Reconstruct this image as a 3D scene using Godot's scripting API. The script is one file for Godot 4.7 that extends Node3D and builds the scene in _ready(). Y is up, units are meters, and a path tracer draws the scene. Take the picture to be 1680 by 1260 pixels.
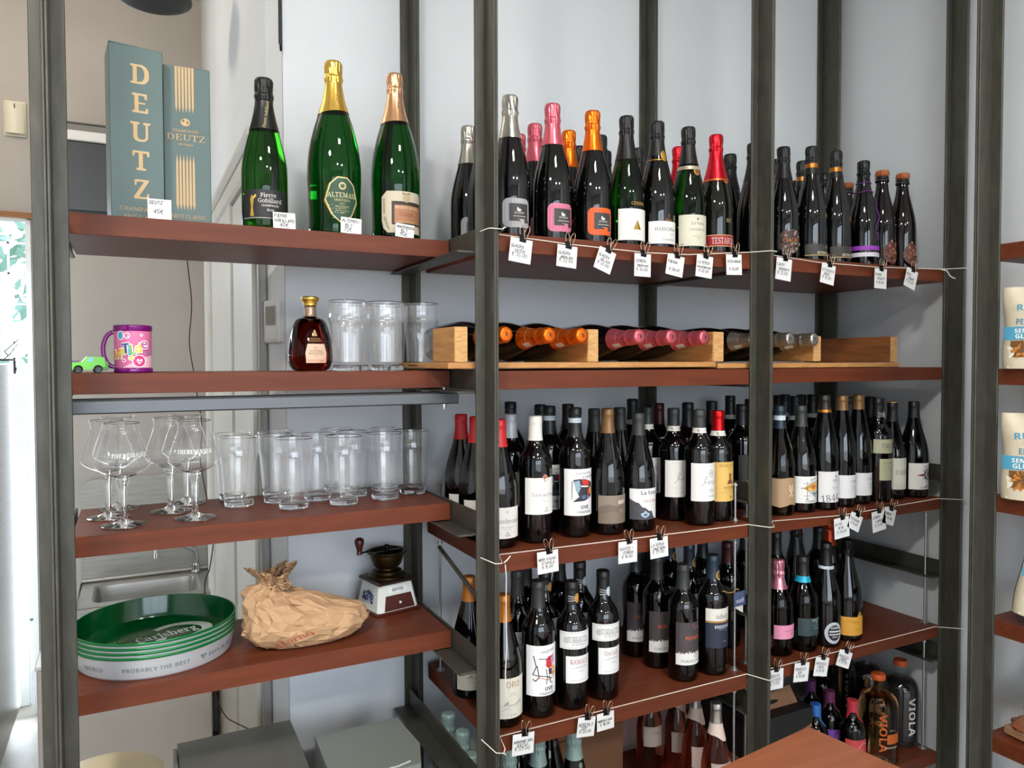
extends Node3D
# A wine shop corner: steel post shelving with bottles, a glass shelf bay open to the kitchen behind.
# World: x runs along the shelves, y up, n (= -z) into the wall. All sizes in metres.

const S1 := 1.77      # shelf top heights
const S2 := 1.481
const S3 := 1.093
const S4 := 0.706
const S5 := 0.32
const L3 := 1.184
const L4 := 0.894
const POST_X := [-0.1138, 0.6566, 1.4114, 2.1774]
const WALL_N := 1.875
const SIDE_X := 2.21

var mats := {}
var counts := {}
var texts := {}
var all_kinds := {}
var rng := RandomNumberGenerator.new()




# ---------------------------------------------------------------- camera and light first, then everything
const LAMPS := [[0.75, 0.10, 1.4, "nearest the bottle shelves"], [-0.85, -0.30, 7.0, "left of the place of the camera"], [0.4, -1.9, 3.6, "by the shop window, left one"], [1.6, -1.9, 3.0, "by the shop window, right one"]]   # x, n, energy, words

func _ready() -> void:
	rng.seed = 7
	var cam := Camera3D.new()
	cam.name = "camera"
	cam.fov = rad_to_deg(2.0 * atan(630.0 / 1230.0))
	cam.near = 0.05
	cam.far = 60.0
	cam.transform = Transform3D(Basis(Vector3(0.89227559, -0.00258305, 0.45148378), Vector3(0.01558871, 0.99956366, -0.0250895), Vector3(-0.45122197, 0.0294248, 0.89192652)).orthonormalized(), Vector3(0, 1.5, 0))
	add_child(cam)
	cam.current = true
	var env := Environment.new()
	env.background_mode = Environment.BG_SKY
	var sky := ProceduralSkyMaterial.new()
	sky.sky_top_color = Color(0.72, 0.80, 0.92)
	sky.sky_horizon_color = Color(0.90, 0.93, 0.96)
	sky.ground_bottom_color = Color(0.45, 0.43, 0.40)
	sky.ground_horizon_color = Color(0.60, 0.60, 0.58)
	env.sky = Sky.new()
	env.sky.sky_material = sky
	env.background_energy_multiplier = 6.0
	env.tonemap_mode = Environment.TONE_MAPPER_LINEAR
	env.tonemap_exposure = 1.0
	env.sdfgi_enabled = true
	env.ssao_enabled = true
	env.ssil_enabled = true
	var we := WorldEnvironment.new()
	we.name = "environment"
	we.environment = env
	add_child(we)
	# daylight entering by the shop window and by the yard door: a light of the opening's size just inside each
	for a in [[P(0.05, 1.675, -3.38), Vector2(3.4, 2.05), 6.0, 0.0], [P(-0.85, 1.05, 3.72), Vector2(0.9, 2.0), 7.0, PI]]:
		var l := AreaLight3D.new()
		l.name = "window_daylight"
		l.area_size = a[1]
		l.light_energy = a[2]
		l.light_color = Color(0.90, 0.95, 1.0)
		l.shadow_enabled = true
		l.position = a[0]
		l.rotation.y = a[3]
		add_child(l, true)
	kinds()
	lamps()
	kitchen_lamp()
	room()
	shelving()
	kitchen()
	machines()
	cartons_and_table()
	rack()
	bottles()
	glassware()
	gift_boxes()
	spirit_bottle()
	mug_and_car()
	trays()
	paper_bag()
	grinder()
	pasta()
	string_and_tags()


# ---------------------------------------------------------------- mesh building
class MB:
	var v := PackedVector3Array()
	var n := PackedVector3Array()
	var uv := PackedVector2Array()
	var ix := PackedInt32Array()

	func vert(p: Vector3, q: Vector3, t := Vector2.ZERO) -> void:
		v.append(p); n.append(q); uv.append(t)

	func tri(a: Vector3, b: Vector3, c: Vector3, q: Vector3) -> void:
		var s := v.size()
		vert(a, q); vert(b, q); vert(c, q)
		ix.append_array([s, s + 1, s + 2])

	func quad(a: Vector3, b: Vector3, c: Vector3, d: Vector3, q: Vector3) -> void:
		var s := v.size()
		vert(a, q, Vector2(0, 0)); vert(b, q, Vector2(1, 0)); vert(c, q, Vector2(1, 1)); vert(d, q, Vector2(0, 1))
		ix.append_array([s, s + 1, s + 2, s, s + 2, s + 3])

	func box(c: Vector3, size: Vector3, bevel := 0.0, t := Transform3D()) -> void:
		var h := size / 2.0
		var b: float = min(bevel, min(h.x, min(h.y, h.z)) * 0.95)
		var p := func(s: Vector3, axis: int) -> Vector3:
			var k := Vector3(h.x - b, h.y - b, h.z - b)
			k[axis] = h[axis]
			return t * (c + s * k)
		for ax in 3:
			var u := (ax + 1) % 3
			var w := (ax + 2) % 3
			for sg in [-1.0, 1.0]:
				var q := Vector3.ZERO
				q[ax] = sg
				var cs := []
				for st in [[-1, -1], [1, -1], [1, 1], [-1, 1]]:
					var s := Vector3.ZERO
					s[ax] = sg; s[u] = st[0]; s[w] = st[1]
					cs.append(p.call(s, ax))
				quad(cs[0], cs[1], cs[2], cs[3], t.basis * q)
		if b <= 0.0:
			return
		for ax in 3:   # edges along ax
			var u := (ax + 1) % 3
			var w := (ax + 2) % 3
			for su in [-1.0, 1.0]:
				for sw in [-1.0, 1.0]:
					var s0 := Vector3.ZERO
					s0[ax] = -1; s0[u] = su; s0[w] = sw
					var s1 := s0
					s1[ax] = 1
					var q := Vector3.ZERO
					q[u] = su; q[w] = sw
					quad(p.call(s0, u), p.call(s1, u), p.call(s1, w), p.call(s0, w), t.basis * q.normalized())
		for a in [-1.0, 1.0]:
			for d in [-1.0, 1.0]:
				for e in [-1.0, 1.0]:
					var s := Vector3(a, d, e)
					tri(p.call(s, 0), p.call(s, 1), p.call(s, 2), t.basis * s.normalized())

	func lathe(prof: PackedVector2Array, seg := 40, t := Transform3D(), a0 := 0.0, a1 := TAU) -> void:
		var sn := PackedVector2Array()
		for i in prof.size() - 1:
			var d := prof[i + 1] - prof[i]
			sn.append(Vector2(d.y, -d.x).normalized())
		for i in prof.size() - 1:
			var n0 := sn[i]
			var n1 := sn[i]
			if i > 0 and sn[i - 1].dot(sn[i]) > 0.72: n0 = (sn[i] + sn[i - 1]).normalized()
			if i < sn.size() - 1 and sn[i + 1].dot(sn[i]) > 0.72: n1 = (sn[i] + sn[i + 1]).normalized()
			var s := v.size()
			for k in seg + 1:
				var a := lerpf(a0, a1, float(k) / seg)
				var sa := sin(a)
				var ca := cos(a)
				vert(t * Vector3(prof[i].x * sa, prof[i].y, prof[i].x * ca), t.basis * Vector3(n0.x * sa, n0.y, n0.x * ca), Vector2(float(k) / seg, prof[i].y))
				vert(t * Vector3(prof[i + 1].x * sa, prof[i + 1].y, prof[i + 1].x * ca), t.basis * Vector3(n1.x * sa, n1.y, n1.x * ca), Vector2(float(k) / seg, prof[i + 1].y))
			for k in seg:
				var b := s + k * 2
				if prof[i].x > 1e-6: ix.append_array([b, b + 2, b + 1])
				if prof[i + 1].x > 1e-6: ix.append_array([b + 1, b + 2, b + 3])

	func surf(f: Callable, nu: int, nv: int) -> void:   # a smooth parametric sheet, f(u, v) -> Vector3, the outside where du x dv points
		var s := v.size()
		var e := 0.0015
		for j in nv + 1:
			for i in nu + 1:
				var u := float(i) / nu
				var w := float(j) / nv
				var p: Vector3 = f.call(u, w)
				var du: Vector3 = f.call(u + e, w) - f.call(u - e, w)
				var dv: Vector3 = f.call(u, min(w + e, 1.0)) - f.call(u, max(w - e, 0.0))
				var q := du.cross(dv)
				vert(p, q.normalized() if q.length() > 1e-14 else Vector3.UP, Vector2(u, w))
		for j in nv:
			for i in nu:
				var b := s + j * (nu + 1) + i
				ix.append_array([b, b + 1, b + nu + 1, b + 1, b + nu + 2, b + nu + 1])

	func tube(pts: Array, r: float, seg := 8, caps := true) -> void:
		var m := pts.size()
		var dir: Vector3 = (pts[1] - pts[0]).normalized()
		var up := Vector3.UP if absf(dir.y) < 0.9 else Vector3.RIGHT
		var side := dir.cross(up).normalized()
		var s := v.size()
		for i in m:
			var d: Vector3 = ((pts[min(i + 1, m - 1)] - pts[i]).normalized() + (pts[i] - pts[max(i - 1, 0)]).normalized()).normalized()
			side = (side - d * side.dot(d)).normalized()
			var o := d.cross(side)
			for k in seg + 1:
				var a := TAU * k / seg
				var q := side * cos(a) + o * sin(a)
				vert(pts[i] + q * r, q, Vector2(float(k) / seg, float(i)))
		for i in m - 1:
			for k in seg:
				var b := s + i * (seg + 1) + k
				ix.append_array([b, b + 1, b + seg + 1, b + 1, b + seg + 2, b + seg + 1])
		if caps:
			for e in [0, m - 1]:
				var d: Vector3 = (pts[0] - pts[1]).normalized() if e == 0 else (pts[m - 1] - pts[m - 2]).normalized()
				var b: int = s + e * (seg + 1)
				for k in seg:
					tri(pts[e], v[b + k], v[b + k + 1], d)

	func prism(poly: PackedVector2Array, z0: float, z1: float, t := Transform3D()) -> void:
		var ts := Geometry2D.triangulate_polygon(poly)
		var lo: float = min(z0, z1)
		var hi: float = max(z0, z1)
		for k in range(0, ts.size(), 3):
			for z in [[lo, -1.0], [hi, 1.0]]:
				tri(t * Vector3(poly[ts[k]].x, poly[ts[k]].y, z[0]), t * Vector3(poly[ts[k + 1]].x, poly[ts[k + 1]].y, z[0]), t * Vector3(poly[ts[k + 2]].x, poly[ts[k + 2]].y, z[0]), t.basis * Vector3(0, 0, z[1]))
		var cw := 1.0 if Geometry2D.is_polygon_clockwise(poly) else -1.0
		for k in poly.size():
			var a := poly[k]
			var b := poly[(k + 1) % poly.size()]
			var d := (b - a).normalized()
			var q := Vector2(-d.y, d.x) * cw
			quad(t * Vector3(a.x, a.y, lo), t * Vector3(b.x, b.y, lo), t * Vector3(b.x, b.y, hi), t * Vector3(a.x, a.y, hi), t.basis * Vector3(q.x, q.y, 0))

	# flat 2D triangles laid on a surface: f(Vector2) -> [point, normal]; long edges are split first
	func lay(a: Vector2, b: Vector2, c: Vector2, f: Callable, longest := 0.006) -> void:
		var l := [a.distance_to(b), b.distance_to(c), c.distance_to(a)]
		var m: float = max(l[0], max(l[1], l[2]))
		if m > longest:
			if m == l[0]:
				var h := (a + b) / 2
				lay(a, h, c, f, longest); lay(h, b, c, f, longest)
			elif m == l[1]:
				var h := (b + c) / 2
				lay(a, b, h, f, longest); lay(a, h, c, f, longest)
			else:
				var h := (c + a) / 2
				lay(a, b, h, f, longest); lay(h, b, c, f, longest)
			return
		var s := v.size()
		for p in [a, b, c]:
			var r: Array = f.call(p)
			vert(r[0], r[1])
		ix.append_array([s, s + 1, s + 2])

	func lay_poly(poly: PackedVector2Array, f: Callable, longest := 0.006) -> void:
		var ts := Geometry2D.triangulate_polygon(poly)
		for k in range(0, ts.size(), 3):
			lay(poly[ts[k]], poly[ts[k + 1]], poly[ts[k + 2]], f, longest)

	func lay_line(pts: PackedVector2Array, w: float, f: Callable, longest := 0.006) -> void:
		for i in pts.size() - 1:
			var d := (pts[i + 1] - pts[i]).normalized() * w / 2
			var o := Vector2(-d.y, d.x)
			var a := pts[i] - d * 0.7
			var b := pts[i + 1] + d * 0.7
			lay(a + o, a - o, b - o, f, longest); lay(a + o, b - o, b + o, f, longest)

	func mesh() -> ArrayMesh:
		for k in range(0, ix.size(), 3):
			var a := ix[k]
			var b := ix[k + 1]
			var c := ix[k + 2]
			if (v[b] - v[a]).cross(v[c] - v[a]).dot(n[a] + n[b] + n[c]) > 0.0:   # front faces run clockwise
				ix[k + 1] = c
				ix[k + 2] = b
		var arr := []
		arr.resize(Mesh.ARRAY_MAX)
		arr[Mesh.ARRAY_VERTEX] = v
		arr[Mesh.ARRAY_NORMAL] = n
		arr[Mesh.ARRAY_TEX_UV] = uv
		arr[Mesh.ARRAY_INDEX] = ix
		var m := ArrayMesh.new()
		m.add_surface_from_arrays(Mesh.PRIMITIVE_TRIANGLES, arr)
		return m


# ---------------------------------------------------------------- nodes
func P(x: float, y: float, n: float) -> Vector3:
	return Vector3(x, y, -n)

func numbered(called: String) -> String:
	counts[called] = counts.get(called, -1) + 1
	return called if counts[called] == 0 else "%s_%03d" % [called, counts[called]]

func tag(o: Node3D, label: String, category: String, group := "") -> void:
	o.set_meta("label", label)
	o.set_meta("category", category)
	if group: o.set_meta("group", group)

func thing(called: String, label: String, category: String, at := Vector3.ZERO, turn := 0.0, group := "") -> Node3D:
	var o := Node3D.new()
	o.name = numbered(called)
	add_child(o)
	o.position = at
	o.rotation.y = turn
	tag(o, label, category, group)
	return o

func dup(root: Node3D, called: String, at: Vector3, turn: float, label: String, group := "") -> Node3D:
	var o: Node3D = root.duplicate()
	o.name = numbered(called)
	add_child(o)
	o.position = at
	o.rotation = Vector3(0, turn, 0)
	o.set_meta("label", label)
	if group: o.set_meta("group", group)
	return o

func part(parent: Node, called: String, mb: MB, m: Material, label := "") -> MeshInstance3D:
	var o := MeshInstance3D.new()
	o.name = called if parent != self else numbered(called)
	o.mesh = mb.mesh()
	o.material_override = m
	parent.add_child(o, true)
	if label: o.set_meta("label", label)
	return o

func struct(called: String, mb: MB, m: Material) -> MeshInstance3D:
	var o := part(self, called, mb, m)
	o.set_meta("kind", "structure")
	return o

func whole(called: String, mb: MB, m: Material, label: String, category: String, group := "") -> MeshInstance3D:
	var o := part(self, called, mb, m)
	tag(o, label, category, group)
	return o

# ---------------------------------------------------------------- materials
func M(key: String, c := Color.WHITE, rough := 0.5, metal := 0.0) -> StandardMaterial3D:
	if not mats.has(key):
		var m := StandardMaterial3D.new()
		m.resource_name = key
		m.albedo_color = c
		m.roughness = rough
		m.metallic = metal
		mats[key] = m
	return mats[key]

func ink(c: Color) -> StandardMaterial3D:
	return M("ink_" + c.to_html(false), c, 0.55)

func glass_mat(key: String, c: Color, a := 0.0, scale := 0.05) -> StandardMaterial3D:
	var m := M(key, c, 0.0)
	m.albedo_color = Color(c.r, c.g, c.b, a)
	m.refraction_enabled = true
	m.refraction_scale = scale
	return m

func noise_tex(freq: float, c0: Color, c1: Color, size := 512, seed_ := 1, type := FastNoiseLite.TYPE_SIMPLEX_SMOOTH, octaves := 4) -> NoiseTexture2D:
	var f := FastNoiseLite.new()
	f.noise_type = type
	f.frequency = freq
	f.fractal_octaves = octaves
	f.seed = seed_
	var g := Gradient.new()
	g.set_color(0, c0)
	g.set_color(1, c1)
	var t := NoiseTexture2D.new()
	t.width = size
	t.height = size
	t.seamless = true
	t.noise = f
	t.color_ramp = g
	return t

func textured(key: String, tex: Texture2D, scale: Vector3, rough := 0.5, metal := 0.0) -> StandardMaterial3D:
	var m := M(key, Color.WHITE, rough, metal)
	m.albedo_texture = tex
	m.uv1_triplanar = true
	m.uv1_world_triplanar = true
	m.uv1_scale = scale
	return m

# ---------------------------------------------------------------- lettering
func font(kind := "sans") -> SystemFont:
	var key := "font_" + kind
	if not texts.has(key):
		var f := SystemFont.new()
		f.font_names = PackedStringArray({"sans": ["Droid Sans"], "bold": ["Droid Sans"], "serif": ["Droid Serif"], "serifbold": ["Droid Serif"]}[kind])
		if kind.ends_with("bold"): f.font_weight = 700
		texts[key] = f
	return texts[key]

func glyphs(s: String, kind := "sans") -> Array:   # [points of triangles for an em of 1, centred on x, baseline to cap height centred on y], [width]
	var key := kind + "|" + s
	if not texts.has(key):
		var tm := TextMesh.new()
		tm.text = s
		tm.font = font(kind)
		tm.font_size = 32
		tm.pixel_size = 1.0 / 32
		tm.depth = 0.0
		tm.curve_step = 3.0
		var arr := tm.get_mesh_arrays()
		var pv: PackedVector3Array = arr[Mesh.ARRAY_VERTEX]
		var pi: PackedInt32Array = arr[Mesh.ARRAY_INDEX] if arr[Mesh.ARRAY_INDEX] != null else PackedInt32Array(range(pv.size()))
		var lo := Vector2(1e9, 1e9)
		var hi := Vector2(-1e9, -1e9)
		for k in pi:
			lo = lo.min(Vector2(pv[k].x, pv[k].y))
			hi = hi.max(Vector2(pv[k].x, pv[k].y))
		var out := PackedVector2Array()
		for k in pi:
			out.append(Vector2(pv[k].x, pv[k].y) - (lo + hi) / 2)
		texts[key] = [out, hi - lo]
	return texts[key]

func lay_text(mb: MB, s: String, at: Vector2, height: float, f: Callable, kind := "sans", turn := 0.0, squeeze := 1.0, longest := 0.006) -> void:   # height: of the ink
	var g := glyphs(s, kind)
	var pts: PackedVector2Array = g[0]
	var size: Vector2 = g[1]
	var k := height / size.y
	for i in range(0, pts.size() - 2, 3):
		var t := [Vector2.ZERO, Vector2.ZERO, Vector2.ZERO]
		for j in 3:
			t[j] = at + (pts[i + j] * Vector2(k * squeeze, k)).rotated(turn)
		mb.lay(t[0], t[1], t[2], f, longest)

# pen strokes on a 4 x 6 grid, one polyline after another
const PEN := {
	"A": "00 26 40/12 32", "B": "00 06 36 35 23 03/23 41 30 00", "C": "45 26 04 02 20 41", "D": "00 06 26 44 42 20 00", "E": "40 00 06 46/03 33", "F": "00 06 46/03 33",
	"G": "45 26 04 02 20 41 43 23", "H": "00 06/40 46/03 43", "I": "20 26", "K": "00 06/46 03 40", "L": "06 00 40", "M": "00 06 23 46 40", "N": "00 06 40 46",
	"O": "20 02 04 26 44 42 20", "P": "00 06 36 45 44 33 03", "Q": "20 02 04 26 44 42 20/31 50", "R": "00 06 36 45 44 33 03/23 40", "S": "01 20 41 42 04 05 26 45",
	"T": "20 26/06 46", "U": "06 01 20 41 46", "V": "06 20 46", "X": "00 46/06 40", "Z": "06 46 00 40", "Y": "06 23 46/23 20",
	"0": "20 02 04 26 44 42 20", "1": "14 26 20", "2": "05 26 45 43 00 40", "3": "06 36 23 42 20 01", "4": "30 36 02 42", "5": "46 06 03 33 42 30 00", "6": "36 03 01 20 41 42 23 02",
	"7": "06 46 10", "8": "23 05 26 45 23 01 20 41 23", "9": "44 24 05 26 45 43 10", "€": "45 26 04 02 20 41/03 33/04 24", ".": "20 21", "(": "26 14 12 20", ")": "16 24 22 10", "'": "26 24", "+": "13 33/22 24",
}

func pen(mb: MB, s: String, at: Vector2, h: float, w: float, f: Callable, slant := 0.12) -> void:   # handwriting, left aligned
	var k := h / 6.0
	var x := 0.0
	for ch in s:
		if ch != " " and PEN.has(ch):
			for line in (PEN[ch] as String).split("/"):
				var pts := PackedVector2Array()
				for d in line.split(" "):
					var q := Vector2(float(d[0]), float(d[1]))
					pts.append(at + Vector2((x + q.x * 0.8 + q.y * slant) * k, q.y * k + sin(x * 0.7) * k * 0.5))
				mb.lay_line(pts, w, f, 0.05)
		x += 2.6 if ch in ".'I1 " else 4.6

# ---------------------------------------------------------------- bottles
func smooth(p: Array, sub := 4) -> PackedVector2Array:
	var out := PackedVector2Array()
	for i in p.size() - 1:
		var a: Vector2 = p[max(i - 1, 0)]
		var b: Vector2 = p[i]
		var c: Vector2 = p[i + 1]
		var d: Vector2 = p[min(i + 2, p.size() - 1)]
		for k in sub:
			out.append(b.cubic_interpolate(c, a, d, float(k) / sub))
	out.append(p[-1])
	return out

# radius (as a share of R) against height (as a share of H) of the shoulder, from the straight side to the neck
const SHOULDER := {
	"spark": [[1.0, 0.36], [0.975, 0.435], [0.88, 0.52], [0.73, 0.61], [0.58, 0.69], [0.46, 0.765], [0.385, 0.83], [0.355, 0.90]],
	"magnum": [[0.985, 0.28], [1.0, 0.34], [0.985, 0.42], [0.90, 0.52], [0.74, 0.62], [0.57, 0.70], [0.42, 0.775], [0.33, 0.84], [0.29, 0.90]],
	"bord": [[1.0, 0.61], [0.98, 0.645], [0.90, 0.685], [0.72, 0.725], [0.55, 0.76], [0.44, 0.80], [0.40, 0.84], [0.385, 0.90]],
	"burg": [[1.0, 0.42], [0.975, 0.48], [0.88, 0.56], [0.73, 0.64], [0.58, 0.715], [0.45, 0.79], [0.375, 0.85], [0.35, 0.91]],
	"flute": [[1.0, 0.45], [0.97, 0.53], [0.87, 0.62], [0.74, 0.70], [0.61, 0.775], [0.49, 0.84], [0.42, 0.89], [0.40, 0.93]],
	"bell": [[1.0, 0.46], [0.985, 0.52], [0.90, 0.59], [0.72, 0.66], [0.54, 0.72], [0.42, 0.78], [0.37, 0.84], [0.36, 0.90]],
	"ale": [[1.0, 0.40], [0.98, 0.47], [0.90, 0.55], [0.77, 0.63], [0.62, 0.71], [0.50, 0.78], [0.43, 0.85], [0.41, 0.91]],
	"gin": [[1.0, 0.60], [0.985, 0.66], [0.92, 0.72], [0.78, 0.765], [0.58, 0.79], [0.36, 0.805], [0.285, 0.83], [0.27, 0.90]],
	"wax": [[1.0, 0.54], [0.98, 0.60], [0.88, 0.66], [0.68, 0.71], [0.48, 0.75], [0.40, 0.80], [0.385, 0.86], [0.38, 0.90]],
}

func bottle_profile(shape: String, h: float, r: float, top := 0.985) -> PackedVector2Array:
	var p := PackedVector2Array([Vector2(0, 0.004), Vector2(r * 0.72, 0.002), Vector2(r * 0.86, 0.0), Vector2(r * 0.95, 0.0022), Vector2(r, 0.009)])
	var s := []
	if shape == "magnum": s.append(Vector2(r * 0.955, 0.03)); s.append(Vector2(r * 0.965, h * 0.16))
	for q in SHOULDER[shape]: s.append(Vector2(q[0] * r, q[1] * h))
	s.append(Vector2(s[-1].x, top * h - 0.002))
	p.append_array(smooth(s))
	p.append(Vector2(s[-1].x * 0.9, top * h))
	p.append(Vector2(0, top * h))
	return p

func radius_at(p: PackedVector2Array, y: float) -> float:
	for i in range(4, p.size() - 1):
		if p[i].y <= y and p[i + 1].y > y:
			return lerpf(p[i].x, p[i + 1].x, (y - p[i].y) / (p[i + 1].y - p[i].y))
	return p[5].x if y < 0.02 else p[-3].x

# f for MB.lay*: x runs round the bottle in metres, y up it; a0 turns the whole print
func round_print(p: PackedVector2Array, off: float, a0 := 0.0, flat := 1.0) -> Callable:
	return func(q: Vector2) -> Array:
		var r := radius_at(p, q.y)
		var rr: float = radius_at(p, clampf(q.y, 0.02, 10.0))
		var a: float = a0 + q.x / max(rr, 0.01)
		return [Vector3((r + off) * sin(a), q.y, ((r + off) * cos(a)) * flat), Vector3(sin(a), 0, cos(a))]

func rect(x: float, y: float, w: float, h: float) -> PackedVector2Array:   # about its centre
	return PackedVector2Array([Vector2(x - w / 2, y - h / 2), Vector2(x + w / 2, y - h / 2), Vector2(x + w / 2, y + h / 2), Vector2(x - w / 2, y + h / 2)])

func oval(x: float, y: float, rx: float, ry: float, n := 20) -> PackedVector2Array:
	var p := PackedVector2Array()
	for i in n: p.append(Vector2(x + rx * cos(TAU * i / n), y + ry * sin(TAU * i / n)))
	return p

func pts(a: Array) -> PackedVector2Array:   # flat list of millimetres
	var p := PackedVector2Array()
	for i in range(0, a.size(), 2): p.append(Vector2(a[i], a[i + 1]) * 0.001)
	return p

# prints on a surface: ["words", x, y, height, colour, font] | [x, y, w, h, colour] | [polygon, colour] | [polyline, colour, width]; one mesh for each colour
func ink_on(parent: Node, list: Array, f: Callable) -> void:   # f(lift) -> placing function
	var by := {}
	var lift := 0.00012
	for d in list:
		var c: Color = Color(d[4]) if d[0] is String or d[0] is float or d[0] is int else Color(d[1])
		var key := ("t" if d[0] is String else "m") + c.to_html()
		if not by.has(key): by[key] = [MB.new(), c, d[0] is String]
		var mb: MB = by[key][0]
		var g: Callable = f.call(lift)
		lift += 0.00004
		if d[0] is String: lay_text(mb, d[0], Vector2(d[1], d[2]), d[3], g, d[5] if d.size() > 5 else "sans", d[6] if d.size() > 6 else 0.0, d[7] if d.size() > 7 else 1.0)
		elif d[0] is PackedVector2Array:
			if d.size() > 2: mb.lay_line(d[0], d[2], g)
			else: mb.lay_poly(d[0], g)
		else: mb.lay_poly(rect(d[0], d[1], d[2], d[3]), g)
	for key in by: part(parent, "lettering" if by[key][2] else "motif", by[key][0], ink(by[key][1]))

# a bottle of the kind k (see kinds()), its parts under one node
func make_bottle(k: Dictionary) -> Node3D:
	var root := Node3D.new()
	var h: float = k.h
	var r: float = k.r
	var p := bottle_profile(k.shape, h, r, k.get("top", 0.985))
	var mb := MB.new()
	mb.lathe(p, 48)
	part(root, "bottle_glass", mb, k.glass)
	if k.has("liquid"):
		var q := PackedVector2Array([Vector2(0, 0.007)])
		var lv: float = k.level * h
		for v in p:
			if v.y > 0.006 and v.y < lv: q.append(Vector2(v.x - 0.0022, v.y))
		q.append(Vector2(radius_at(p, lv) - 0.0022, lv))
		q.append(Vector2(0, lv))
		var lq := MB.new()
		lq.lathe(q, 40)
		part(root, "liquid", lq, k.liquid)
	if k.has("foil"):
		var y0: float = k.foil_from * h
		var fm := MB.new()
		var ph := rng.randf() * 6.0
		var wave: float = k.get("drop", 0.0)
		fm.surf(func(u: float, w: float) -> Vector3:
			var a := u * TAU
			var t := w * 1.06
			var y := lerpf(y0 + wave * sin(a + 0.6) , h, min(t, 1.0))
			var rr := radius_at(p, min(y, h * 0.9)) + 0.0009
			var head := (y - (h - 0.036)) / 0.036
			if head > -0.25:
				var ring := exp(-pow((head + 0.02) * 7.0, 2.0)) * 0.0021
				rr += ring + (0.0009 * smoothstep(0.1, 0.5, head))
			var wr := 0.6 * sin(11 * a + ph + y * 70.0) * sin(4 * a - y * 120.0 + ph) + 0.4 * sin(17 * a + 2.0 * ph + 60.0 * y)
			rr += wr * (0.0011 if head > -0.3 else 0.00016)
			if head > 0.8: rr *= sqrt(max(0.0, 1.0 - pow((head - 0.8) / 0.2, 2.0) * 0.25))
			if t > 1.0: rr *= 1.0 - (t - 1.0) / 0.06
			return Vector3(sin(a) * rr, y + (0.0012 * (t - 1.0) / 0.06 if t > 1.0 else 0.0), cos(a) * rr), 44, 52)
		part(root, "foil_capsule", fm, k.foil)
	if k.has("cap"):
		var y0: float = k.cap_from * h
		var rt := radius_at(p, h * 0.93) + 0.0007
		var c := PackedVector2Array([Vector2(radius_at(p, y0) + 0.0006, y0)])
		for i in range(1, 7): c.append(Vector2(radius_at(p, lerpf(y0, h - 0.017, i / 6.0)) + 0.0007, lerpf(y0, h - 0.017, i / 6.0)))
		c.append_array(PackedVector2Array([Vector2(rt + 0.0006, h - 0.0155), Vector2(rt + 0.0008, h - 0.013), Vector2(rt + 0.0003, h - 0.0115), Vector2(rt + 0.0003, h - 0.0025), Vector2(rt - 0.0008, h - 0.0008), Vector2(rt - 0.003, h), Vector2(0, h)]))
		var cm := MB.new()
		cm.lathe(c, 36)
		part(root, "capsule", cm, k.cap)
	if k.has("cork"):   # ale: mushroom cork under a wire cage, black lip
		var rn := radius_at(p, h * 0.9)
		var cm := MB.new()
		cm.lathe(smooth([Vector2(rn * 0.9, h * 0.935), Vector2(rn * 1.12, h * 0.95), Vector2(rn * 1.18, h * 0.97), Vector2(rn * 1.08, h * 0.993), Vector2(rn * 0.7, h), Vector2(0, h)]), 28)
		part(root, "cork", cm, k.cork)
		var wm := MB.new()
		for i in 4:
			var a := TAU * i / 4 + 0.5
			var d := Vector3(sin(a), 0, cos(a))
			wm.tube([d * rn * 1.12 + Vector3.UP * h * 0.9, d * rn * 1.25 + Vector3.UP * h * 0.955, d * rn * 1.12 + Vector3.UP * h * 0.993, d * rn * 0.5 + Vector3.UP * (h + 0.001)], 0.0006, 5)
		part(root, "wire_cage", wm, M("dark_wire", Color(0.12, 0.11, 0.1), 0.35, 0.8))
		var lm := MB.new()
		lm.lathe(smooth([Vector2(rn * 0.98, h * 0.875), Vector2(rn * 1.2, h * 0.885), Vector2(rn * 1.22, h * 0.90), Vector2(rn * 1.05, h * 0.915), Vector2(rn * 1.12, h * 0.93), Vector2(rn * 0.9, h * 0.94), Vector2(0, h * 0.94)]), 28)
		part(root, "lip", lm, M("black_lip", Color(0.05, 0.05, 0.045), 0.3))
	if k.has("stopper"):
		var rn := radius_at(p, h * 0.9)
		var sm := MB.new()
		sm.lathe(PackedVector2Array([Vector2(rn * 0.8, h * 0.93), Vector2(rn * 1.28, h * 0.935), Vector2(rn * 1.35, h * 0.945), Vector2(rn * 1.35, h * 0.985), Vector2(rn * 1.25, h), Vector2(0, h)]), 32)
		part(root, "stopper", sm, k.stopper)
	if k.has("wax"):
		var rn := radius_at(p, h * 0.9) + 0.0012
		var wm := MB.new()
		wm.surf(func(u: float, w: float) -> Vector3:
			var a := u * TAU
			var low := h * (0.84 - 0.16 * pow(max(0.0, cos((a - 0.9) * 1.0)), 6.0) - 0.1 * pow(max(0.0, cos(a + 1.8)), 8.0))
			var y := lerpf(low, h, min(1.0, w * 1.1))
			var rr := radius_at(p, min(y, h * 0.9)) + 0.0014 - 0.0012 * exp(-(y - low) * 900.0)
			if w > 0.909: rr *= 1.0 - (w - 0.909) / 0.091
			return Vector3(sin(a) * rr, y, cos(a) * rr), 32, 22)
		part(root, "wax_seal", wm, k.wax)
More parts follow.
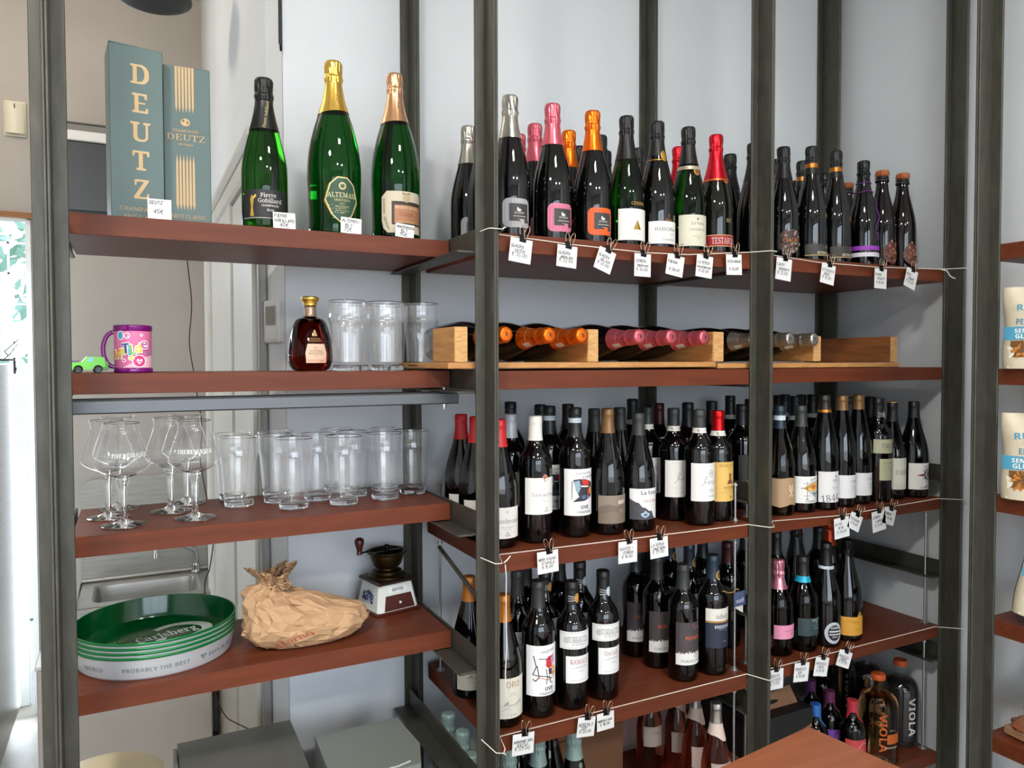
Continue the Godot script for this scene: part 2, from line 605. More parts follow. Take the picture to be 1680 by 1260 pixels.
	if k.has("drip"):   # torn paper collar under a metal cap
		var dm := MB.new()
		dm.surf(func(u: float, w: float) -> Vector3:
			var a := u * TAU
			var y := lerpf(h * (0.735 - 0.05 * pow(max(0.0, cos(a - 0.5)), 3.0)), h * 0.83, w)
			var rr := radius_at(p, y) + 0.001
			return Vector3(sin(a) * rr, y, cos(a) * rr), 32, 8)
		part(root, "paper_collar", dm, ink(k.drip))
	for b in k.get("bands", []):   # [y0, y1, colour, prints]: paper or metal rings round the neck
		var bm := MB.new()
		var c := PackedVector2Array()
		for i in 5:
			var y: float = lerpf(b[0], b[1], i / 4.0)
			c.append(Vector2(radius_at(p, y) + 0.0012, y))
		bm.lathe(c, 36)
		var o := part(root, "neck_band", bm, b[2] if b[2] is Material else ink(b[2]))
		if b.size() > 3: ink_on(o, b[3], func(l: float) -> Callable: return round_print(p, 0.0012 + l))
	for l in k.get("labels", []):   # [outline, colour or material, prints, turn, name]
		var lm := MB.new()
		var turn: float = l[3] if l.size() > 3 else 0.0
		var off := 0.0004 if l[0][0].y < h * 0.66 else 0.0018
		lm.lay_poly(l[0], round_print(p, off, turn), 0.011)
		var o := part(root, l[4] if l.size() > 4 else "label", lm, l[1] if l[1] is Material else ink(l[1]))
		ink_on(o, l[2], func(lift: float) -> Callable: return round_print(p, off + lift, turn))
	for d in k.get("direct", []):   # printed straight on the glass: [prints, turn]
		ink_on(root, d[0], func(lift: float) -> Callable: return round_print(p, (0.0003 if d[0][0][2] < h * 0.66 else 0.0018) + lift, d[1]))
	if k.has("extra"): k.extra.call(root, p)
	return root

func lab(w: float, y0: float, y1: float) -> PackedVector2Array:
	return rect(0, (y0 + y1) / 2, w, y1 - y0)

func round_rect(x: float, y: float, w: float, h: float, r: float) -> PackedVector2Array:
	var p := PackedVector2Array()
	for c in [[1, 1, 0], [-1, 1, 1], [-1, -1, 2], [1, -1, 3]]:
		for i in 5:
			var a: float = (c[2] + i / 4.0) * PI / 2
			p.append(Vector2(x + c[0] * (w / 2 - r) + r * cos(a), y + c[1] * (h / 2 - r) + r * sin(a)))
	return p

func ring_lines(x: float, y: float, rx: float, ry: float, n := 20) -> PackedVector2Array:
	var p := oval(x, y, rx, ry, n)
	p.append(p[0])
	return p

func kinds() -> Dictionary:
	if all_kinds.is_empty(): all_kinds = make_kinds()
	return all_kinds

func make_kinds() -> Dictionary:
	var black := M("black_wine_glass", Color(0.016, 0.016, 0.018), 0.04)
	black.metallic_specular = 0.55
	var olive := M("olive_wine_glass", Color(0.05, 0.06, 0.02), 0.04)
	var brown := M("brown_wine_glass", Color(0.055, 0.025, 0.02), 0.04)
	var green := glass_mat("green_bottle_glass", Color(0.10, 0.36, 0.05), 0.0, 0.04)
	var deep := glass_mat("deep_green_bottle_glass", Color(0.02, 0.32, 0.06), 0.0, 0.04)
	var white_wine := glass_mat("olive_clear_glass", Color(0.58, 0.58, 0.26), 0.0, 0.04)
	var rose := glass_mat("rose_glass", Color(0.95, 0.62, 0.52), 0.0, 0.036)
	var rosedark := glass_mat("pink_smoky_glass", Color(0.50, 0.33, 0.34), 0.0, 0.036)
	var smoky := glass_mat("smoky_green_glass", Color(0.20, 0.25, 0.24), 0.0, 0.036)
	var amber := glass_mat("amber_glass", Color(0.98, 0.78, 0.50), 0.0, 0.036)
	var clear := M("clear_thin_glass", Color(0.9, 0.93, 0.93), 0.02)
	clear.albedo_color.a = 0.01
	clear.transparency = BaseMaterial3D.TRANSPARENCY_ALPHA
	var f_silver := M("silver_foil", Color(0.72, 0.71, 0.67), 0.28, 0.9)
	var f_pink := M("pink_foil", Color(0.88, 0.42, 0.48), 0.3, 0.75)
	var f_orange := M("orange_foil", Color(0.95, 0.45, 0.10), 0.28, 0.8)
	var f_black := M("black_foil", Color(0.085, 0.085, 0.085), 0.38, 0.25)
	var f_glit := M("black_glitter_foil", Color(0.06, 0.06, 0.065), 0.18, 0.5)
	var f_red := M("red_foil", Color(0.80, 0.09, 0.15), 0.28, 0.7)
	var f_gold := M("gold_foil", Color(0.93, 0.76, 0.36), 0.25, 0.9)
	var f_rosegold := M("rose_gold_foil", Color(0.86, 0.66, 0.50), 0.28, 0.9)
	var f_teal := M("pale_teal_foil", Color(0.60, 0.70, 0.68), 0.45, 0.25)
	var gold := M("gold_print", Color(0.80, 0.60, 0.25), 0.3, 0.7)
	var c_black := M("black_capsule", Color(0.07, 0.07, 0.072), 0.42)
	var c_char := M("charcoal_capsule", Color(0.17, 0.18, 0.18), 0.45)
	var c_red := M("red_capsule", Color(0.78, 0.10, 0.12), 0.4)
	var c_metalred := M("metallic_red_capsule", Color(0.78, 0.05, 0.09), 0.22, 0.7)
	var c_silver := M("silver_grey_capsule", Color(0.72, 0.73, 0.75), 0.4, 0.2)
	var c_white := M("white_capsule", Color(0.87, 0.85, 0.82), 0.42)
	var c_tan := M("tan_capsule", Color(0.47, 0.34, 0.20), 0.35, 0.3)
	var c_orange := M("orange_capsule", Color(0.66, 0.40, 0.13), 0.35, 0.35)
	var c_dred := M("dark_red_capsule", Color(0.25, 0.03, 0.06), 0.35, 0.2)
	var c_blue := M("blue_capsule", Color(0.08, 0.15, 0.20), 0.42)
	var c_steel := M("steel_capsule", Color(0.75, 0.74, 0.72), 0.28, 0.9)
	var paper := "e4e1da"
	var cream := "ded7c0"
	var dark := "26262a"
	var grey := "8a8884"
	var K := {}

	# sparkling bottles with a square letter label
	var square := func(foil: Material, c: String, c2: String) -> Dictionary:
		var hatch := []
		for i in 9: hatch.append([-0.0272 + i * 0.0068, 0.055, 0.0014, 0.058, c2])
		hatch += [[round_rect(0.005, 0.056, 0.046, 0.038, 0.002), "3a3636"], [0.018, 0.0375, 0.024, 0.007, "3a3636"], [0.012, 0.033, 0.011, 0.018, c], ["QUADRA", 0.005, 0.0545, 0.0056, "d8d4cc", "serif"], [0.006, 0.0475, 0.03, 0.001, "d8d4cc"], [oval(0.004, 0.0610, 0.005, 0.003), "d8d4cc"], [oval(0.001, 0.0640, 0.002, 0.003), "d8d4cc"], ["FRANCIACORTA", 0.008, 0.0412, 0.0016, "d8d4cc"]]
		return {"n": "sparkling_bottle", "g": "", "shape": "spark", "h": 0.32, "r": 0.045, "glass": black, "foil": foil, "foil_from": 0.70, "labels": [[round_rect(0, 0.055, 0.066, 0.063, 0.013), c, hatch, 0.06]]}
	K.qs = square.call(f_silver, "a9a9a8", "8e8e8e")
	K.qp = square.call(f_pink, "cf7590", "bb5d7c")
	K.qo = square.call(f_orange, "e35c20", "cc4a12")
	K.sb = {"n": "sparkling_bottle", "shape": "spark", "h": 0.318, "r": 0.044, "glass": black, "foil": f_black, "foil_from": 0.68}
	K.ce = {"n": "sparkling_bottle", "shape": "spark", "h": 0.32, "r": 0.044, "glass": green, "foil": f_black, "foil_from": 0.665, "labels": [[lab(0.094, 0.018, 0.092), paper, [[pts([-11, 43, 11, 43, 0.5, 66]), "a8842a"], [pts([0.5, 66, 11, 43, 3, 45]), "7a5c14"], ["TRENTO", 0, 0.031, 0.0022, "b4b0a6"]], 0.05]], "direct": [[[["CEMBRA", 0.004, 0.105, 0.0075, "b08a3c"]], 0.05]], "bands": []}
	K.ri = {"n": "sparkling_bottle", "shape": "spark", "h": 0.32, "r": 0.044, "glass": black, "foil": f_black, "foil_from": 0.73, "labels": [[lab(0.09, 0.016, 0.07), paper, [["RIBONA", 0.002, 0.051, 0.0085, "3c3a38", "sans", 0.0, 1.5], ["Lusinga", 0.016, 0.0385, 0.004, grey, "serif"], ["FONTEZOPPA", 0.006, 0.0255, 0.004, "55524e"]], 0.0], [pts([-12, 70, 12, 70, 11, 74, 5, 77, 4, 87, -1, 87, -2, 78, -8, 75]), "6e4c34", [[oval(0.002, 0.078, 0.003, 0.004), "3a2a20"]], 0.12], [oval(0.004, 0.232, 0.008, 0.0135), gold, [[ring_lines(0.004, 0.232, 0.0055, 0.01), "3a3018", 0.0012]], 0.0, "neck_seal"]], "bands": [[0.2215, 0.2235, gold]]}
	K.lv = {"n": "sparkling_bottle", "shape": "spark", "h": 0.32, "r": 0.044, "glass": green, "foil": f_black, "foil_from": 0.70, "labels": [[lab(0.098, 0.017, 0.094), "d5d2bb", [["La Versa", 0.002, 0.073, 0.007, "4b4b45", "serif"], ["COLLEZIONE 2007", 0.002, 0.0575, 0.0055, "6b6a60", "sans", 0.0, 0.8], ["Metodo Classico", 0.0, 0.041, 0.0028, grey, "serif"], ["BRUT", 0.002, 0.036, 0.0026, "6b6a60"], [pts([-3, 81, 3, 81, 4, 84, 2, 85, 0, 88, -2, 85, -4, 84]), "8c8a78"], [0.002, 0.088, 0.07, 0.0006, "a8a690"]], 0.0], [oval(0.006, 0.205, 0.009, 0.011), gold, [[oval(0.006, 0.205, 0.0055, 0.007), "7c5030"]], 0.0, "neck_seal"]], "bands": [[0.2095, 0.2185, M("pale_gold_band", Color(0.78, 0.72, 0.60), 0.35, 0.5), [["BRUT NATURE", -0.028, 0.214, 0.003, "4a4238"]]]]}
	K.te = {"n": "sparkling_bottle", "shape": "spark", "h": 0.317, "r": 0.044, "glass": olive, "foil": f_red, "foil_from": 0.61, "labels": [[lab(0.11, 0.0235, 0.0535), "9e1a24", [[0, 0.0525, 0.11, 0.0016, "d0b070"], [0, 0.0245, 0.11, 0.0016, "d0b070"], ["TESTAROSSA", 0.004, 0.0385, 0.0155, "d8c8b8", "serif", 0.0, 0.62]], -0.05], [lab(0.018, 0.0855, 0.0955), "24201c", [["BRUT", 0, 0.0905, 0.0038, "c8b890"], [pts([-8.6, 86, 8.6, 86, 8.6, 95, -8.6, 95, -8.6, 86]), "c8a860", 0.0005]], 0.2], [oval(0.008, 0.1985, 0.010, 0.0115), M("red_seal", Color(0.75, 0.12, 0.12), 0.3, 0.3), [[ring_lines(0.008, 0.1985, 0.0088, 0.0102), "d8b878", 0.0012]], 0.0, "neck_seal"]], "bands": [[0.1955, 0.1985, gold]]}
	var dots := []
	var r2 := RandomNumberGenerator.new()
	r2.seed = 5
	for i in 46:
		var a := r2.randf() * TAU
		var q := sqrt(r2.randf())
		dots.append([oval(cos(a) * q * 0.031, 0.055 + sin(a) * q * 0.031, 0.0036, 0.0036, 9), ["5e3a2a", "8a8784", "3c2c26", "a0826a"][i % 4]])
	K.ci = {"n": "sparkling_bottle", "shape": "spark", "h": 0.318, "r": 0.044, "glass": black, "foil": f_black, "foil_from": 0.72, "labels": [[oval(0, 0.055, 0.035, 0.034, 28), "40302a", dots + [[0.0, 0.058, 0.06, 0.013, "2c1e18"], ["CIACRI", 0.0, 0.058, 0.0095, "d88040", "serif"], ["Spumante", 0.0, 0.043, 0.0035, "c87040", "serif"]], -0.2]]}
	K.ot = {"n": "sparkling_bottle", "shape": "spark", "h": 0.325, "r": 0.042, "glass": black, "foil": f_black, "foil_from": 0.76, "bands": [[0.265, 0.277, M("copper_gold_band", Color(0.72, 0.45, 0.17), 0.3, 0.7)]], "labels": [[lab(0.092, 0.018, 0.051), "37332e", [["OTTOCENTO", 0.014, 0.027, 0.0068, "d8cdb0", "bold"], [0, 0.0205, 0.092, 0.0018, "c8a860"], ["ALBINO", 0.02, 0.043, 0.003, "c8c0b0"], [pts([27, 45, 33, 45, 32, 53, 29, 53]), "7c4c24"]], 0.0], [pts([-7, 129, 0, 120, 7, 129, 0, 141]), M("gold_lozenge", Color(0.55, 0.36, 0.14), 0.35, 0.6), [], 0.42, "lozenge"]]}
	K.pu = {"n": "sparkling_bottle", "shape": "spark", "h": 0.314, "r": 0.043, "glass": black, "foil": f_glit, "foil_from": 0.79, "bands": [[0.050, 0.0625, "9436b0"], [0.0315, 0.0435, "d6d4da", [["VINO SPUMANTE", 0.012, 0.0375, 0.0035, "9a98a0"]]]], "direct": [[[["S", 0.006, 0.092, 0.020, "8a3aa0", "sans"], ["la vie", 0.014, 0.0562, 0.006, "d8a0e0", "serif"]], 0.18]], "extra": func(o: Node, p: PackedVector2Array) -> void:
		var cm := MB.new()
		for y in [0.2215, 0.2485]:
			var loop := []
			for i in 25: loop.append(Vector3(sin(TAU * i / 24) * (radius_at(p, y) + 0.002), y + 0.0015 * sin(i * 0.9), cos(TAU * i / 24) * (radius_at(p, y) + 0.002)))
			cm.tube(loop, 0.0013, 6, false)
		var tail := []
		for i in 16:
			var t := i / 15.0
			var a := 0.55 + 0.5 * sin(t * 5.0)
			var y := lerpf(0.205, 0.11, t)
			tail.append(Vector3(sin(a) * (radius_at(p, y) + 0.003), y, cos(a) * (radius_at(p, y) + 0.003)))
		cm.tube(tail, 0.0016, 6)
		part(o, "purple_cord", cm, M("purple_cord", Color(0.42, 0.16, 0.48), 0.6))}
	K.be = {"n": "ale_bottle", "shape": "ale", "h": 0.30, "r": 0.039, "top": 0.93, "glass": brown, "cork": M("cork", Color(0.66, 0.36, 0.18), 0.7), "labels": [[oval(0, 0.05, 0.032, 0.032, 26), "5a2e24", dots.map(func(d: Array) -> Array: return [d[0], {"5e3a2a": "7c4034", "8a8784": "b08070", "3c2c26": "3e1e1a", "a0826a": "94604c"}[d[1]]]) + [["BAYA", 0.004, 0.052, 0.011, "b07c50", "serif"], ["Italian Ale", 0.004, 0.040, 0.0035, "b07c50", "serif"]], 0.1]]}

	# three large bottles of the open bay
	K.go = {"n": "sparkling_bottle", "shape": "spark", "h": 0.315, "r": 0.046, "glass": green, "foil": f_black, "foil_from": 0.655, "labels": [[lab(0.10, 0.020, 0.079), "1e1d1e", [["Pierre", 0.006, 0.0685, 0.0085, "d8d4cc", "serif"], ["Gobillard", 0.010, 0.0575, 0.0085, "d8d4cc", "serif"], ["CHAMPAGNE", 0.010, 0.0475, 0.0045, "d8d4cc"], ["Brut", 0.010, 0.0385, 0.005, "d8d4cc", "serif"], [0, 0.0225, 0.1, 0.0012, "b8b4ac"], [pts([-31, 26, -23, 26, -25, 45, -23, 58, -27, 70, -31, 60, -29, 45]), "b09038"], [pts([-25, 58, -17, 66, -19, 70, -26, 64]), "c8a850"]], -0.05]], "direct": [[[["Pierre Gobillard", 0.004, 0.237, 0.006, "c8b880", "serif", 1.45]], -0.1]]}
	var rh := pts([0, 22, 24, 44, 39, 72, 28, 108, 11, 123, -11, 123, -28, 108, -39, 72, -24, 44])
	var big := func(a: Array) -> PackedVector2Array:
		var q := pts(a)
		for i in q.size(): q[i] = Vector2(q[i].x * 1.39, 0.0225 + (q[i].y - 0.0165) * 1.333)
		return q
	K.al = {"n": "magnum_bottle", "shape": "magnum", "h": 0.382, "r": 0.058, "glass": deep, "foil": f_gold, "foil_from": 0.70, "drop": 0.004, "labels": [[rh, gold, [[big.call([0, 16.5, 15.6, 32, 26, 56, 18.6, 80.6, 7.4, 91, -7.4, 91, -18.6, 80.6, -26, 56, -15.6, 32]), "e2dcb8"], [big.call([0, 18, 14.8, 32.6, 25, 56, 17.8, 80, 7, 90, -7, 90, -17.8, 80, -25, 56, -14.8, 32.6]), "2a4a34"], [oval(0, 0.104, 0.008, 0.008), "c8b880"], [oval(0, 0.104, 0.005, 0.005), "4a5a3c"], ["ALTEMASI", 0, 0.085, 0.010, "d8cc98", "serif", 0.0, 0.95], ["TRENTODOC", 0, 0.074, 0.0048, "c8b880"], ["2017", 0, 0.0665, 0.004, "c8b880"], ["MILLESIMATO", 0, 0.0605, 0.0036, "c8b880"], [0, 0.0565, 0.016, 0.0006, "c8b880"], ["METODO CLASSICO", 0, 0.052, 0.0025, "c8b880"], ["BRUT", 0, 0.0475, 0.0028, "c8b880"]], 0.12]], "direct": [[[["ALTEMASI", 0.002, 0.312, 0.006, "a88838", "serif", 1.5]], 0.1]]}
	K.mo = {"n": "magnum_bottle", "shape": "magnum", "h": 0.376, "r": 0.055, "glass": deep, "foil": f_rosegold, "foil_from": 0.70, "drop": 0.003, "labels": [[pts([-36, 24, -26, 14, 56, 14, 64, 24, 64, 94, 54, 105, -28, 105, -40, 92, -40, 40]), "c4b8a0", [[pts([-17, 32, 62, 32, 62, 83, -17, 83]), "3a2c24"], [pts([-11, 36, 62, 36, 62, 75, -11, 75]), "a87452"], ["MONTE ROSSA", 0.019, 0.070, 0.006, "e0cca8", "serif"], ["Coupe", 0.016, 0.054, 0.011, "6a3420", "serif"], ["BLANC DE BLANCS", 0.018, 0.0385, 0.004, "d8b878"], ["FRANCIACORTA", 0.018, 0.0265, 0.004, "b89858"], [oval(0.016, 0.090, 0.009, 0.009), "b0a080"], [pts([6, 98, 26, 98, 24, 103, 16, 100, 8, 103]), "8c7c60"], [pts([-37, 88, -36, 56, -31, 56, -32, 90]), "9c9078"], [pts([-36, 48, -25, 20, -21, 22, -30, 50]), "9c9078"]], -0.1]], "direct": [[[["MONTE ROSSA", 0.003, 0.315, 0.0045, "8c6448", "serif", 1.5]], 0.0]]}

	# still wines, third shelf
	var band := func(y: float, c := "dedad0") -> Array: return [y, y + 0.0125, c, [["DOCG", 0.0, y + 0.006, 0.004, "80786c"], [0.012, y + 0.006, 0.006, 0.008, "a8a090"], [-0.012, y + 0.006, 0.006, 0.008, "a8a090"]]]
	K.rc = {"n": "wine_bottle", "shape": "burg", "h": 0.28, "r": 0.041, "glass": black, "cap": c_red, "cap_from": 0.785, "labels": [[lab(0.085, 0.022, 0.090), paper, [[ring_lines(0.004, 0.080, 0.0035, 0.003, 4), "55524e", 0.0006], ["Castelmonte", 0.004, 0.060, 0.0095, "77726c", "serif"], ["NERELLO MASCALESE", 0.004, 0.0465, 0.0024, "a05048"], ["TERRE SICILIANE", 0.004, 0.042, 0.0018, grey], [pts([1, 33, 4, 36.5, 7, 33, 5.5, 33, 4, 35, 2.5, 33]), dark], ["FAZIO", 0.004, 0.029, 0.0036, dark]], 0.0]]}
	K.to = {"n": "wine_bottle", "shape": "bord", "h": 0.285, "r": 0.038, "glass": black, "cap": c_white, "cap_from": 0.805, "labels": [[lab(0.084, 0.066, 0.148), paper, [["VIGNA", 0.004, 0.123, 0.0022, grey], ["Torre dei Venti", 0.005, 0.110, 0.0075, "77706a", "serif", 0.0, 0.9], ["FAZIO", 0.004, 0.098, 0.0024, grey], [0.004, 0.094, 0.036, 0.0005, "b0aca4"], [pts([6, 78, 9, 81.5, 12, 78, 10.5, 78, 9, 80, 7.5, 78]), dark], ["FAZIO", 0.009, 0.0735, 0.0036, dark]], 0.0], [oval(0.006, 0.1475, 0.0072, 0.0085), M("copper_seal", Color(0.68, 0.40, 0.30), 0.35, 0.4), [[ring_lines(0.006, 0.1475, 0.005, 0.006), "e8c8b8", 0.0008]], 0.0, "seal"]]}
	K.uv = {"n": "wine_bottle", "shape": "bord", "h": 0.30, "r": 0.038, "glass": black, "cap": c_black, "cap_from": 0.775, "bands": [[0.265, 0.276, "b9c6cc", [["DOC", 0, 0.2705, 0.004, "7a8a94"], [0.012, 0.2705, 0.005, 0.007, "8898a0"]]]], "labels": [[lab(0.09, 0.052, 0.160), "e6e5e2", [["montepulciano", 0.006, 0.150, 0.006, dark, "serif", 0.04], ["d'Abruzzo", 0.018, 0.142, 0.006, dark, "serif", 0.08], [pts([-22, 135, -8, 137, 8, 136, 30, 128, 34, 110, 28, 95, 6, 86, -24, 84, -8, 96, -16, 112]), "2c2e34"], [pts([-20, 131, -8, 134, -4, 118, -10, 104, -17, 114]), "8aa4b0"], [pts([-2, 135, 12, 134, 22, 128, 18, 122, 2, 122]), "c83434"], [pts([-4, 122, 18, 120, 16, 117, -4, 119]), "e6e5e2"], [pts([16, 112, 22, 116, 26, 108, 20, 98, 14, 104]), "d05030"], [pts([20, 112, 24, 120, 30, 112, 26, 98]), "e8a030"], [pts([12, 100, 18, 96, 20, 90, 12, 92]), "8a74a0"], [pts([-2, 98, 8, 100, 8, 90, -2, 92]), "5a6a90"], [pts([-26, 132, -23, 133, -24, 90, -26, 89]), grey], ["UVE", 0.006, 0.072, 0.0085, dark, "bold"], ["FABRINI", 0.006, 0.0605, 0.0062, "4a4844", "sans", 0.0, 1.25]], 0.02]]}
	K.cp = {"n": "wine_bottle", "shape": "burg", "h": 0.296, "r": 0.041, "glass": black, "cap": c_tan, "cap_from": 0.805, "labels": [[lab(0.088, 0.028, 0.094), "87796a", [[pts([-44, 66, -20, 74, 4, 68, 30, 76, 44, 70, 44, 28, -44, 28]), "6f6254"], [pts([-44, 48, -10, 56, 20, 50, 44, 56, 44, 28, -44, 28]), "7a6c5c"], [round_rect(0.016, 0.078, 0.022, 0.008, 0.001), "d4c8b4"], ["CEMBRA", 0.016, 0.078, 0.0042, "5a4e42"], ["Lagrein", 0.016, 0.059, 0.004, "d4c8b4", "serif"], ["TRENTINO", 0.016, 0.054, 0.002, "c8bca8"]], 0.0]]}
	K.lp = {"n": "wine_bottle", "shape": "burg", "h": 0.283, "r": 0.041, "glass": black, "cap": c_char, "cap_from": 0.81, "labels": [[lab(0.09, 0.030, 0.104), "e0dedc", [[pts([-45, 80, -30, 72, -22, 70, -14, 60, -6, 58, 4, 50, 12, 50, 18, 36, 26, 30, -45, 30]), "454449"], ["La Versa", 0.008, 0.094, 0.009, "38363a", "serifbold"], ["PINOT NERO", 0.010, 0.074, 0.0062, "a86060", "sans", 0.0, 0.9], [0.010, 0.064, 0.044, 0.0005, "b0aca4"], [pts([-18, 44, -10, 47, -6, 52, -2, 47, 6, 44, 2, 38, -6, 34, -14, 38]), "a8c0cc"], [pts([-12, 42, -6, 46, 0, 42, -3, 38, -9, 38]), "4a6a8c"]], 0.0]]}
	var sig := [[pts([-18, 98, -8, 110, -2, 122, -6, 124, -10, 112, -6, 106, 4, 112, 2, 104, 10, 112, 14, 104, 20, 114, 22, 104, 32, 110]), "4a4846", 0.0008], [ring_lines(0.010, 0.131, 0.0075, 0.0085, 24), "5a4e48", 0.0008], ["H", 0.010, 0.131, 0.008, "5a4e48", "serif"], ["CONERO", 0.010, 0.090, 0.0032, "8a8680"], [0.006, 0.0855, 0.056, 0.0005, "a09c94"], ["ROSSO RISERVA", 0.012, 0.074, 0.0026, "6a6660"], [0.002, 0.149, 0.056, 0.0005, "b8b4ac"]]
	K.rb = {"n": "wine_bottle", "shape": "bord", "h": 0.287, "r": 0.038, "glass": black, "cap": c_char, "cap_from": 0.815, "bands": [band.call(0.229)], "labels": [[lab(0.086, 0.062, 0.156), paper, sig, 0.0]]}
	K.ma = {"n": "wine_bottle", "shape": "bord", "h": 0.281, "r": 0.038, "glass": black, "cap": c_metalred, "cap_from": 0.82, "bands": [band.call(0.217)], "labels": [[lab(0.088, 0.052, 0.152), "d9b05c", [["MANTICO", 0.004, 0.1435, 0.0075, "8a5c24", "serif", 0.0, 1.1], ["COLLEZIONE", 0.008, 0.136, 0.002, "8a6a34"], [pts([0, 96, 20, 96, 19, 103, 14, 107, 12, 109, 14, 114, 13, 118, 7, 118, 6, 113, 8, 108, 3, 104]), "7a4038"], [pts([6, 118, 14, 118, 15, 124, 12, 121, 10, 125, 8, 121, 5, 124]), "8a5028"], ["MERTIVO", 0.009, 0.087, 0.006, "8a5c24", "serif"], [0.009, 0.080, 0.03, 0.0005, "a07838"], [0.004, 0.0745, 0.05, 0.0005, "a07838"], [oval(0.012, 0.063, 0.003, 0.003), "8a5c24"]], 0.0]]}
	K.bd = {"n": "wine_bottle", "shape": "bord", "h": 0.296, "r": 0.038, "glass": black, "cap": c_black, "cap_from": 0.78}
	K.bb = {"n": "wine_bottle", "shape": "bord", "h": 0.303, "r": 0.038, "glass": black, "cap": c_black, "cap_from": 0.81, "bands": [band.call(0.233, "a8a8a4")]}
	K.bg = {"n": "wine_bottle", "shape": "burg", "h": 0.289, "r": 0.041, "glass": black, "cap": c_char, "cap_from": 0.80}
	K.dr = {"n": "wine_bottle", "shape": "bord", "h": 0.29, "r": 0.038, "glass": black, "cap": c_dred, "cap_from": 0.80}
	K.sv = {"n": "wine_bottle", "shape": "bord", "h": 0.283, "r": 0.038, "glass": black, "cap": c_silver, "cap_from": 0.80, "labels": [[lab(0.084, 0.066, 0.148), "d6cdb8", [["ANSONICA", 0.004, 0.112, 0.005, "8a8070", "serif"], [0.004, 0.098, 0.04, 0.0006, "a09888"]], 0.0], [oval(0.006, 0.147, 0.0072, 0.0085), M("copper_seal"), [], 0.0, "seal"]]}
	K.gl = {"n": "wine_bottle", "shape": "bord", "h": 0.288, "r": 0.038, "glass": black, "cap": c_black, "cap_from": 0.80, "labels": [[lab(0.07, 0.06, 0.15), "20261c", [[oval(0.012, 0.135, 0.009, 0.013), "5c7c24"], [oval(0.006, 0.128, 0.004, 0.006), "7c9c34"], ["Dev", 0.012, 0.098, 0.009, "b8b8b0", "serif"]], 0.0]]}
	K.mx = {"n": "wine_bottle", "shape": "burg", "h": 0.289, "r": 0.041, "glass": white_wine, "cap": c_blue, "cap_from": 0.79, "bands": [[0.2505, 0.263, "c8d4da"]], "labels": [[pts([-46, 28, -20, 22, 10, 30, 46, 24, 46, 100, 30, 98, 6, 101, -20, 98, -46, 102]), "a98a66", [[pts([-46, 102, -30, 99, -18, 101, -18, 98.4, -46, 98.6]), "2a2620"], ["M", 0.012, 0.074, 0.014, "e8dcc4", "serif"], ["X", 0.012, 0.060, 0.016, "e8dcc4", "serif"]], -0.08]]}
	K.pe = {"n": "wine_bottle", "shape": "burg", "h": 0.287, "r": 0.041, "glass": black, "cap": c_char, "cap_from": 0.80, "labels": [[lab(0.092, 0.026, 0.098), "e2e1dc", [["pecorino", 0.012, 0.090, 0.0075, dark, "serif", 0.08], [pts([-24, 66, -6, 78, 18, 82, 36, 70, 20, 58, -6, 58]), "e0b058"], [pts([-6, 70, 8, 76, 20, 72, 8, 62]), "c86a3c"], [pts([0, 58, 26, 56, 20, 42, 6, 44]), "9cb4b8"], [pts([-28, 66, -10, 68, 4, 80, 22, 84, 38, 74]), dark, 0.0014], [pts([-12, 84, -12, 40, -15, 36, -9, 36, -12, 40]), dark, 0.0012], [pts([-16, 66, 0, 52, 24, 50, 34, 60]), dark, 0.0014], [pts([-22, 80, -8, 78, 6, 86]), "6a94a8", 0.0012], [pts([10, 58, 14, 42, 22, 36]), dark, 0.0014], [pts([-22, 46, 0, 46]), dark, 0.0008], ["FABRINI", 0.002, 0.031, 0.006, "4a4844", "sans", 0.0, 1.25]], 0.0]]}
	K.hi = {"n": "wine_bottle", "shape": "flute", "h": 0.314, "r": 0.037, "glass": black, "cap": M("brown_capsule", Color(0.14, 0.12, 0.09), 0.4, 0.2), "cap_from": 0.845, "bands": [[0.2665, 0.274, M("copper_gold_band")]], "labels": [[lab(0.08, 0.022, 0.106), "d9d7d4", [[pts([8, 90, 12, 90, 12, 96, 8, 96]), "3a3634"], ["HIEM", 0.010, 0.082, 0.008, "55524e", "serif", 0.0, 0.8], ["2017", 0.010, 0.071, 0.0024, grey], ["INCROCIO BRUNI", 0.010, 0.063, 0.0026, "6a6660"], ["MARCHE BIANCO", 0.010, 0.059, 0.002, grey], ["1844", -0.006, 0.034, 0.019, "4c5458", "serif", 0.12, 0.95]], 0.0]]}
	K.cf = {"n": "wine_bottle", "shape": "flute", "h": 0.311, "r": 0.037, "glass": black, "cap": c_tan, "cap_from": 0.865, "labels": [[lab(0.082, 0.026, 0.090), "dbd8d8", [["CEMBRA", 0.012, 0.073, 0.0058, "8a8682"], ["Müller Thurgau", 0.010, 0.057, 0.003, "5a5652"], ["TRENTINO", 0.010, 0.0525, 0.0018, grey], [0.008, 0.048, 0.044, 0.0005, "b0aca4"]], 0.0]]}
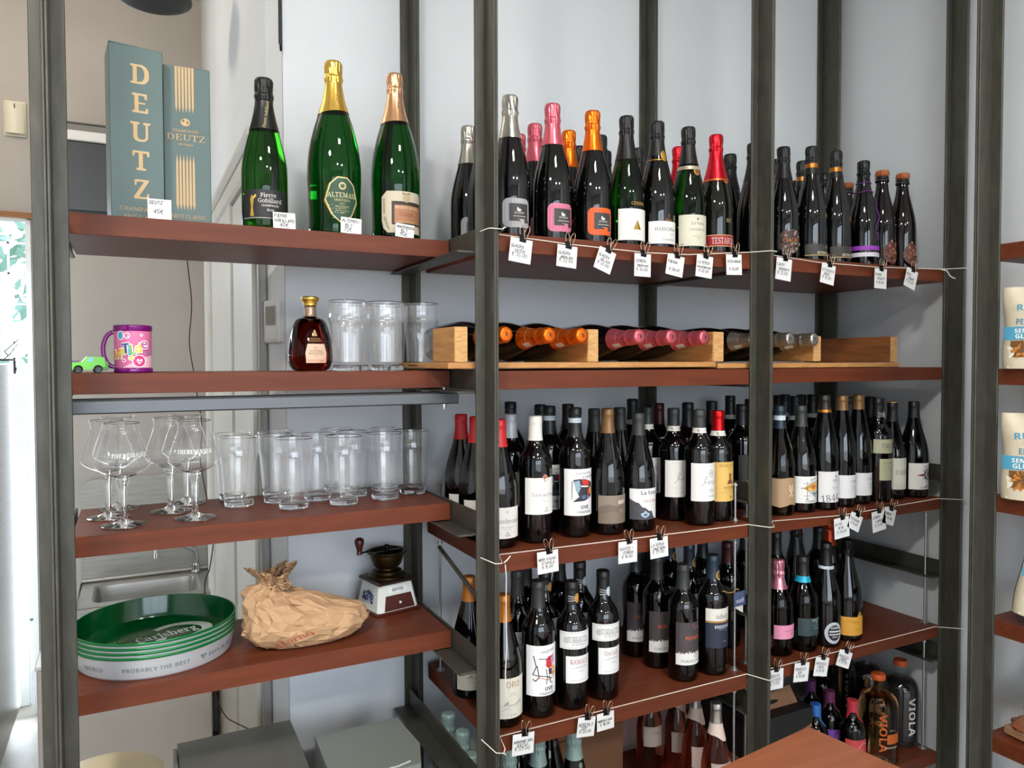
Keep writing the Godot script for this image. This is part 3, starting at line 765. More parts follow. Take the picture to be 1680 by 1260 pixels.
	var torr := func(c: String, name_: String, tint: String, seal: Material) -> Dictionary:
		return {"n": "wine_bottle", "shape": "bord", "h": 0.300, "r": 0.038, "glass": black, "cap": c_black, "cap_from": 0.82, "labels": [[lab(0.09, 0.142, 0.182), c, [["TORRACCIA", 0.002, 0.164, 0.014, "5a5a50", "serif", 0.0, 0.48], ["DEL PIANTAVIGNA", 0.002, 0.1525, 0.0038, "6a6a60", "serif", 0.0, 0.7], [0, 0.1785, 0.09, 0.0006, grey], [0, 0.145, 0.09, 0.0006, grey], [oval(-0.028, 0.163, 0.006, 0.008), "b8b8ac"]], 0.0], [lab(0.066, 0.064, 0.126), c, [[name_, 0.0, 0.113, 0.0105, tint, "serif", 0.0, 0.8], ["COLLINE NOVARESI", 0.004, 0.1015, 0.0026, "6a6a60"], [0.004, 0.0985, 0.05, 0.0005, grey], ["VESPOLINA", 0.004, 0.091, 0.0022, "6a6a60"], [0.004, 0.0705, 0.05, 0.0005, grey]], 0.12], [oval(0.007, 0.252, 0.0068, 0.011), seal, [[ring_lines(0.007, 0.252, 0.005, 0.0085, 16), "60605a", 0.0006], [pts([-14, 257, 0, 255]), "c8c8c0", 0.0012], [pts([-14, 251, 0, 251]), "c8c8c0", 0.0012], [pts([-14, 245, 1, 247]), "c8c8c0", 0.0012]], 0.0, "neck_seal"]]}
	K.tg = torr.call("b6b795", "ErbAvoglio", "7c8248", ink(Color("c0cdc8")))
	K.rm = torr.call("dcdbd8", "RAMALE", "a04848", ink(Color("c48a3c")))
	K.tc = torr.call("dcdbd8", "TreColli", "a05848", ink(Color("c4d4dc")))
	K.rm.h = 0.289
	K.fo = {"n": "wine_bottle", "shape": "burg", "h": 0.285, "r": 0.038, "glass": black, "cap": M("dark_brown_capsule", Color(0.10, 0.085, 0.07), 0.4), "cap_from": 0.80, "bands": [[0.2835, 0.2855, gold]], "labels": [[lab(0.08, 0.030, 0.122), "d6d4c8", [["FORMIN", 0.006, 0.080, 0.013, "77756c", "serif", 0.0, 0.75], ["2018", 0.014, 0.047, 0.0028, grey], [0.004, 0.042, 0.05, 0.0005, "a8a69c"], ["BIANCO", 0.012, 0.037, 0.0026, "6a6660"]], 0.0]]}
	K.pa = {"n": "wine_bottle", "shape": "burg", "h": 0.286, "r": 0.041, "glass": black, "cap": c_black, "cap_from": 0.83, "labels": [[lab(0.094, 0.026, 0.104), "e0ded6", [["passerina", 0.012, 0.0945, 0.0075, dark, "serif", 0.04], [pts([-26, 68, -4, 74, -4, 64]), "8c4038"], [oval(0.016, 0.070, 0.020, 0.016), "34464e"], [oval(0.017, 0.070, 0.016, 0.0125), "a8bcc4"], [oval(0.018, 0.070, 0.010, 0.010), "a03030"], [oval(0.019, 0.070, 0.004, 0.004), "202024"], [pts([-4, 82, 4, 88, 20, 90, 36, 84]), dark, 0.0018], [pts([-2, 62, 8, 50, 8, 38, 0, 34]), dark, 0.0018], [pts([14, 54, 20, 42, 34, 38]), dark, 0.0016], [pts([-10, 82, 4, 76]), dark, 0.0012], [pts([-8, 56, 0, 60]), dark, 0.0012], ["FABRINI", 0.004, 0.032, 0.006, "4a4844", "sans", 0.0, 1.25]], 0.0]]}

	# fourth shelf
	K["or"] = {"n": "wine_bottle", "shape": "burg", "h": 0.283, "r": 0.041, "glass": black, "cap": c_orange, "cap_from": 0.795, "labels": [[lab(0.088, 0.022, 0.110), "d5cfbf", [["ORO", 0.006, 0.096, 0.0125, "9a6c28", "sans", 0.0, 1.0], ["AMARONE", 0.006, 0.076, 0.0024, grey], ["DELLA VALPOLICELLA", 0.006, 0.072, 0.0016, grey], [pts([-22, 50, -6, 54, 8, 52, 24, 60, 30, 58, 30, 54, 12, 49, -6, 50]), "b4b0a4"], [pts([-18, 50, -10, 58, -4, 60, -6, 54]), "9a978c"], [pts([-16, 44, 0, 48, 16, 46, 30, 50]), "a8a498", 0.0008], [pts([-20, 40, -10, 44, 4, 40]), "a8a498", 0.0008], ["RICCHI", 0.006, 0.029, 0.0034, grey, "serif"]], 0.0]]}
	K.sg = {"n": "wine_bottle", "shape": "bord", "h": 0.302, "r": 0.038, "glass": black, "cap": c_char, "cap_from": 0.80, "labels": [[lab(0.09, 0.052, 0.165), "e6e5e2", [["sangiovese", 0.010, 0.152, 0.0078, dark, "serif", 0.1], [pts([2, 132, 8, 140, 20, 140, 20, 116, 10, 112, 2, 118]), "c43438"], [pts([14, 138, 24, 140, 28, 126, 18, 116]), "c88ab0"], [pts([16, 114, 26, 118, 30, 108, 18, 106]), "d8a030"], [pts([8, 112, 18, 112, 18, 98, 10, 98]), "3c3e5c"], [pts([18, 104, 30, 106, 30, 96, 18, 94]), "d8843c"], [pts([-26, 142, -20, 118, -28, 100]), dark, 0.002], [pts([-14, 136, 10, 134, 24, 142]), dark, 0.0016], [pts([-18, 120, -14, 94, -22, 86, -28, 90]), dark, 0.002], [pts([-26, 100, 0, 96, 16, 90]), dark, 0.0018], [pts([-12, 94, 10, 86, 28, 92]), "c87030", 0.0016], [pts([2, 112, 6, 92, 2, 78]), dark, 0.0018], [pts([10, 96, 14, 80, 20, 80]), dark, 0.0018], ["UVE", 0.010, 0.068, 0.0085, dark, "bold"], ["FABRINI", 0.006, 0.0575, 0.0058, "4a4844", "sans", 0.0, 1.25]], 0.0]]}
	K.fz = {"n": "wine_bottle", "shape": "bord", "h": 0.287, "r": 0.038, "glass": black, "cap": c_char, "cap_from": 0.79, "labels": [[lab(0.084, 0.072, 0.150), "41393a", [["FONTEZOPPA", 0.014, 0.136, 0.0026, "b8aca8"], ["PEPATO", 0.006, 0.111, 0.0095, "b8502c", "bold"], [pts([-2, 141, 8, 141, 8, 145, 2, 147]), "8c3440"]], 0.02], [pts([-42, 44, 42, 44, 42, 74, 34, 78, 24, 73, 16, 77, 4, 74, -8, 79, -22, 74, -34, 77, -42, 72]), "d8d5cf", [["FONTEZOPPA", 0.004, 0.0535, 0.0066, "55504c", "sans", 0.0, 1.2], [0.014, 0.0665, 0.016, 0.012, "b8b4ac"]], 0.02]]}
	K.ed = {"n": "wine_bottle", "shape": "bord", "h": 0.301, "r": 0.038, "glass": black, "cap": c_blue, "cap_from": 0.80, "labels": [[lab(0.082, 0.072, 0.138), "23283a", [["EDIZIONE", 0.006, 0.126, 0.0075, "c8ccd4", "bold"], ["CINQUE AUTOCTONI", 0.006, 0.118, 0.0028, "a8acb8"], ["ITALIA", 0.010, 0.088, 0.0032, "a8acb8"]], 0.0], [lab(0.082, 0.136, 0.172), "d4d0c6", [[pts([-16, 146, -14, 158, -8, 154, 0, 160, 6, 154, 14, 158, 24, 152, 24, 146]), "b0aca2"], [0, 0.1385, 0.082, 0.0045, "a07838"]], 0.0], [oval(0.007, 0.250, 0.0085, 0.0125), M("medal_gold", Color(0.78, 0.60, 0.25), 0.28, 0.8), [[ring_lines(0.007, 0.250, 0.0068, 0.0106, 20), "f0e4b8", 0.0009], ["99", 0.007, 0.253, 0.006, "5c4010", "bold"], [0.007, 0.245, 0.009, 0.003, "6a5018"]], 0.0, "medal"]]}
	K.pk = {"n": "sparkling_bottle", "shape": "bell", "h": 0.255, "r": 0.041, "glass": rosedark, "foil": M("pale_pink_foil", Color(0.86, 0.55, 0.60), 0.28, 0.75), "foil_from": 0.70, "labels": [[lab(0.084, 0.049, 0.086), "d98ba4", [["PROSECCO ROSE", 0.006, 0.071, 0.004, "8c4c64"], ["MILLESIMATO", 0.016, 0.063, 0.003, "8c4c64"], ["BRUT", 0.016, 0.057, 0.003, "8c4c64"]], 0.08]]}
	K.tl = {"n": "sparkling_bottle", "shape": "bell", "h": 0.256, "r": 0.041, "glass": smoky, "cap": M("dark_olive_capsule", Color(0.10, 0.10, 0.085), 0.4), "cap_from": 0.775, "bands": [[0.187, 0.203, M("teal_band", Color(0.12, 0.62, 0.74), 0.35, 0.2)]], "labels": [[lab(0.076, 0.046, 0.094), "2c3c3e", [["PROSECCO", 0.016, 0.088, 0.005, "c8d4d4"], ["DOC", 0.018, 0.081, 0.004, "c8d4d4"], [0.016, 0.073, 0.03, 0.004, "3c6a5c"], ["EXTRA DRY", 0.018, 0.065, 0.003, "c8d4d4"]], -0.12]]}
	K.co = {"n": "sparkling_bottle", "shape": "spark", "h": 0.286, "r": 0.041, "glass": black, "cap": f_black, "cap_from": 0.78, "bands": [[0.214, 0.222, "c4ccd0", [["CONTE", 0.0, 0.218, 0.0045, "4a545c"]]]], "labels": [[oval(0, 0.042, 0.026, 0.030, 28), "b0b2b8", [[oval(0.002, 0.042, 0.019, 0.022), "222226"], ["CONTE", 0.004, 0.056, 0.006, "d8d8dc", "bold"], [0.004, 0.046, 0.034, 0.004, "c8c8cc"], [0.004, 0.038, 0.034, 0.003, "c8c8cc"], ["BRUT", 0.004, 0.031, 0.005, "d8d8dc"]], -0.12]]}
	K.ye = {"n": "sparkling_bottle", "shape": "spark", "h": 0.284, "r": 0.042, "glass": black, "foil": f_glit, "foil_from": 0.86, "labels": [[pts([-42, 22, -40, 19, 40, 19, 42, 22, 42, 72, 24, 72, 20, 84, 12, 84, 8, 72, -40, 72, -42, 68]), "d59a34", [["Cuvée", -0.002, 0.058, 0.009, "a06c1c", "serif", -0.25], ["Brut", 0.008, 0.036, 0.006, "a06c1c", "serif"], [oval(0.016, 0.078, 0.0025, 0.004), "5a3c14"]], -0.25]]}
	K.oc = {"n": "sparkling_bottle", "shape": "spark", "h": 0.292, "r": 0.040, "glass": black, "foil": M("copper_orange_foil", Color(0.75, 0.26, 0.10), 0.3, 0.6), "foil_from": 0.68}

	# lowest shelf
	K.tf = {"n": "sparkling_bottle", "shape": "spark", "h": 0.315, "r": 0.045, "glass": black, "foil": f_teal, "foil_from": 0.76, "bands": [], "labels": [[oval(0.006, 0.228, 0.005, 0.007), "7e9088", [], 0.0, "neck_seal"]]}
	K.rs = {"n": "rose_bottle", "shape": "burg", "h": 0.300, "r": 0.038, "glass": rose, "cap": c_steel, "cap_from": 0.83, "drip": Color("dcc8bc"), "labels": [[lab(0.07, 0.10, 0.155), "bdb0a8", [["TORRACCIA", 0.012, 0.138, 0.009, "7c5448", "serif", 0.0, 0.6], [0, 0.151, 0.07, 0.0006, grey]], 0.0]]}
	var wax_label := func(c: String) -> Array: return [[lab(0.09, 0.02, 0.098), c, [[ring_lines(0.010, 0.066, 0.019, 0.022, 22), "f0d8d4", 0.0012], [pts([2, 44, 6, 50, 10, 46, 14, 52, 10, 40]), "f0d8d4", 0.0012]], 0.0]]
	for c in [["wp", "5c3060", ""], ["wb", "2c64a8", ""], ["wd", "702830", ""], ["wm", "74345c", "7440a0"], ["wr", "b83440", "c84448"]]:
		K[c[0]] = {"n": "wax_bottle", "shape": "wax", "h": 0.20, "r": 0.036, "glass": black, "wax": M("wax_" + c[0], Color(c[1]), 0.3), "labels": wax_label.call(c[2]) if c[2] else []}
	var violet := M("dark_syrup_glass", Color(0.028, 0.012, 0.02), 0.04)
	var vert := func(c: String) -> Array: return [[[["VIOLA", 0.0, 0.098, 0.021, c, "bold", -PI / 2, 1.35]], -0.15]]
	var orange := M("orange_stopper", Color(0.83, 0.36, 0.14), 0.5)
	K.vo = {"n": "liquor_bottle", "shape": "gin", "h": 0.255, "r": 0.055, "top": 0.95, "glass": amber, "stopper": orange, "labels": [[rect(0.034, 0.082, 0.046, 0.028), "d0621c", [], -0.55]], "direct": [[[["VIOLA", 0.0, 0.100, 0.021, "d0621c", "bold", -PI / 2, 1.3], ["birra", 0.026, 0.108, 0.006, "d8c8b0"], ["blonde beer", 0.026, 0.058, 0.006, "d8c8b0", "bold"]], -0.55]]}
	K.vd = {"n": "liquor_bottle", "shape": "gin", "h": 0.255, "r": 0.055, "top": 0.95, "glass": clear, "liquid": violet, "level": 0.80, "stopper": orange, "direct": vert.call("d4d0cc")}
	return K

# ---------------------------------------------------------------- the setting
func room() -> void:
	var white := textured("wall_paint", noise_tex(0.01, Color(0.81, 0.825, 0.835), Color(0.84, 0.855, 0.865), 256, 3), Vector3(0.5, 0.5, 0.5), 0.75)
	var greige := textured("kitchen_paint", noise_tex(0.01, Color(0.66, 0.635, 0.61), Color(0.70, 0.675, 0.645), 256, 4), Vector3(0.5, 0.5, 0.5), 0.7)
	var ceil_m := M("ceiling_paint", Color(0.85, 0.85, 0.84), 0.9)
	var floor_m := textured("floor_stone", noise_tex(0.02, Color(0.60, 0.57, 0.52), Color(0.70, 0.67, 0.62), 512, 5), Vector3(0.6, 0.6, 0.6), 0.45)
	var m := MB.new()
	m.box(P(-0.2, -0.05, 0.3), Vector3(5.2, 0.1, 8.0))
	struct("floor", m, floor_m)
	m = MB.new()
	m.box(P(-0.2, 3.2, 0.3), Vector3(5.2, 0.1, 8.0))
	struct("ceiling", m, ceil_m)
	# back wall with its free end, seen from above as polygons in (x, -n)
	m = MB.new()
	var up := Transform3D(Basis(Vector3.RIGHT, Vector3(0, 0, 1), Vector3.UP), Vector3.ZERO)   # prism depth becomes height
	m.prism(PackedVector2Array([Vector2(0.333, -WALL_N), Vector2(2.33, -WALL_N), Vector2(2.33, -2.0), Vector2(0.405, -2.0)]), 0.0, 3.15, up)
	struct("wall_back", m, white)
	m = MB.new()
	m.prism(PackedVector2Array([Vector2(0.332, -WALL_N - 0.001), Vector2(0.404, -2.001), Vector2(0.405, -3.75), Vector2(0.305, -3.75), Vector2(0.305, -1.95)]), 0.0, 3.15, up)
	struct("wall_left", m, white)
	m = MB.new()
	m.box(P(SIDE_X + 0.06, 1.575, -0.8), Vector3(0.12, 3.15, 5.35))
	struct("wall_right", m, white)
	# kitchen
	m = MB.new()
	m.box(P(0.02, 1.575, 3.81), Vector3(0.785, 3.15, 0.12))
	m.box(P(-0.99, 2.63, 3.81), Vector3(1.235, 1.04, 0.12))
	m.box(P(-1.52, 1.575, 3.81), Vector3(0.2, 3.15, 0.12))
	struct("wall_kitchen", m, greige)
	m = MB.new()
	m.box(P(-1.66, 1.575, 2.85), Vector3(0.1, 3.15, 1.95))
	m.box(P(-1.85, 1.575, 1.93), Vector3(1.5, 3.15, 0.1))
	struct("wall_partition", m, greige)
	m = MB.new()
	m.box(P(-2.66, 1.575, -0.8), Vector3(0.12, 3.15, 5.5))
	struct("wall_far", m, white)
	# shop front behind the camera, with its window
	m = MB.new()
	m.box(P(-0.2, 0.3, -3.46), Vector3(5.0, 0.6, 0.12))
	m.box(P(-0.2, 2.95, -3.46), Vector3(5.0, 0.4, 0.12))
	m.box(P(-2.2, 1.675, -3.46), Vector3(1.0, 2.15, 0.12))
	m.box(P(2.05, 1.675, -3.46), Vector3(0.5, 2.15, 0.12))
	struct("wall_front", m, white)
	var frame := M("dark_window_frame", Color(0.2, 0.2, 0.2), 0.5, 0.3)
	m = MB.new()
	for x in [-1.68, -0.55, 0.6, 1.78]: m.box(P(x, 1.675, -3.46), Vector3(0.06, 2.15, 0.08))
	for y in [0.62, 2.73]: m.box(P(0.05, y, -3.46), Vector3(3.5, 0.06, 0.08))
	var w := struct("window_1", m, frame)
	var pane := M("window_pane", Color(1, 1, 1), 0.0)
	pane.albedo_color.a = 0.02
	pane.transparency = BaseMaterial3D.TRANSPARENCY_ALPHA
	for i in 3:
		m = MB.new()
		m.box(P(-1.115 + i * 1.155, 1.675, -3.46), Vector3(1.08, 2.05, 0.006))
		part(w, "pane", m, pane)
	# door in the side wall: fluted casing, leaf, dark gap
	var cream := textured("cream_gloss", noise_tex(0.02, Color(0.77, 0.765, 0.73), Color(0.79, 0.785, 0.75), 256, 8), Vector3(1, 1, 1), 0.4)
	m = MB.new()
	for s in [[3.47, 0.022], [3.40, 0.03], [3.33, 0.02], [3.25, 0.034], [3.17, 0.02], [3.08, 0.028]]: m.box(P(0.305 - s[1] / 2, 1.03, s[0]), Vector3(s[1], 2.06, 0.06), 0.008)
	m.box(P(0.289, 1.0, 2.745), Vector3(0.032, 2.0, 0.58), 0.006)
	m.box(P(0.285, 2.015, 2.72), Vector3(0.04, 0.06, 1.58), 0.008)
	m.box(P(0.280, 2.06, 2.72), Vector3(0.05, 0.035, 1.62), 0.008)
	var d := struct("door_1", m, cream)
	m = MB.new()
	m.box(P(0.289, 0.985, 2.195), Vector3(0.032, 1.97, 0.40), 0.006)
	part(d, "door_leaf", m, cream)
	m = MB.new()
	m.box(P(0.300, 1.0, 2.43), Vector3(0.01, 1.98, 0.05))
	part(d, "door_gap", m, M("dark_gap", Color(0.05, 0.045, 0.04), 0.9))
	m = MB.new()
	m.box(P(0.294, 1.0, 1.972), Vector3(0.022, 2.0, 0.04), 0.006)
	part(d, "jamb", m, M("grey_jamb", Color(0.55, 0.54, 0.52), 0.5))
	m = MB.new()
	m.lathe(smooth([Vector2(0.0, 0.0), Vector2(0.012, 0.004), Vector2(0.012, 0.02), Vector2(0.007, 0.03), Vector2(0.0, 0.032)]), 20, Transform3D(Basis(Vector3.FORWARD, Vector3.LEFT, Vector3.UP), P(0.283, 1.07, 1.972)))
	part(d, "door_stop", m, M("grey_jamb"))
	# door opening to the yard
	m = MB.new()
	var brown := M("brown_lintel", Color(0.55, 0.36, 0.20), 0.6)
	m.box(P(-0.89, 2.118, 3.742), Vector3(1.06, 0.022, 0.03))
	var y := struct("door_2", m, brown)
	var white_frame := M("white_frame", Color(0.86, 0.87, 0.87), 0.4)
	m = MB.new()
	m.box(P(-0.385, 1.05, 3.80), Vector3(0.02, 2.1, 0.1))
	m.box(P(-0.50, 0.55, 3.86), Vector3(0.16, 1.1, 0.03), 0.004)
	part(y, "door_frame", m, white_frame)
	m = MB.new()
	m.box(P(-0.47, 1.475, 3.84), Vector3(0.05, 0.014, 0.014))
	m.box(P(-0.452, 1.49, 3.84), Vector3(0.008, 0.07, 0.012))
	part(y, "latch", m, M("dark_wire", Color(0.12, 0.11, 0.1), 0.35, 0.8))
	# yard
	m = MB.new()
	m.box(P(-1.0, -0.06, 7.3), Vector3(9.0, 0.1, 6.9))
	struct("terrace", m, M("pale_terrace", Color(0.78, 0.76, 0.70), 0.8))
	m = MB.new()
	m.box(P(-2.2, 0.65, 6.3), Vector3(5.0, 1.3, 0.15))
	struct("wall_yard", m, M("yard_wall", Color(0.86, 0.86, 0.84), 0.9))
	m = MB.new()
	for i in 22: m.box(P(-3.4 + i * 0.17, 1.95, 5.6), Vector3(0.012, 1.4, 0.012))
	for i in 8: m.box(P(-1.6, 1.3 + i * 0.19, 5.6), Vector3(3.7, 0.012, 0.012))
	whole("wire_trellis", m, white_frame, "white wire trellis in front of the bushes beyond the yard door", "trellis")
	var leaves := MB.new()
	for i in 2600:
		var c := P(-1.6 + rng.randf_range(-1.8, 1.8), 1.2 + rng.randf_range(0, 2.4), 7.4 + rng.randf_range(-0.7, 0.5))
		var b := Basis.from_euler(Vector3(rng.randf() * TAU, rng.randf() * TAU, rng.randf() * TAU)) * rng.randf_range(0.05, 0.1)
		leaves.tri(c + b.x, c + b.y * 0.4, c - b.x, b.z.normalized())
		leaves.tri(c + b.x, c - b.x, c - b.y * 0.4, b.z.normalized())
	var o := whole("garden_bushes", leaves, M("yard_leaves", Color(0.55, 0.68, 0.60), 0.6), "pale green bushes beyond the yard door", "bushes")
	o.set_meta("kind", "stuff")
	m = MB.new()
	m.box(P(-0.55, 0.75, 5.3), Vector3(0.35, 1.5, 0.3), 0.01)
	whole("yard_cabinet", m, M("yard_cabinet", Color(0.80, 0.81, 0.80), 0.6), "white cabinet standing outside in the bright yard", "cabinet")


func lamps() -> void:   # square ceiling panels of the shop, in a row behind and over the camera
	var glow := M("lamp_glow", Color(1, 1, 1), 0.6)
	glow.emission_enabled = true
	glow.emission = Color(1.0, 0.98, 0.95)
	glow.emission_energy_multiplier = 6.0
	var body := M("lamp_body", Color(0.85, 0.85, 0.85), 0.5)
	for a in LAMPS:
		var at := P(a[0], 3.13, a[1])
		var t := thing("ceiling_lamp", "square white panel lamp on the ceiling, " + a[3], "lamp", at, 0.0, "ceiling panel lamps")
		var m := MB.new()
		m.box(Vector3.ZERO, Vector3(0.34, 0.04, 0.34), 0.005)
		part(t, "housing", m, body)
		m = MB.new()
		m.box(Vector3(0, -0.021, 0), Vector3(0.30, 0.004, 0.30))
		part(t, "diffuser", m, glow)
		var l := AreaLight3D.new()
		l.name = "panel_light"
		l.area_size = Vector2(0.3, 0.3)
		l.light_energy = a[2]
		l.light_color = Color(1.0, 0.985, 0.96)
		l.set("area_range", 20.0)
		l.shadow_enabled = true
		l.rotation.x = -PI / 2
		l.position = Vector3(0, -0.03, 0)
		t.add_child(l)


func kitchen_lamp() -> void:   # a frosted globe on the kitchen ceiling, out of the frame
	var t := thing("kitchen_lamp", "round frosted globe lamp on the kitchen ceiling", "lamp", P(-0.7, 3.0, 2.7))
	var glow := M("globe_glow", Color(1, 1, 1), 0.6)
	glow.emission_enabled = true
	glow.emission = Color(1.0, 0.93, 0.84)
	glow.emission_energy_multiplier = 4.0
	var m := MB.new()
	var ring := PackedVector2Array()
	for i in 13: ring.append(Vector2(0.09 * sin(PI * i / 12), -0.09 * cos(PI * i / 12)))
	m.lathe(ring, 28)
	part(t, "globe", m, glow)
	m = MB.new()
	m.lathe(PackedVector2Array([Vector2(0, 0.088), Vector2(0.03, 0.09), Vector2(0.05, 0.148), Vector2(0, 0.15)]), 24)
	part(t, "ceiling_rose", m, M("lamp_body"))
	var l := OmniLight3D.new()
	l.name = "globe_light"
	l.light_energy = 0.45
	l.light_color = Color(1.0, 0.93, 0.84)
	l.light_size = 0.07
	l.omni_range = 20.0
	l.omni_attenuation = 2.0
	l.shadow_enabled = true
	t.add_child(l)

# ---------------------------------------------------------------- steelwork and shelves
func steel() -> StandardMaterial3D:
	if not mats.has("raw_steel"):
		var m := textured("raw_steel", noise_tex(0.03, Color(0.245, 0.24, 0.21), Color(0.32, 0.315, 0.275), 512, 11, FastNoiseLite.TYPE_SIMPLEX_SMOOTH, 5), Vector3(3, 0.7, 3), 0.42, 0.35)
		m.heightmap_enabled = false
	return mats["raw_steel"]

func post(x: float, n_flange: float, n_tip: float, label: String) -> void:   # two angle irons back to back: a flange and a web towards the room
	var t := thing("steel_post", label, "post", P(x, 0, n_flange))
	var m := MB.new()
	m.box(Vector3(-0.013, 1.575, -0.003), Vector3(0.025, 3.15, 0.006), 0.001)
	part(t, "flange", m, steel())
	m = MB.new()
	m.box(Vector3(0.013, 1.575, -0.003), Vector3(0.025, 3.15, 0.006), 0.001)
	part(t, "flange", m, steel())
	var d := n_flange - n_tip
	for s in [-1, 1]:
		m = MB.new()
		m.box(Vector3(s * 0.0026, 1.575, d / 2 + 0.0002), Vector3(0.0048, 3.15, d), 0.001)
		part(t, "web", m, steel())

func bracket(x: float, y: float, n0: float, n1: float, side: float, label: String) -> void:   # angle iron along n; y is its top
	var t := thing("angle_bracket", label, "bracket", P(x, y, n0))
	var m := MB.new()
	var l := n1 - n0
	m.box(Vector3(0, -0.022, -l / 2), Vector3(0.005, 0.044, l), 0.001)
	part(t, "upright_leg", m, steel())
	m = MB.new()
	var wd := 0.009 if x < 0.0 else 0.046 if x < 1.0 or x > 1.5 else 0.027
	m.box(Vector3(side * (wd / 2 - 0.0025), -0.0475, -l / 2), Vector3(wd, 0.005, l), 0.001)
	part(t, "flat_leg", m, steel())

func board(called: String, x0: float, x1: float, n0: float, n1: float, top: float, thick: float, label: String, turn := 0.0) -> Node3D:
	var t := thing(called, label, "shelf", P((x0 + x1) / 2, top - thick, (n0 + n1) / 2), turn)
	var w := M("mahogany_laminate", Color.WHITE, 0.42)
	if w.albedo_texture == null:
		textured("mahogany_laminate", noise_tex(0.012, Color(0.355, 0.168, 0.096), Color(0.43, 0.212, 0.122), 512, 21, FastNoiseLite.TYPE_SIMPLEX_SMOOTH, 5), Vector3(0.6, 6, 6), 0.4)
		w.metallic_specular = 0.35
	var m := MB.new()
	m.box(Vector3(0, thick / 2, -0.001), Vector3(x1 - x0, thick, n1 - n0 - 0.002), 0.0008)
	part(t, "board", m, w)
	m = MB.new()
	m.box(Vector3(0, thick / 2, (n1 - n0) / 2 - 0.0005), Vector3(x1 - x0, thick - 0.001, 0.001))
	part(t, "front_edging", m, w)
	return t

func rod(x: float, n: float, y0: float, y1: float, label: String) -> void:
	var t := thing("threaded_rod", label, "rod", P(x, y0, n))
	var z := M("zinc", Color(0.74, 0.75, 0.76), 0.3, 0.9)
	var m := MB.new()
	m.tube([Vector3.ZERO, Vector3(0, y1 - y0, 0)], 0.003, 8)
	part(t, "rod", m, z)
	var s3 := y0 + 0.05
	for k in 2:
		m = MB.new()
		m.lathe(PackedVector2Array([Vector2(0, 0), Vector2(0.0065, 0), Vector2(0.0065, 0.005), Vector2(0, 0.005)]), 6, Transform3D(Basis(), Vector3(0, [s3 - y0 + 0.0016, y1 - y0 - 0.008][k], 0)))
		part(t, "nut", m, z)
	m = MB.new()
	m.lathe(PackedVector2Array([Vector2(0.003, 0), Vector2(0.011, 0), Vector2(0.011, 0.0014), Vector2(0.003, 0.0014)]), 20, Transform3D(Basis(), Vector3(0, s3 - y0, 0)))
	part(t, "washer", m, z)

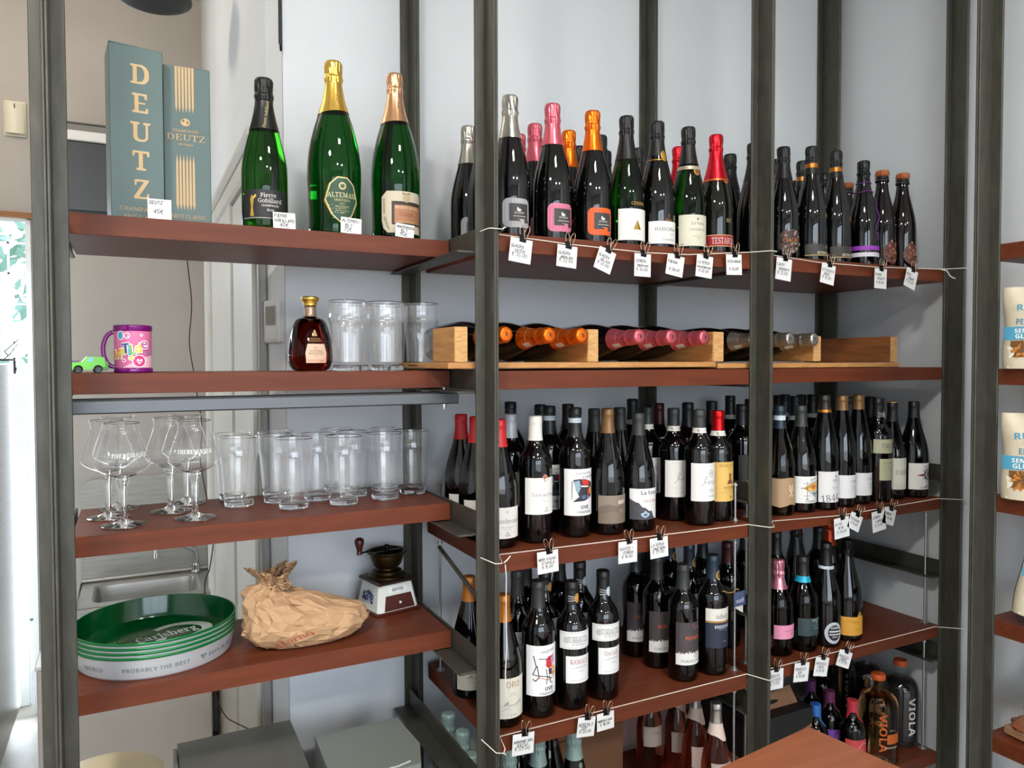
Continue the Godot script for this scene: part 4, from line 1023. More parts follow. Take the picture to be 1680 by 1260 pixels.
func shelving() -> void:
	var side := ["left end of the glass shelf bay", "between the glass shelves and the bottle shelves", "in the middle of the bottle shelves", "at the right end of the bottle shelves by the wall"]
	for i in 4: post(POST_X[i], 1.411, 1.366, "front steel post " + side[i])
	for i in [1, 2, 3]: post(POST_X[i] - (0.004 if i < 3 else 0.012), 1.868, 1.822 if i < 3 else 1.80, "back steel post against the wall " + ["", "behind the glass shelf bay end", "behind the middle of the bottle shelves", "in the corner of the two walls"][i])
	var words := ["top", "second", "third", "fourth"]
	# bottle shelves
	var ys := [S1, S2, S3, S4, S5]
	for k in 5:
		board("bottle_shelf", 0.684, 1.384, 1.415, 1.845, ys[k], 0.039, "mahogany coloured bottle shelf of the middle bay, %s" % ["topmost", "carrying the wooden bottle rack", "with white and yellow wine labels", "with brown and sketch labels, strung with tags", "lowest, behind the table edge"][k])
		board("bottle_shelf", 1.420, 2.150, 1.415, 1.845, ys[k], 0.037, "mahogany coloured bottle shelf of the right bay, %s" % ["topmost", "with the empty end of the wooden rack", "with slim tan capped bottles", "with pink and yellow labelled bottles", "lowest, with amber liquor"][k])
	# glass shelves
	for k in 4:
		board("glass_shelf", -0.104, 0.632, 1.559, 1.858, [S1, S2, L3, L4][k], 0.038, "mahogany coloured shelf of the left bay, %s" % ["topmost, under the large bottles", "under the mug and pint glasses", "under the stemmed glasses", "under the green trays and paper bag"][k])
	for i in 3:
		for k in 5:
			if i == 2 and k < 2: continue
			var y: float = [S1, S2, L3, L4, 0.64][k] + 0.004
			bracket([0.6375, 1.4085, 2.168][i], y, 1.42, 1.86, -1.0, "dark angle iron bracket at the %s, %s" % [["left side of the middle bay", "right side of the middle bay", "right wall"][i], ["top shelf level", "second shelf level", "third shelf level", "fourth shelf level", "lowest level"][k]])
	bracket(-0.1125, S1 + 0.004, 1.42, 1.86, 1.0, "dark angle iron bracket behind the left front post, top shelf level")
	bracket(-0.1125, S2 + 0.004, 1.42, 1.86, 1.0, "dark angle iron bracket behind the left front post, second shelf level")
	bracket(-0.1125, L3 + 0.004, 1.42, 1.86, 1.0, "dark angle iron bracket behind the left front post, third shelf level")
	bracket(-0.1125, L4 + 0.004, 1.42, 1.86, 1.0, "dark angle iron bracket behind the left front post, tray shelf level")
	# rods that carry the lowered shelves
	for a in [["back left of the middle bay", 0.697, 1.79], ["front right of the middle bay", 1.372, 1.447], ["back right of the middle bay", 1.375, 1.79], ["front left of the right bay", 1.4285, 1.465], ["front right of the right bay", 2.133, 1.447], ["back right of the right bay", 2.133, 1.79]]:
		rod(a[1], a[2], S3 - 0.05, 1.19, "thin zinc rod holding the third shelf, " + a[0])
		rod(a[1], a[2], S4 - 0.05, S3 - 0.051, "thin zinc rod holding the fourth shelf, " + a[0])
		if a[2] < 1.5 and a[1] > 1: rod(a[1], a[2], S5 - 0.05, S4 - 0.051, "thin zinc rod holding the lowest shelf, " + a[0])
	var m := MB.new()
	m.tube([P(0.66, 1.05, 1.70), P(0.69, 0.955, 1.50)], 0.005, 8)
	whole("diagonal_brace", m, steel(), "thin black diagonal brace behind the front left post", "brace")
	# square tube under the second glass shelf
	var t := thing("steel_tube", "grey square steel tube hung under the mug shelf", "tube", P(-0.1, 1.408, 1.545))
	var bare := M("bare_steel", Color(0.38, 0.39, 0.40), 0.42, 0.7)
	m = MB.new()
	m.box(Vector3(0.372, 0.0125, 0), Vector3(0.744, 0.025, 0.025), 0.0025)
	part(t, "tube", m, bare)
	m = MB.new()
	m.box(Vector3(0.372, 0.0255, -0.014), Vector3(0.744, 0.003, 0.03), 0.0006)
	part(t, "strap", m, M("dark_strap", Color(0.12, 0.12, 0.13), 0.4, 0.6))
	m = MB.new()
	m.tube([Vector3(0.713, -0.012, 0), Vector3(0.713, 0.036, 0)], 0.003, 8)
	m.lathe(PackedVector2Array([Vector2(0, -0.006), Vector2(0.0062, -0.006), Vector2(0.0062, 0), Vector2(0, 0)]), 6, Transform3D(Basis(), Vector3(0.713, 0, 0)))
	part(t, "bolt", m, M("zinc"))
	# the unit along the right wall
	var q := thing("steel_post", "front steel post of the pasta shelf unit at the right edge", "post", P(1.79, 0, 1.07), 0.0)
	for k in 2:
		m = MB.new()
		m.box(Vector3(0.003, 1.575, 0.0135 - k * 0.027), Vector3(0.006, 3.15, 0.026), 0.001)
		part(q, "flange", m, steel())
		m = MB.new()
		m.box(Vector3(-0.0235, 1.575, 0.0027 - k * 0.0054), Vector3(0.047, 3.15, 0.005), 0.001)
		part(q, "web", m, steel())
	for k in 5:
		board("pasta_shelf", 1.797, 2.195, 0.25, 1.062, [S1, S2, L3, L4, 0.615][k], 0.037, "mahogany coloured shelf at the right edge, %s" % ["topmost", "under the upper pasta bag", "under the second pasta bag", "under the leaning pasta bag", "under the biscuit tray"][k])
		bracket(1.99, [S1, S2, L3, L4, 0.615][k] - 0.038, 0.30, 1.06, 1.0, "dark angle iron under the pasta shelf, " + ["top level", "second level", "third level", "fourth level", "lowest level"][k])


func string_and_tags() -> void:
	var cord := M("white_cord", Color(0.88, 0.86, 0.80), 0.8)
	var runs := [
		["knotted round the top of the bottle shelves", [[0.6385, 1.767, 1.405], [0.6385, 1.767, 1.364], [0.6455, 1.767, 1.361], [0.668, 1.767, 1.361], [0.680, 1.764, 1.404], [0.857, 1.755, 1.404], [1.053, 1.750, 1.404], [1.177, 1.753, 1.404], [1.372, 1.771, 1.404], [1.402, 1.771, 1.361], [1.421, 1.7705, 1.361], [1.448, 1.769, 1.404], [1.616, 1.760, 1.404], [1.842, 1.760, 1.404], [2.121, 1.769, 1.404], [2.168, 1.77, 1.361], [2.186, 1.769, 1.361]]],
		["along the third shelf edge with seven tags", [[0.6385, 1.094, 1.408], [0.650, 1.091, 1.361], [0.665, 1.090, 1.361], [0.679, 1.0965, 1.404], [1.374, 1.090, 1.404], [1.404, 1.088, 1.361], [1.419, 1.088, 1.361], [1.455, 1.0905, 1.404], [1.706, 1.081, 1.404], [2.122, 1.092, 1.404], [2.168, 1.092, 1.361], [2.186, 1.091, 1.361]]],
		["along the fourth shelf edge", [[0.6385, 0.711, 1.408], [0.650, 0.702, 1.361], [0.667, 0.697, 1.361], [0.672, 0.704, 1.364], [0.679, 0.710, 1.404], [1.373, 0.710, 1.404], [1.404, 0.704, 1.361], [1.420, 0.702, 1.361], [1.450, 0.7085, 1.404], [2.119, 0.709, 1.404], [2.168, 0.709, 1.361], [2.186, 0.707, 1.361]]],
	]
	for r in runs:
		var t := thing("tag_string", "white string tied " + r[0], "string", P(r[1][0][0], r[1][0][1], r[1][0][2]))
		var pv := []
		for q in r[1]: pv.append(P(q[0], q[1], q[2]) - t.position)
		var m := MB.new()
		m.tube(pv, 0.0011, 6)
		part(t, "cord", m, cord)
		m = MB.new()
		if r[0].begins_with("knot"):
			m.tube([P(2.122, 1.768, 1.402) - t.position, P(2.132, 1.764, 1.392) - t.position, P(2.137, 1.748, 1.385) - t.position, P(2.144, 1.742, 1.38) - t.position, P(2.153, 1.741, 1.38) - t.position], 0.0016, 6)
			m.tube([P(0.668, 1.767, 1.36) - t.position, P(0.672, 1.771, 1.36) - t.position, P(0.68, 1.772, 1.37) - t.position], 0.0013, 6)
		elif r[0].begins_with("along the third"):
			m.tube([P(0.668, 1.091, 1.36) - t.position, P(0.676, 1.096, 1.36) - t.position, P(0.688, 1.100, 1.37) - t.position], 0.0014, 6)
			m.tube([P(0.672, 1.087, 1.361) - t.position, P(0.675, 1.06, 1.362) - t.position, P(0.674, 1.0, 1.362) - t.position, P(0.6755, 0.92, 1.362) - t.position, P(0.672, 0.86, 1.362) - t.position, P(0.6745, 0.81, 1.362) - t.position], 0.0011, 6)
		else:
			m.tube([P(0.668, 0.697, 1.361) - t.position, P(0.672, 0.693, 1.361) - t.position], 0.0012, 6)
		part(t, "loose_end", m, cord)
	# price tags held to the string by binder clips: x, y of the string, tilt, width, height, words, lean
	var tags := [
		[0.733, 1.762, -0.12, 0.052, 0.050, ["QUADRA", "   SATEN", " € 35.00"], 0.0], [0.845, 1.7555, -0.08, 0.050, 0.047, ["QUADRA", "   GREEN 2011", " € 32.00"], 0.0], [0.950, 1.753, -0.35, 0.046, 0.050, ["QUADRA", "   QBLACK", " € 30.00"], 0.0],
		[1.045, 1.7505, -0.02, 0.046, 0.052, ["CEMBRA", "  TRENTO DOC", " € 30.00"], 0.0], [1.142, 1.7525, -0.16, 0.050, 0.048, ["RIBONA", " ", "  € 28.00"], 0.0], [1.229, 1.757, -0.10, 0.050, 0.052, ["LA VERSA", "COLLEZIONE 2007", "  € 25.00"], 0.0], [1.319, 1.766, 0.04, 0.050, 0.050, ["TESTA ROSSA", " ", "  € 22.00"], 0.0],
		[1.490, 1.7665, -0.10, 0.054, 0.056, ["CIACRI", "   MARAMATO", " € 12.00"], 0.0], [1.652, 1.760, -0.16, 0.052, 0.052, ["OTTOCENTO", "   NERO", " € 12.00"], 0.0], [1.857, 1.760, -0.03, 0.050, 0.055, ["SPUMA", "   ROSATO", "  € 10.00"], 0.0], [1.993, 1.764, -0.30, 0.050, 0.054, ["BAYA", "    GRAPE", " € 8.00"], 0.0],
		[0.794, 1.0955, 0.04, 0.052, 0.048, ["NERO (FAZIO)", "   D'AVOLA", "   € 15.00"], 0.0], [1.005, 1.0935, 0.0, 0.052, 0.050, ["QUATER +", "   CEMBRA", "  € 14.00"], 0.0], [1.093, 1.0925, 0.05, 0.052, 0.048, ["LA VERSA", "  PINOT NERO", " € 19.00"], 0.0],
		[1.709, 1.080, 0.08, 0.058, 0.056, ["DA DUE", "    IN UN", "  € 24.00"], 0.0], [1.773, 1.082, -0.45, 0.050, 0.044, ["PECORINO", "  € 15.00"], 0.0], [1.858, 1.0845, 0.12, 0.056, 0.058, ["CEMBRA", "    LAGREIN", "  € 13.00"], 0.0], [1.912, 1.086, -0.32, 0.050, 0.046, ["FORMIN", "  € 10.00"], 0.0],
		[0.735, 0.7095, -0.06, 0.052, 0.046, ["AMARONE ORO", "   RICCHI", " € 59.00"], 0.0], [0.895, 0.7095, -0.12, 0.046, 0.044, ["NEBBIOLO", "   DOP", " € 20.00"], 0.0], [0.944, 0.7095, 0.02, 0.046, 0.040, ["NEBBIOLO 2018", "  € 18.00"], 0.0],
		[1.470, 0.708, -0.03, 0.056, 0.052, ["PROSECCO", "  DOP ROSE", "  € 9.00"], 0.0], [1.566, 0.708, -0.12, 0.054, 0.050, ["PROSECCO", "    DOC", "  € 10.00"], 0.0], [1.643, 0.708, -0.22, 0.052, 0.050, ["PROSECCO", "   CONTE", "  € 10.00"], 0.0], [1.735, 0.7085, -0.40, 0.054, 0.044, ["PROSECCO", "   CUVEE", " € 12.00"], 0.0],
	]
	var where := ["silver label bottle", "pink label bottle", "orange label bottle", "gold triangle label bottle", "white label dark bottle", "cream label green bottle", "red foil bottle", "round grape label bottle", "gold banded bottles", "purple cord bottle", "last ale bottle", "white cap bottle", "tan cap bottle", "torn edge label bottle", "slim tan cap bottles, larger and leftmost", "slim tan cap bottles, tilted", "pale green label bottle", "cream label brown cap bottle", "cream landscape label bottle", "sketch label bottle, left of a pair", "double label bottle, right of a pair", "pink foil bottle", "teal band bottle", "silver medallion bottle", "yellow label bottle"]
	var paper := M("tag_paper", Color(0.87, 0.87, 0.86), 0.8)
	var clip0: Node3D
	for i in tags.size():
		var a: Array = tags[i]
		var t := thing("price_tag", "handwritten white price tag hanging below the " + where[i], "price tag", P(a[0], a[1] - 0.004, 1.4015))
		t.rotation.z = a[2]
		var m := MB.new()
		var w: float = a[3]
		var h: float = a[4]
		m.box(Vector3(0, -h / 2, 0), Vector3(w, h, 0.0005))
		part(t, "card", m, paper)
		var ls: Array = a[5]
		m = MB.new()
		var f := func(q: Vector2) -> Array: return [Vector3(q.x, q.y, 0.0006), Vector3(0, 0, 1)]
		for k in ls.size():
			var last: bool = k == ls.size() - 1
			var size := 0.0084 if last else 0.0066
			var len: float = (ls[k] as String).length() * 4.4 * size / 6.0
			size *= min(1.0, (w - 0.006) / len)
			pen(m, ls[k], Vector2(-w / 2 + 0.003, -0.020 - k * (h - 0.020) / (ls.size() + 0.25)), size, 0.00095, f)
		part(t, "lettering", m, ink(Color("23232a")))
		var cp := P(a[0] + w * 0.06, a[1], 1.4015)
		var lab_: String = "black binder clip on the price tag of the " + where[i]
		if clip0 == null: clip0 = binder_clip(cp, lab_)
		else: dup(clip0, "binder_clip", cp, 0.0, lab_)
		get_child(-1).rotation.z = a[2] + rng.randf_range(-0.15, 0.15)
	# cards leaning on the left bay's bottles
	for a in [[0.0505, 1.5735, 0.0, 0.041, 0.040, ["DEUTZ", "  45€"], "green gift boxes"], [0.279, 1.566, 0.0, 0.044, 0.033, ["PIERRE", "GOBILLARD", "   40€"], "smallest green bottle"], [0.415, 1.566, -0.06, 0.044, 0.034, ["ALTEMASI", "  15LT", " 75€"], "gold foil magnum"], [0.532, 1.564, -0.10, 0.042, 0.030, ["MONTEROSSA", "   15LT", "  95€"], "rose gold foil magnum"]]:
		var t := thing("price_card", "handwritten white card standing before the " + a[6], "price card", P(a[0], S1 + 0.001, a[1] + 0.004))
		t.rotation = Vector3(-0.12, 0, a[2])
		var m := MB.new()
		m.box(Vector3(0, a[4] / 2, 0), Vector3(a[3], a[4], 0.0005))
		part(t, "card", m, paper)
		m = MB.new()
		var f := func(q: Vector2) -> Array: return [Vector3(q.x, q.y, 0.0006), Vector3(0, 0, 1)]
		for k in a[5].size():
			var size: float = 0.0078 if k == a[5].size() - 1 else 0.0062
			size *= min(1.0, (a[3] - 0.004) / ((a[5][k] as String).length() * 4.4 * size / 6.0))
			pen(m, a[5][k], Vector2(-a[3] / 2 + 0.003, a[4] - 0.010 - k * (a[4] - 0.004) / a[5].size()), size, 0.0010, f)
		part(t, "lettering", m, ink(Color("23232a")))

func binder_clip(at: Vector3, label: String) -> Node3D:
	var t := thing("binder_clip", label, "clip", at, 0.0, "binder clips on the strings")
	var m := MB.new()
	var tip := Transform3D(Basis(Vector3(0, 0, -1), Vector3.UP, Vector3.RIGHT), Vector3(-0.0075, 0, 0))
	m.prism(PackedVector2Array([Vector2(-0.005, 0.004), Vector2(0.005, 0.004), Vector2(0.0012, -0.011), Vector2(-0.0012, -0.011)]), 0.0, 0.015, tip)
	part(t, "clip_body", m, M("clip_black", Color(0.05, 0.045, 0.045), 0.3, 0.3))
	for s in [-1.0, 1.0]:
		m = MB.new()
		var loop := []
		for i in 15:
			var u := i / 14.0
			var ang := lerpf(-0.55, TAU + 0.55 - PI, u) if false else lerpf(-PI * 0.36, PI * 1.36, u)
			var y := 0.0115 + 0.0120 * sin(ang) if i > 0 and i < 14 else -0.005
			var x := 0.0050 * cos(ang) * (1.0 if i > 0 and i < 14 else 0.6)
			loop.append(Vector3(x + s * (0.002 + 0.20 * max(y, 0.0)), y, s * 0.0035 + 0.003))
		m.tube(loop, 0.0009, 6)
		part(t, "wire_handle", m, M("copper_wire", Color(0.70, 0.60, 0.52), 0.25, 0.9))
	return t


# ---------------------------------------------------------------- lying bottles and their rack
func rack() -> void:
	var pine := M("pine", Color.WHITE, 0.6)
	textured("pine", noise_tex(0.012, Color(0.66, 0.45, 0.24), Color(0.80, 0.60, 0.36), 512, 31, FastNoiseLite.TYPE_SIMPLEX_SMOOTH, 4), Vector3(2.2, 9, 1.2), 0.6)
	var end := textured("pine_end_grain", noise_tex(0.02, Color(0.72, 0.52, 0.30), Color(0.84, 0.67, 0.45), 512, 32, FastNoiseLite.TYPE_SIMPLEX_SMOOTH, 4), Vector3(3, 14, 3), 0.65)
	for i in 2:
		var x0: float = [0.577, 1.297][i]
		var x1: float = [1.290, 1.980][i]
		var t := thing("rack_board", "flat pine base board of the bottle rack, " + ["left one under orange and pink capsules", "right one under silver capsules"][i], "board", P((x0 + x1) / 2, S2 + 0.001, 1.59))
		if i == 0: t.position.y = S2 + 0.0045
		var m := MB.new()
		m.box(Vector3(0, 0.007, 0), Vector3(x1 - x0, 0.013, 0.32), 0.0015)
		part(t, "plank", m, pine)
	var where := ["left end of the rack beside the pint glasses", "between orange and pink capsules", "between pink and silver capsules", "right of the silver capsules", "empty right end of the rack"]
	for i in 5:
		var x: float = [0.608, 0.932, 1.302, 1.649, 1.961][i]
		var w: float = [0.030, 0.029, 0.034, 0.028, 0.030][i]
		var t := thing("rack_divider", "pine block divider at the " + where[i], "divider", P(x, S2 + (0.0185 if i < 2 else 0.0155), 1.59))
		if i == 2: t.position.y = S2 + 0.0185
		var m := MB.new()
		var ln := 0.31 if i > 0 else 0.125
		m.box(Vector3(0, 0.037, 0.155 - ln / 2), Vector3(w, 0.074 if i != 3 else 0.068, ln), 0.0015)
		part(t, "block", m, pine if i < 4 else textured("aged_pine", noise_tex(0.012, Color(0.42, 0.25, 0.12), Color(0.58, 0.36, 0.18), 512, 33), Vector3(2.2, 9, 1.2), 0.6))
		m = MB.new()
		m.box(Vector3(0, 0.037, 0.1552), Vector3(w - 0.002, 0.072 if i != 3 else 0.066, 0.0008))
		part(t, "end_grain", m, end)
	var K := kinds()
	var g := ["lying bottles with orange capsules", "lying bottles with pink capsules", "lying bottles with silver capsules"]
	for c in 3:
		var k: Dictionary = K[["qo", "qp", "qs"][c]].duplicate()
		k.labels = []
		k["bands"] = [[0.252, 0.2525, "c8c0b0"]]
		var proto: Node3D = null
		for i in 3:
			var cap_x: float = [[0.701, 0.808, 0.889], [1.045, 1.137, 1.238], [1.438, 1.530, 1.618]][c][i]
			var base_x: float = [[0.668, 0.764, 0.860], [1.018, 1.111, 1.205], [1.376, 1.469, 1.562]][c][i]
			var label := "bottle lying in the wooden rack, %s capsule, %s of its three" % [["orange", "pink", "silver"][c], ["leftmost", "middle", "rightmost"][i]]
			var t: Node3D
			if proto == null:
				proto = make_bottle(k)
				proto.name = numbered("lying_bottle")
				add_child(proto)
				t = proto
				tag(t, label, "bottle", g[c])
				t.set_meta("label", label)
				var lm := MB.new()   # paper seal on the foil, seen from the front
				lm.lay_poly(rect(0.006, 0.25, 0.013, 0.022), round_print(bottle_profile("spark", 0.32, 0.045), 0.0014, -0.9), 0.01)
				part(t, "neck_label", lm, ink(Color("d8d0c4")))
				lm = MB.new()   # small emblem pressed into the end of the capsule
				for q in [oval(0.0, 0.001, 0.0022, 0.003, 10), oval(-0.001, -0.0035, 0.0032, 0.0014, 10)]: lm.lay_poly(q, func(v: Vector2) -> Array: return [Vector3(v.x, 0.3216, v.y), Vector3.UP])
				part(t, "emblem", lm, ink(Color("4a3420")))
			else:
				t = dup(proto, "lying_bottle", Vector3.ZERO, 0.0, label)
			var base := P(base_x, S2 + 0.018 + 0.0455 + (0.0 if c < 2 else -0.0025), 1.728)
			var tip := P(cap_x, S2 + 0.077, 1.405)
			var y := (tip - base).normalized()
			var x := y.cross(Vector3(0, -1, 0)).normalized()
			t.transform = Transform3D(Basis(x, y, x.cross(y)), base)


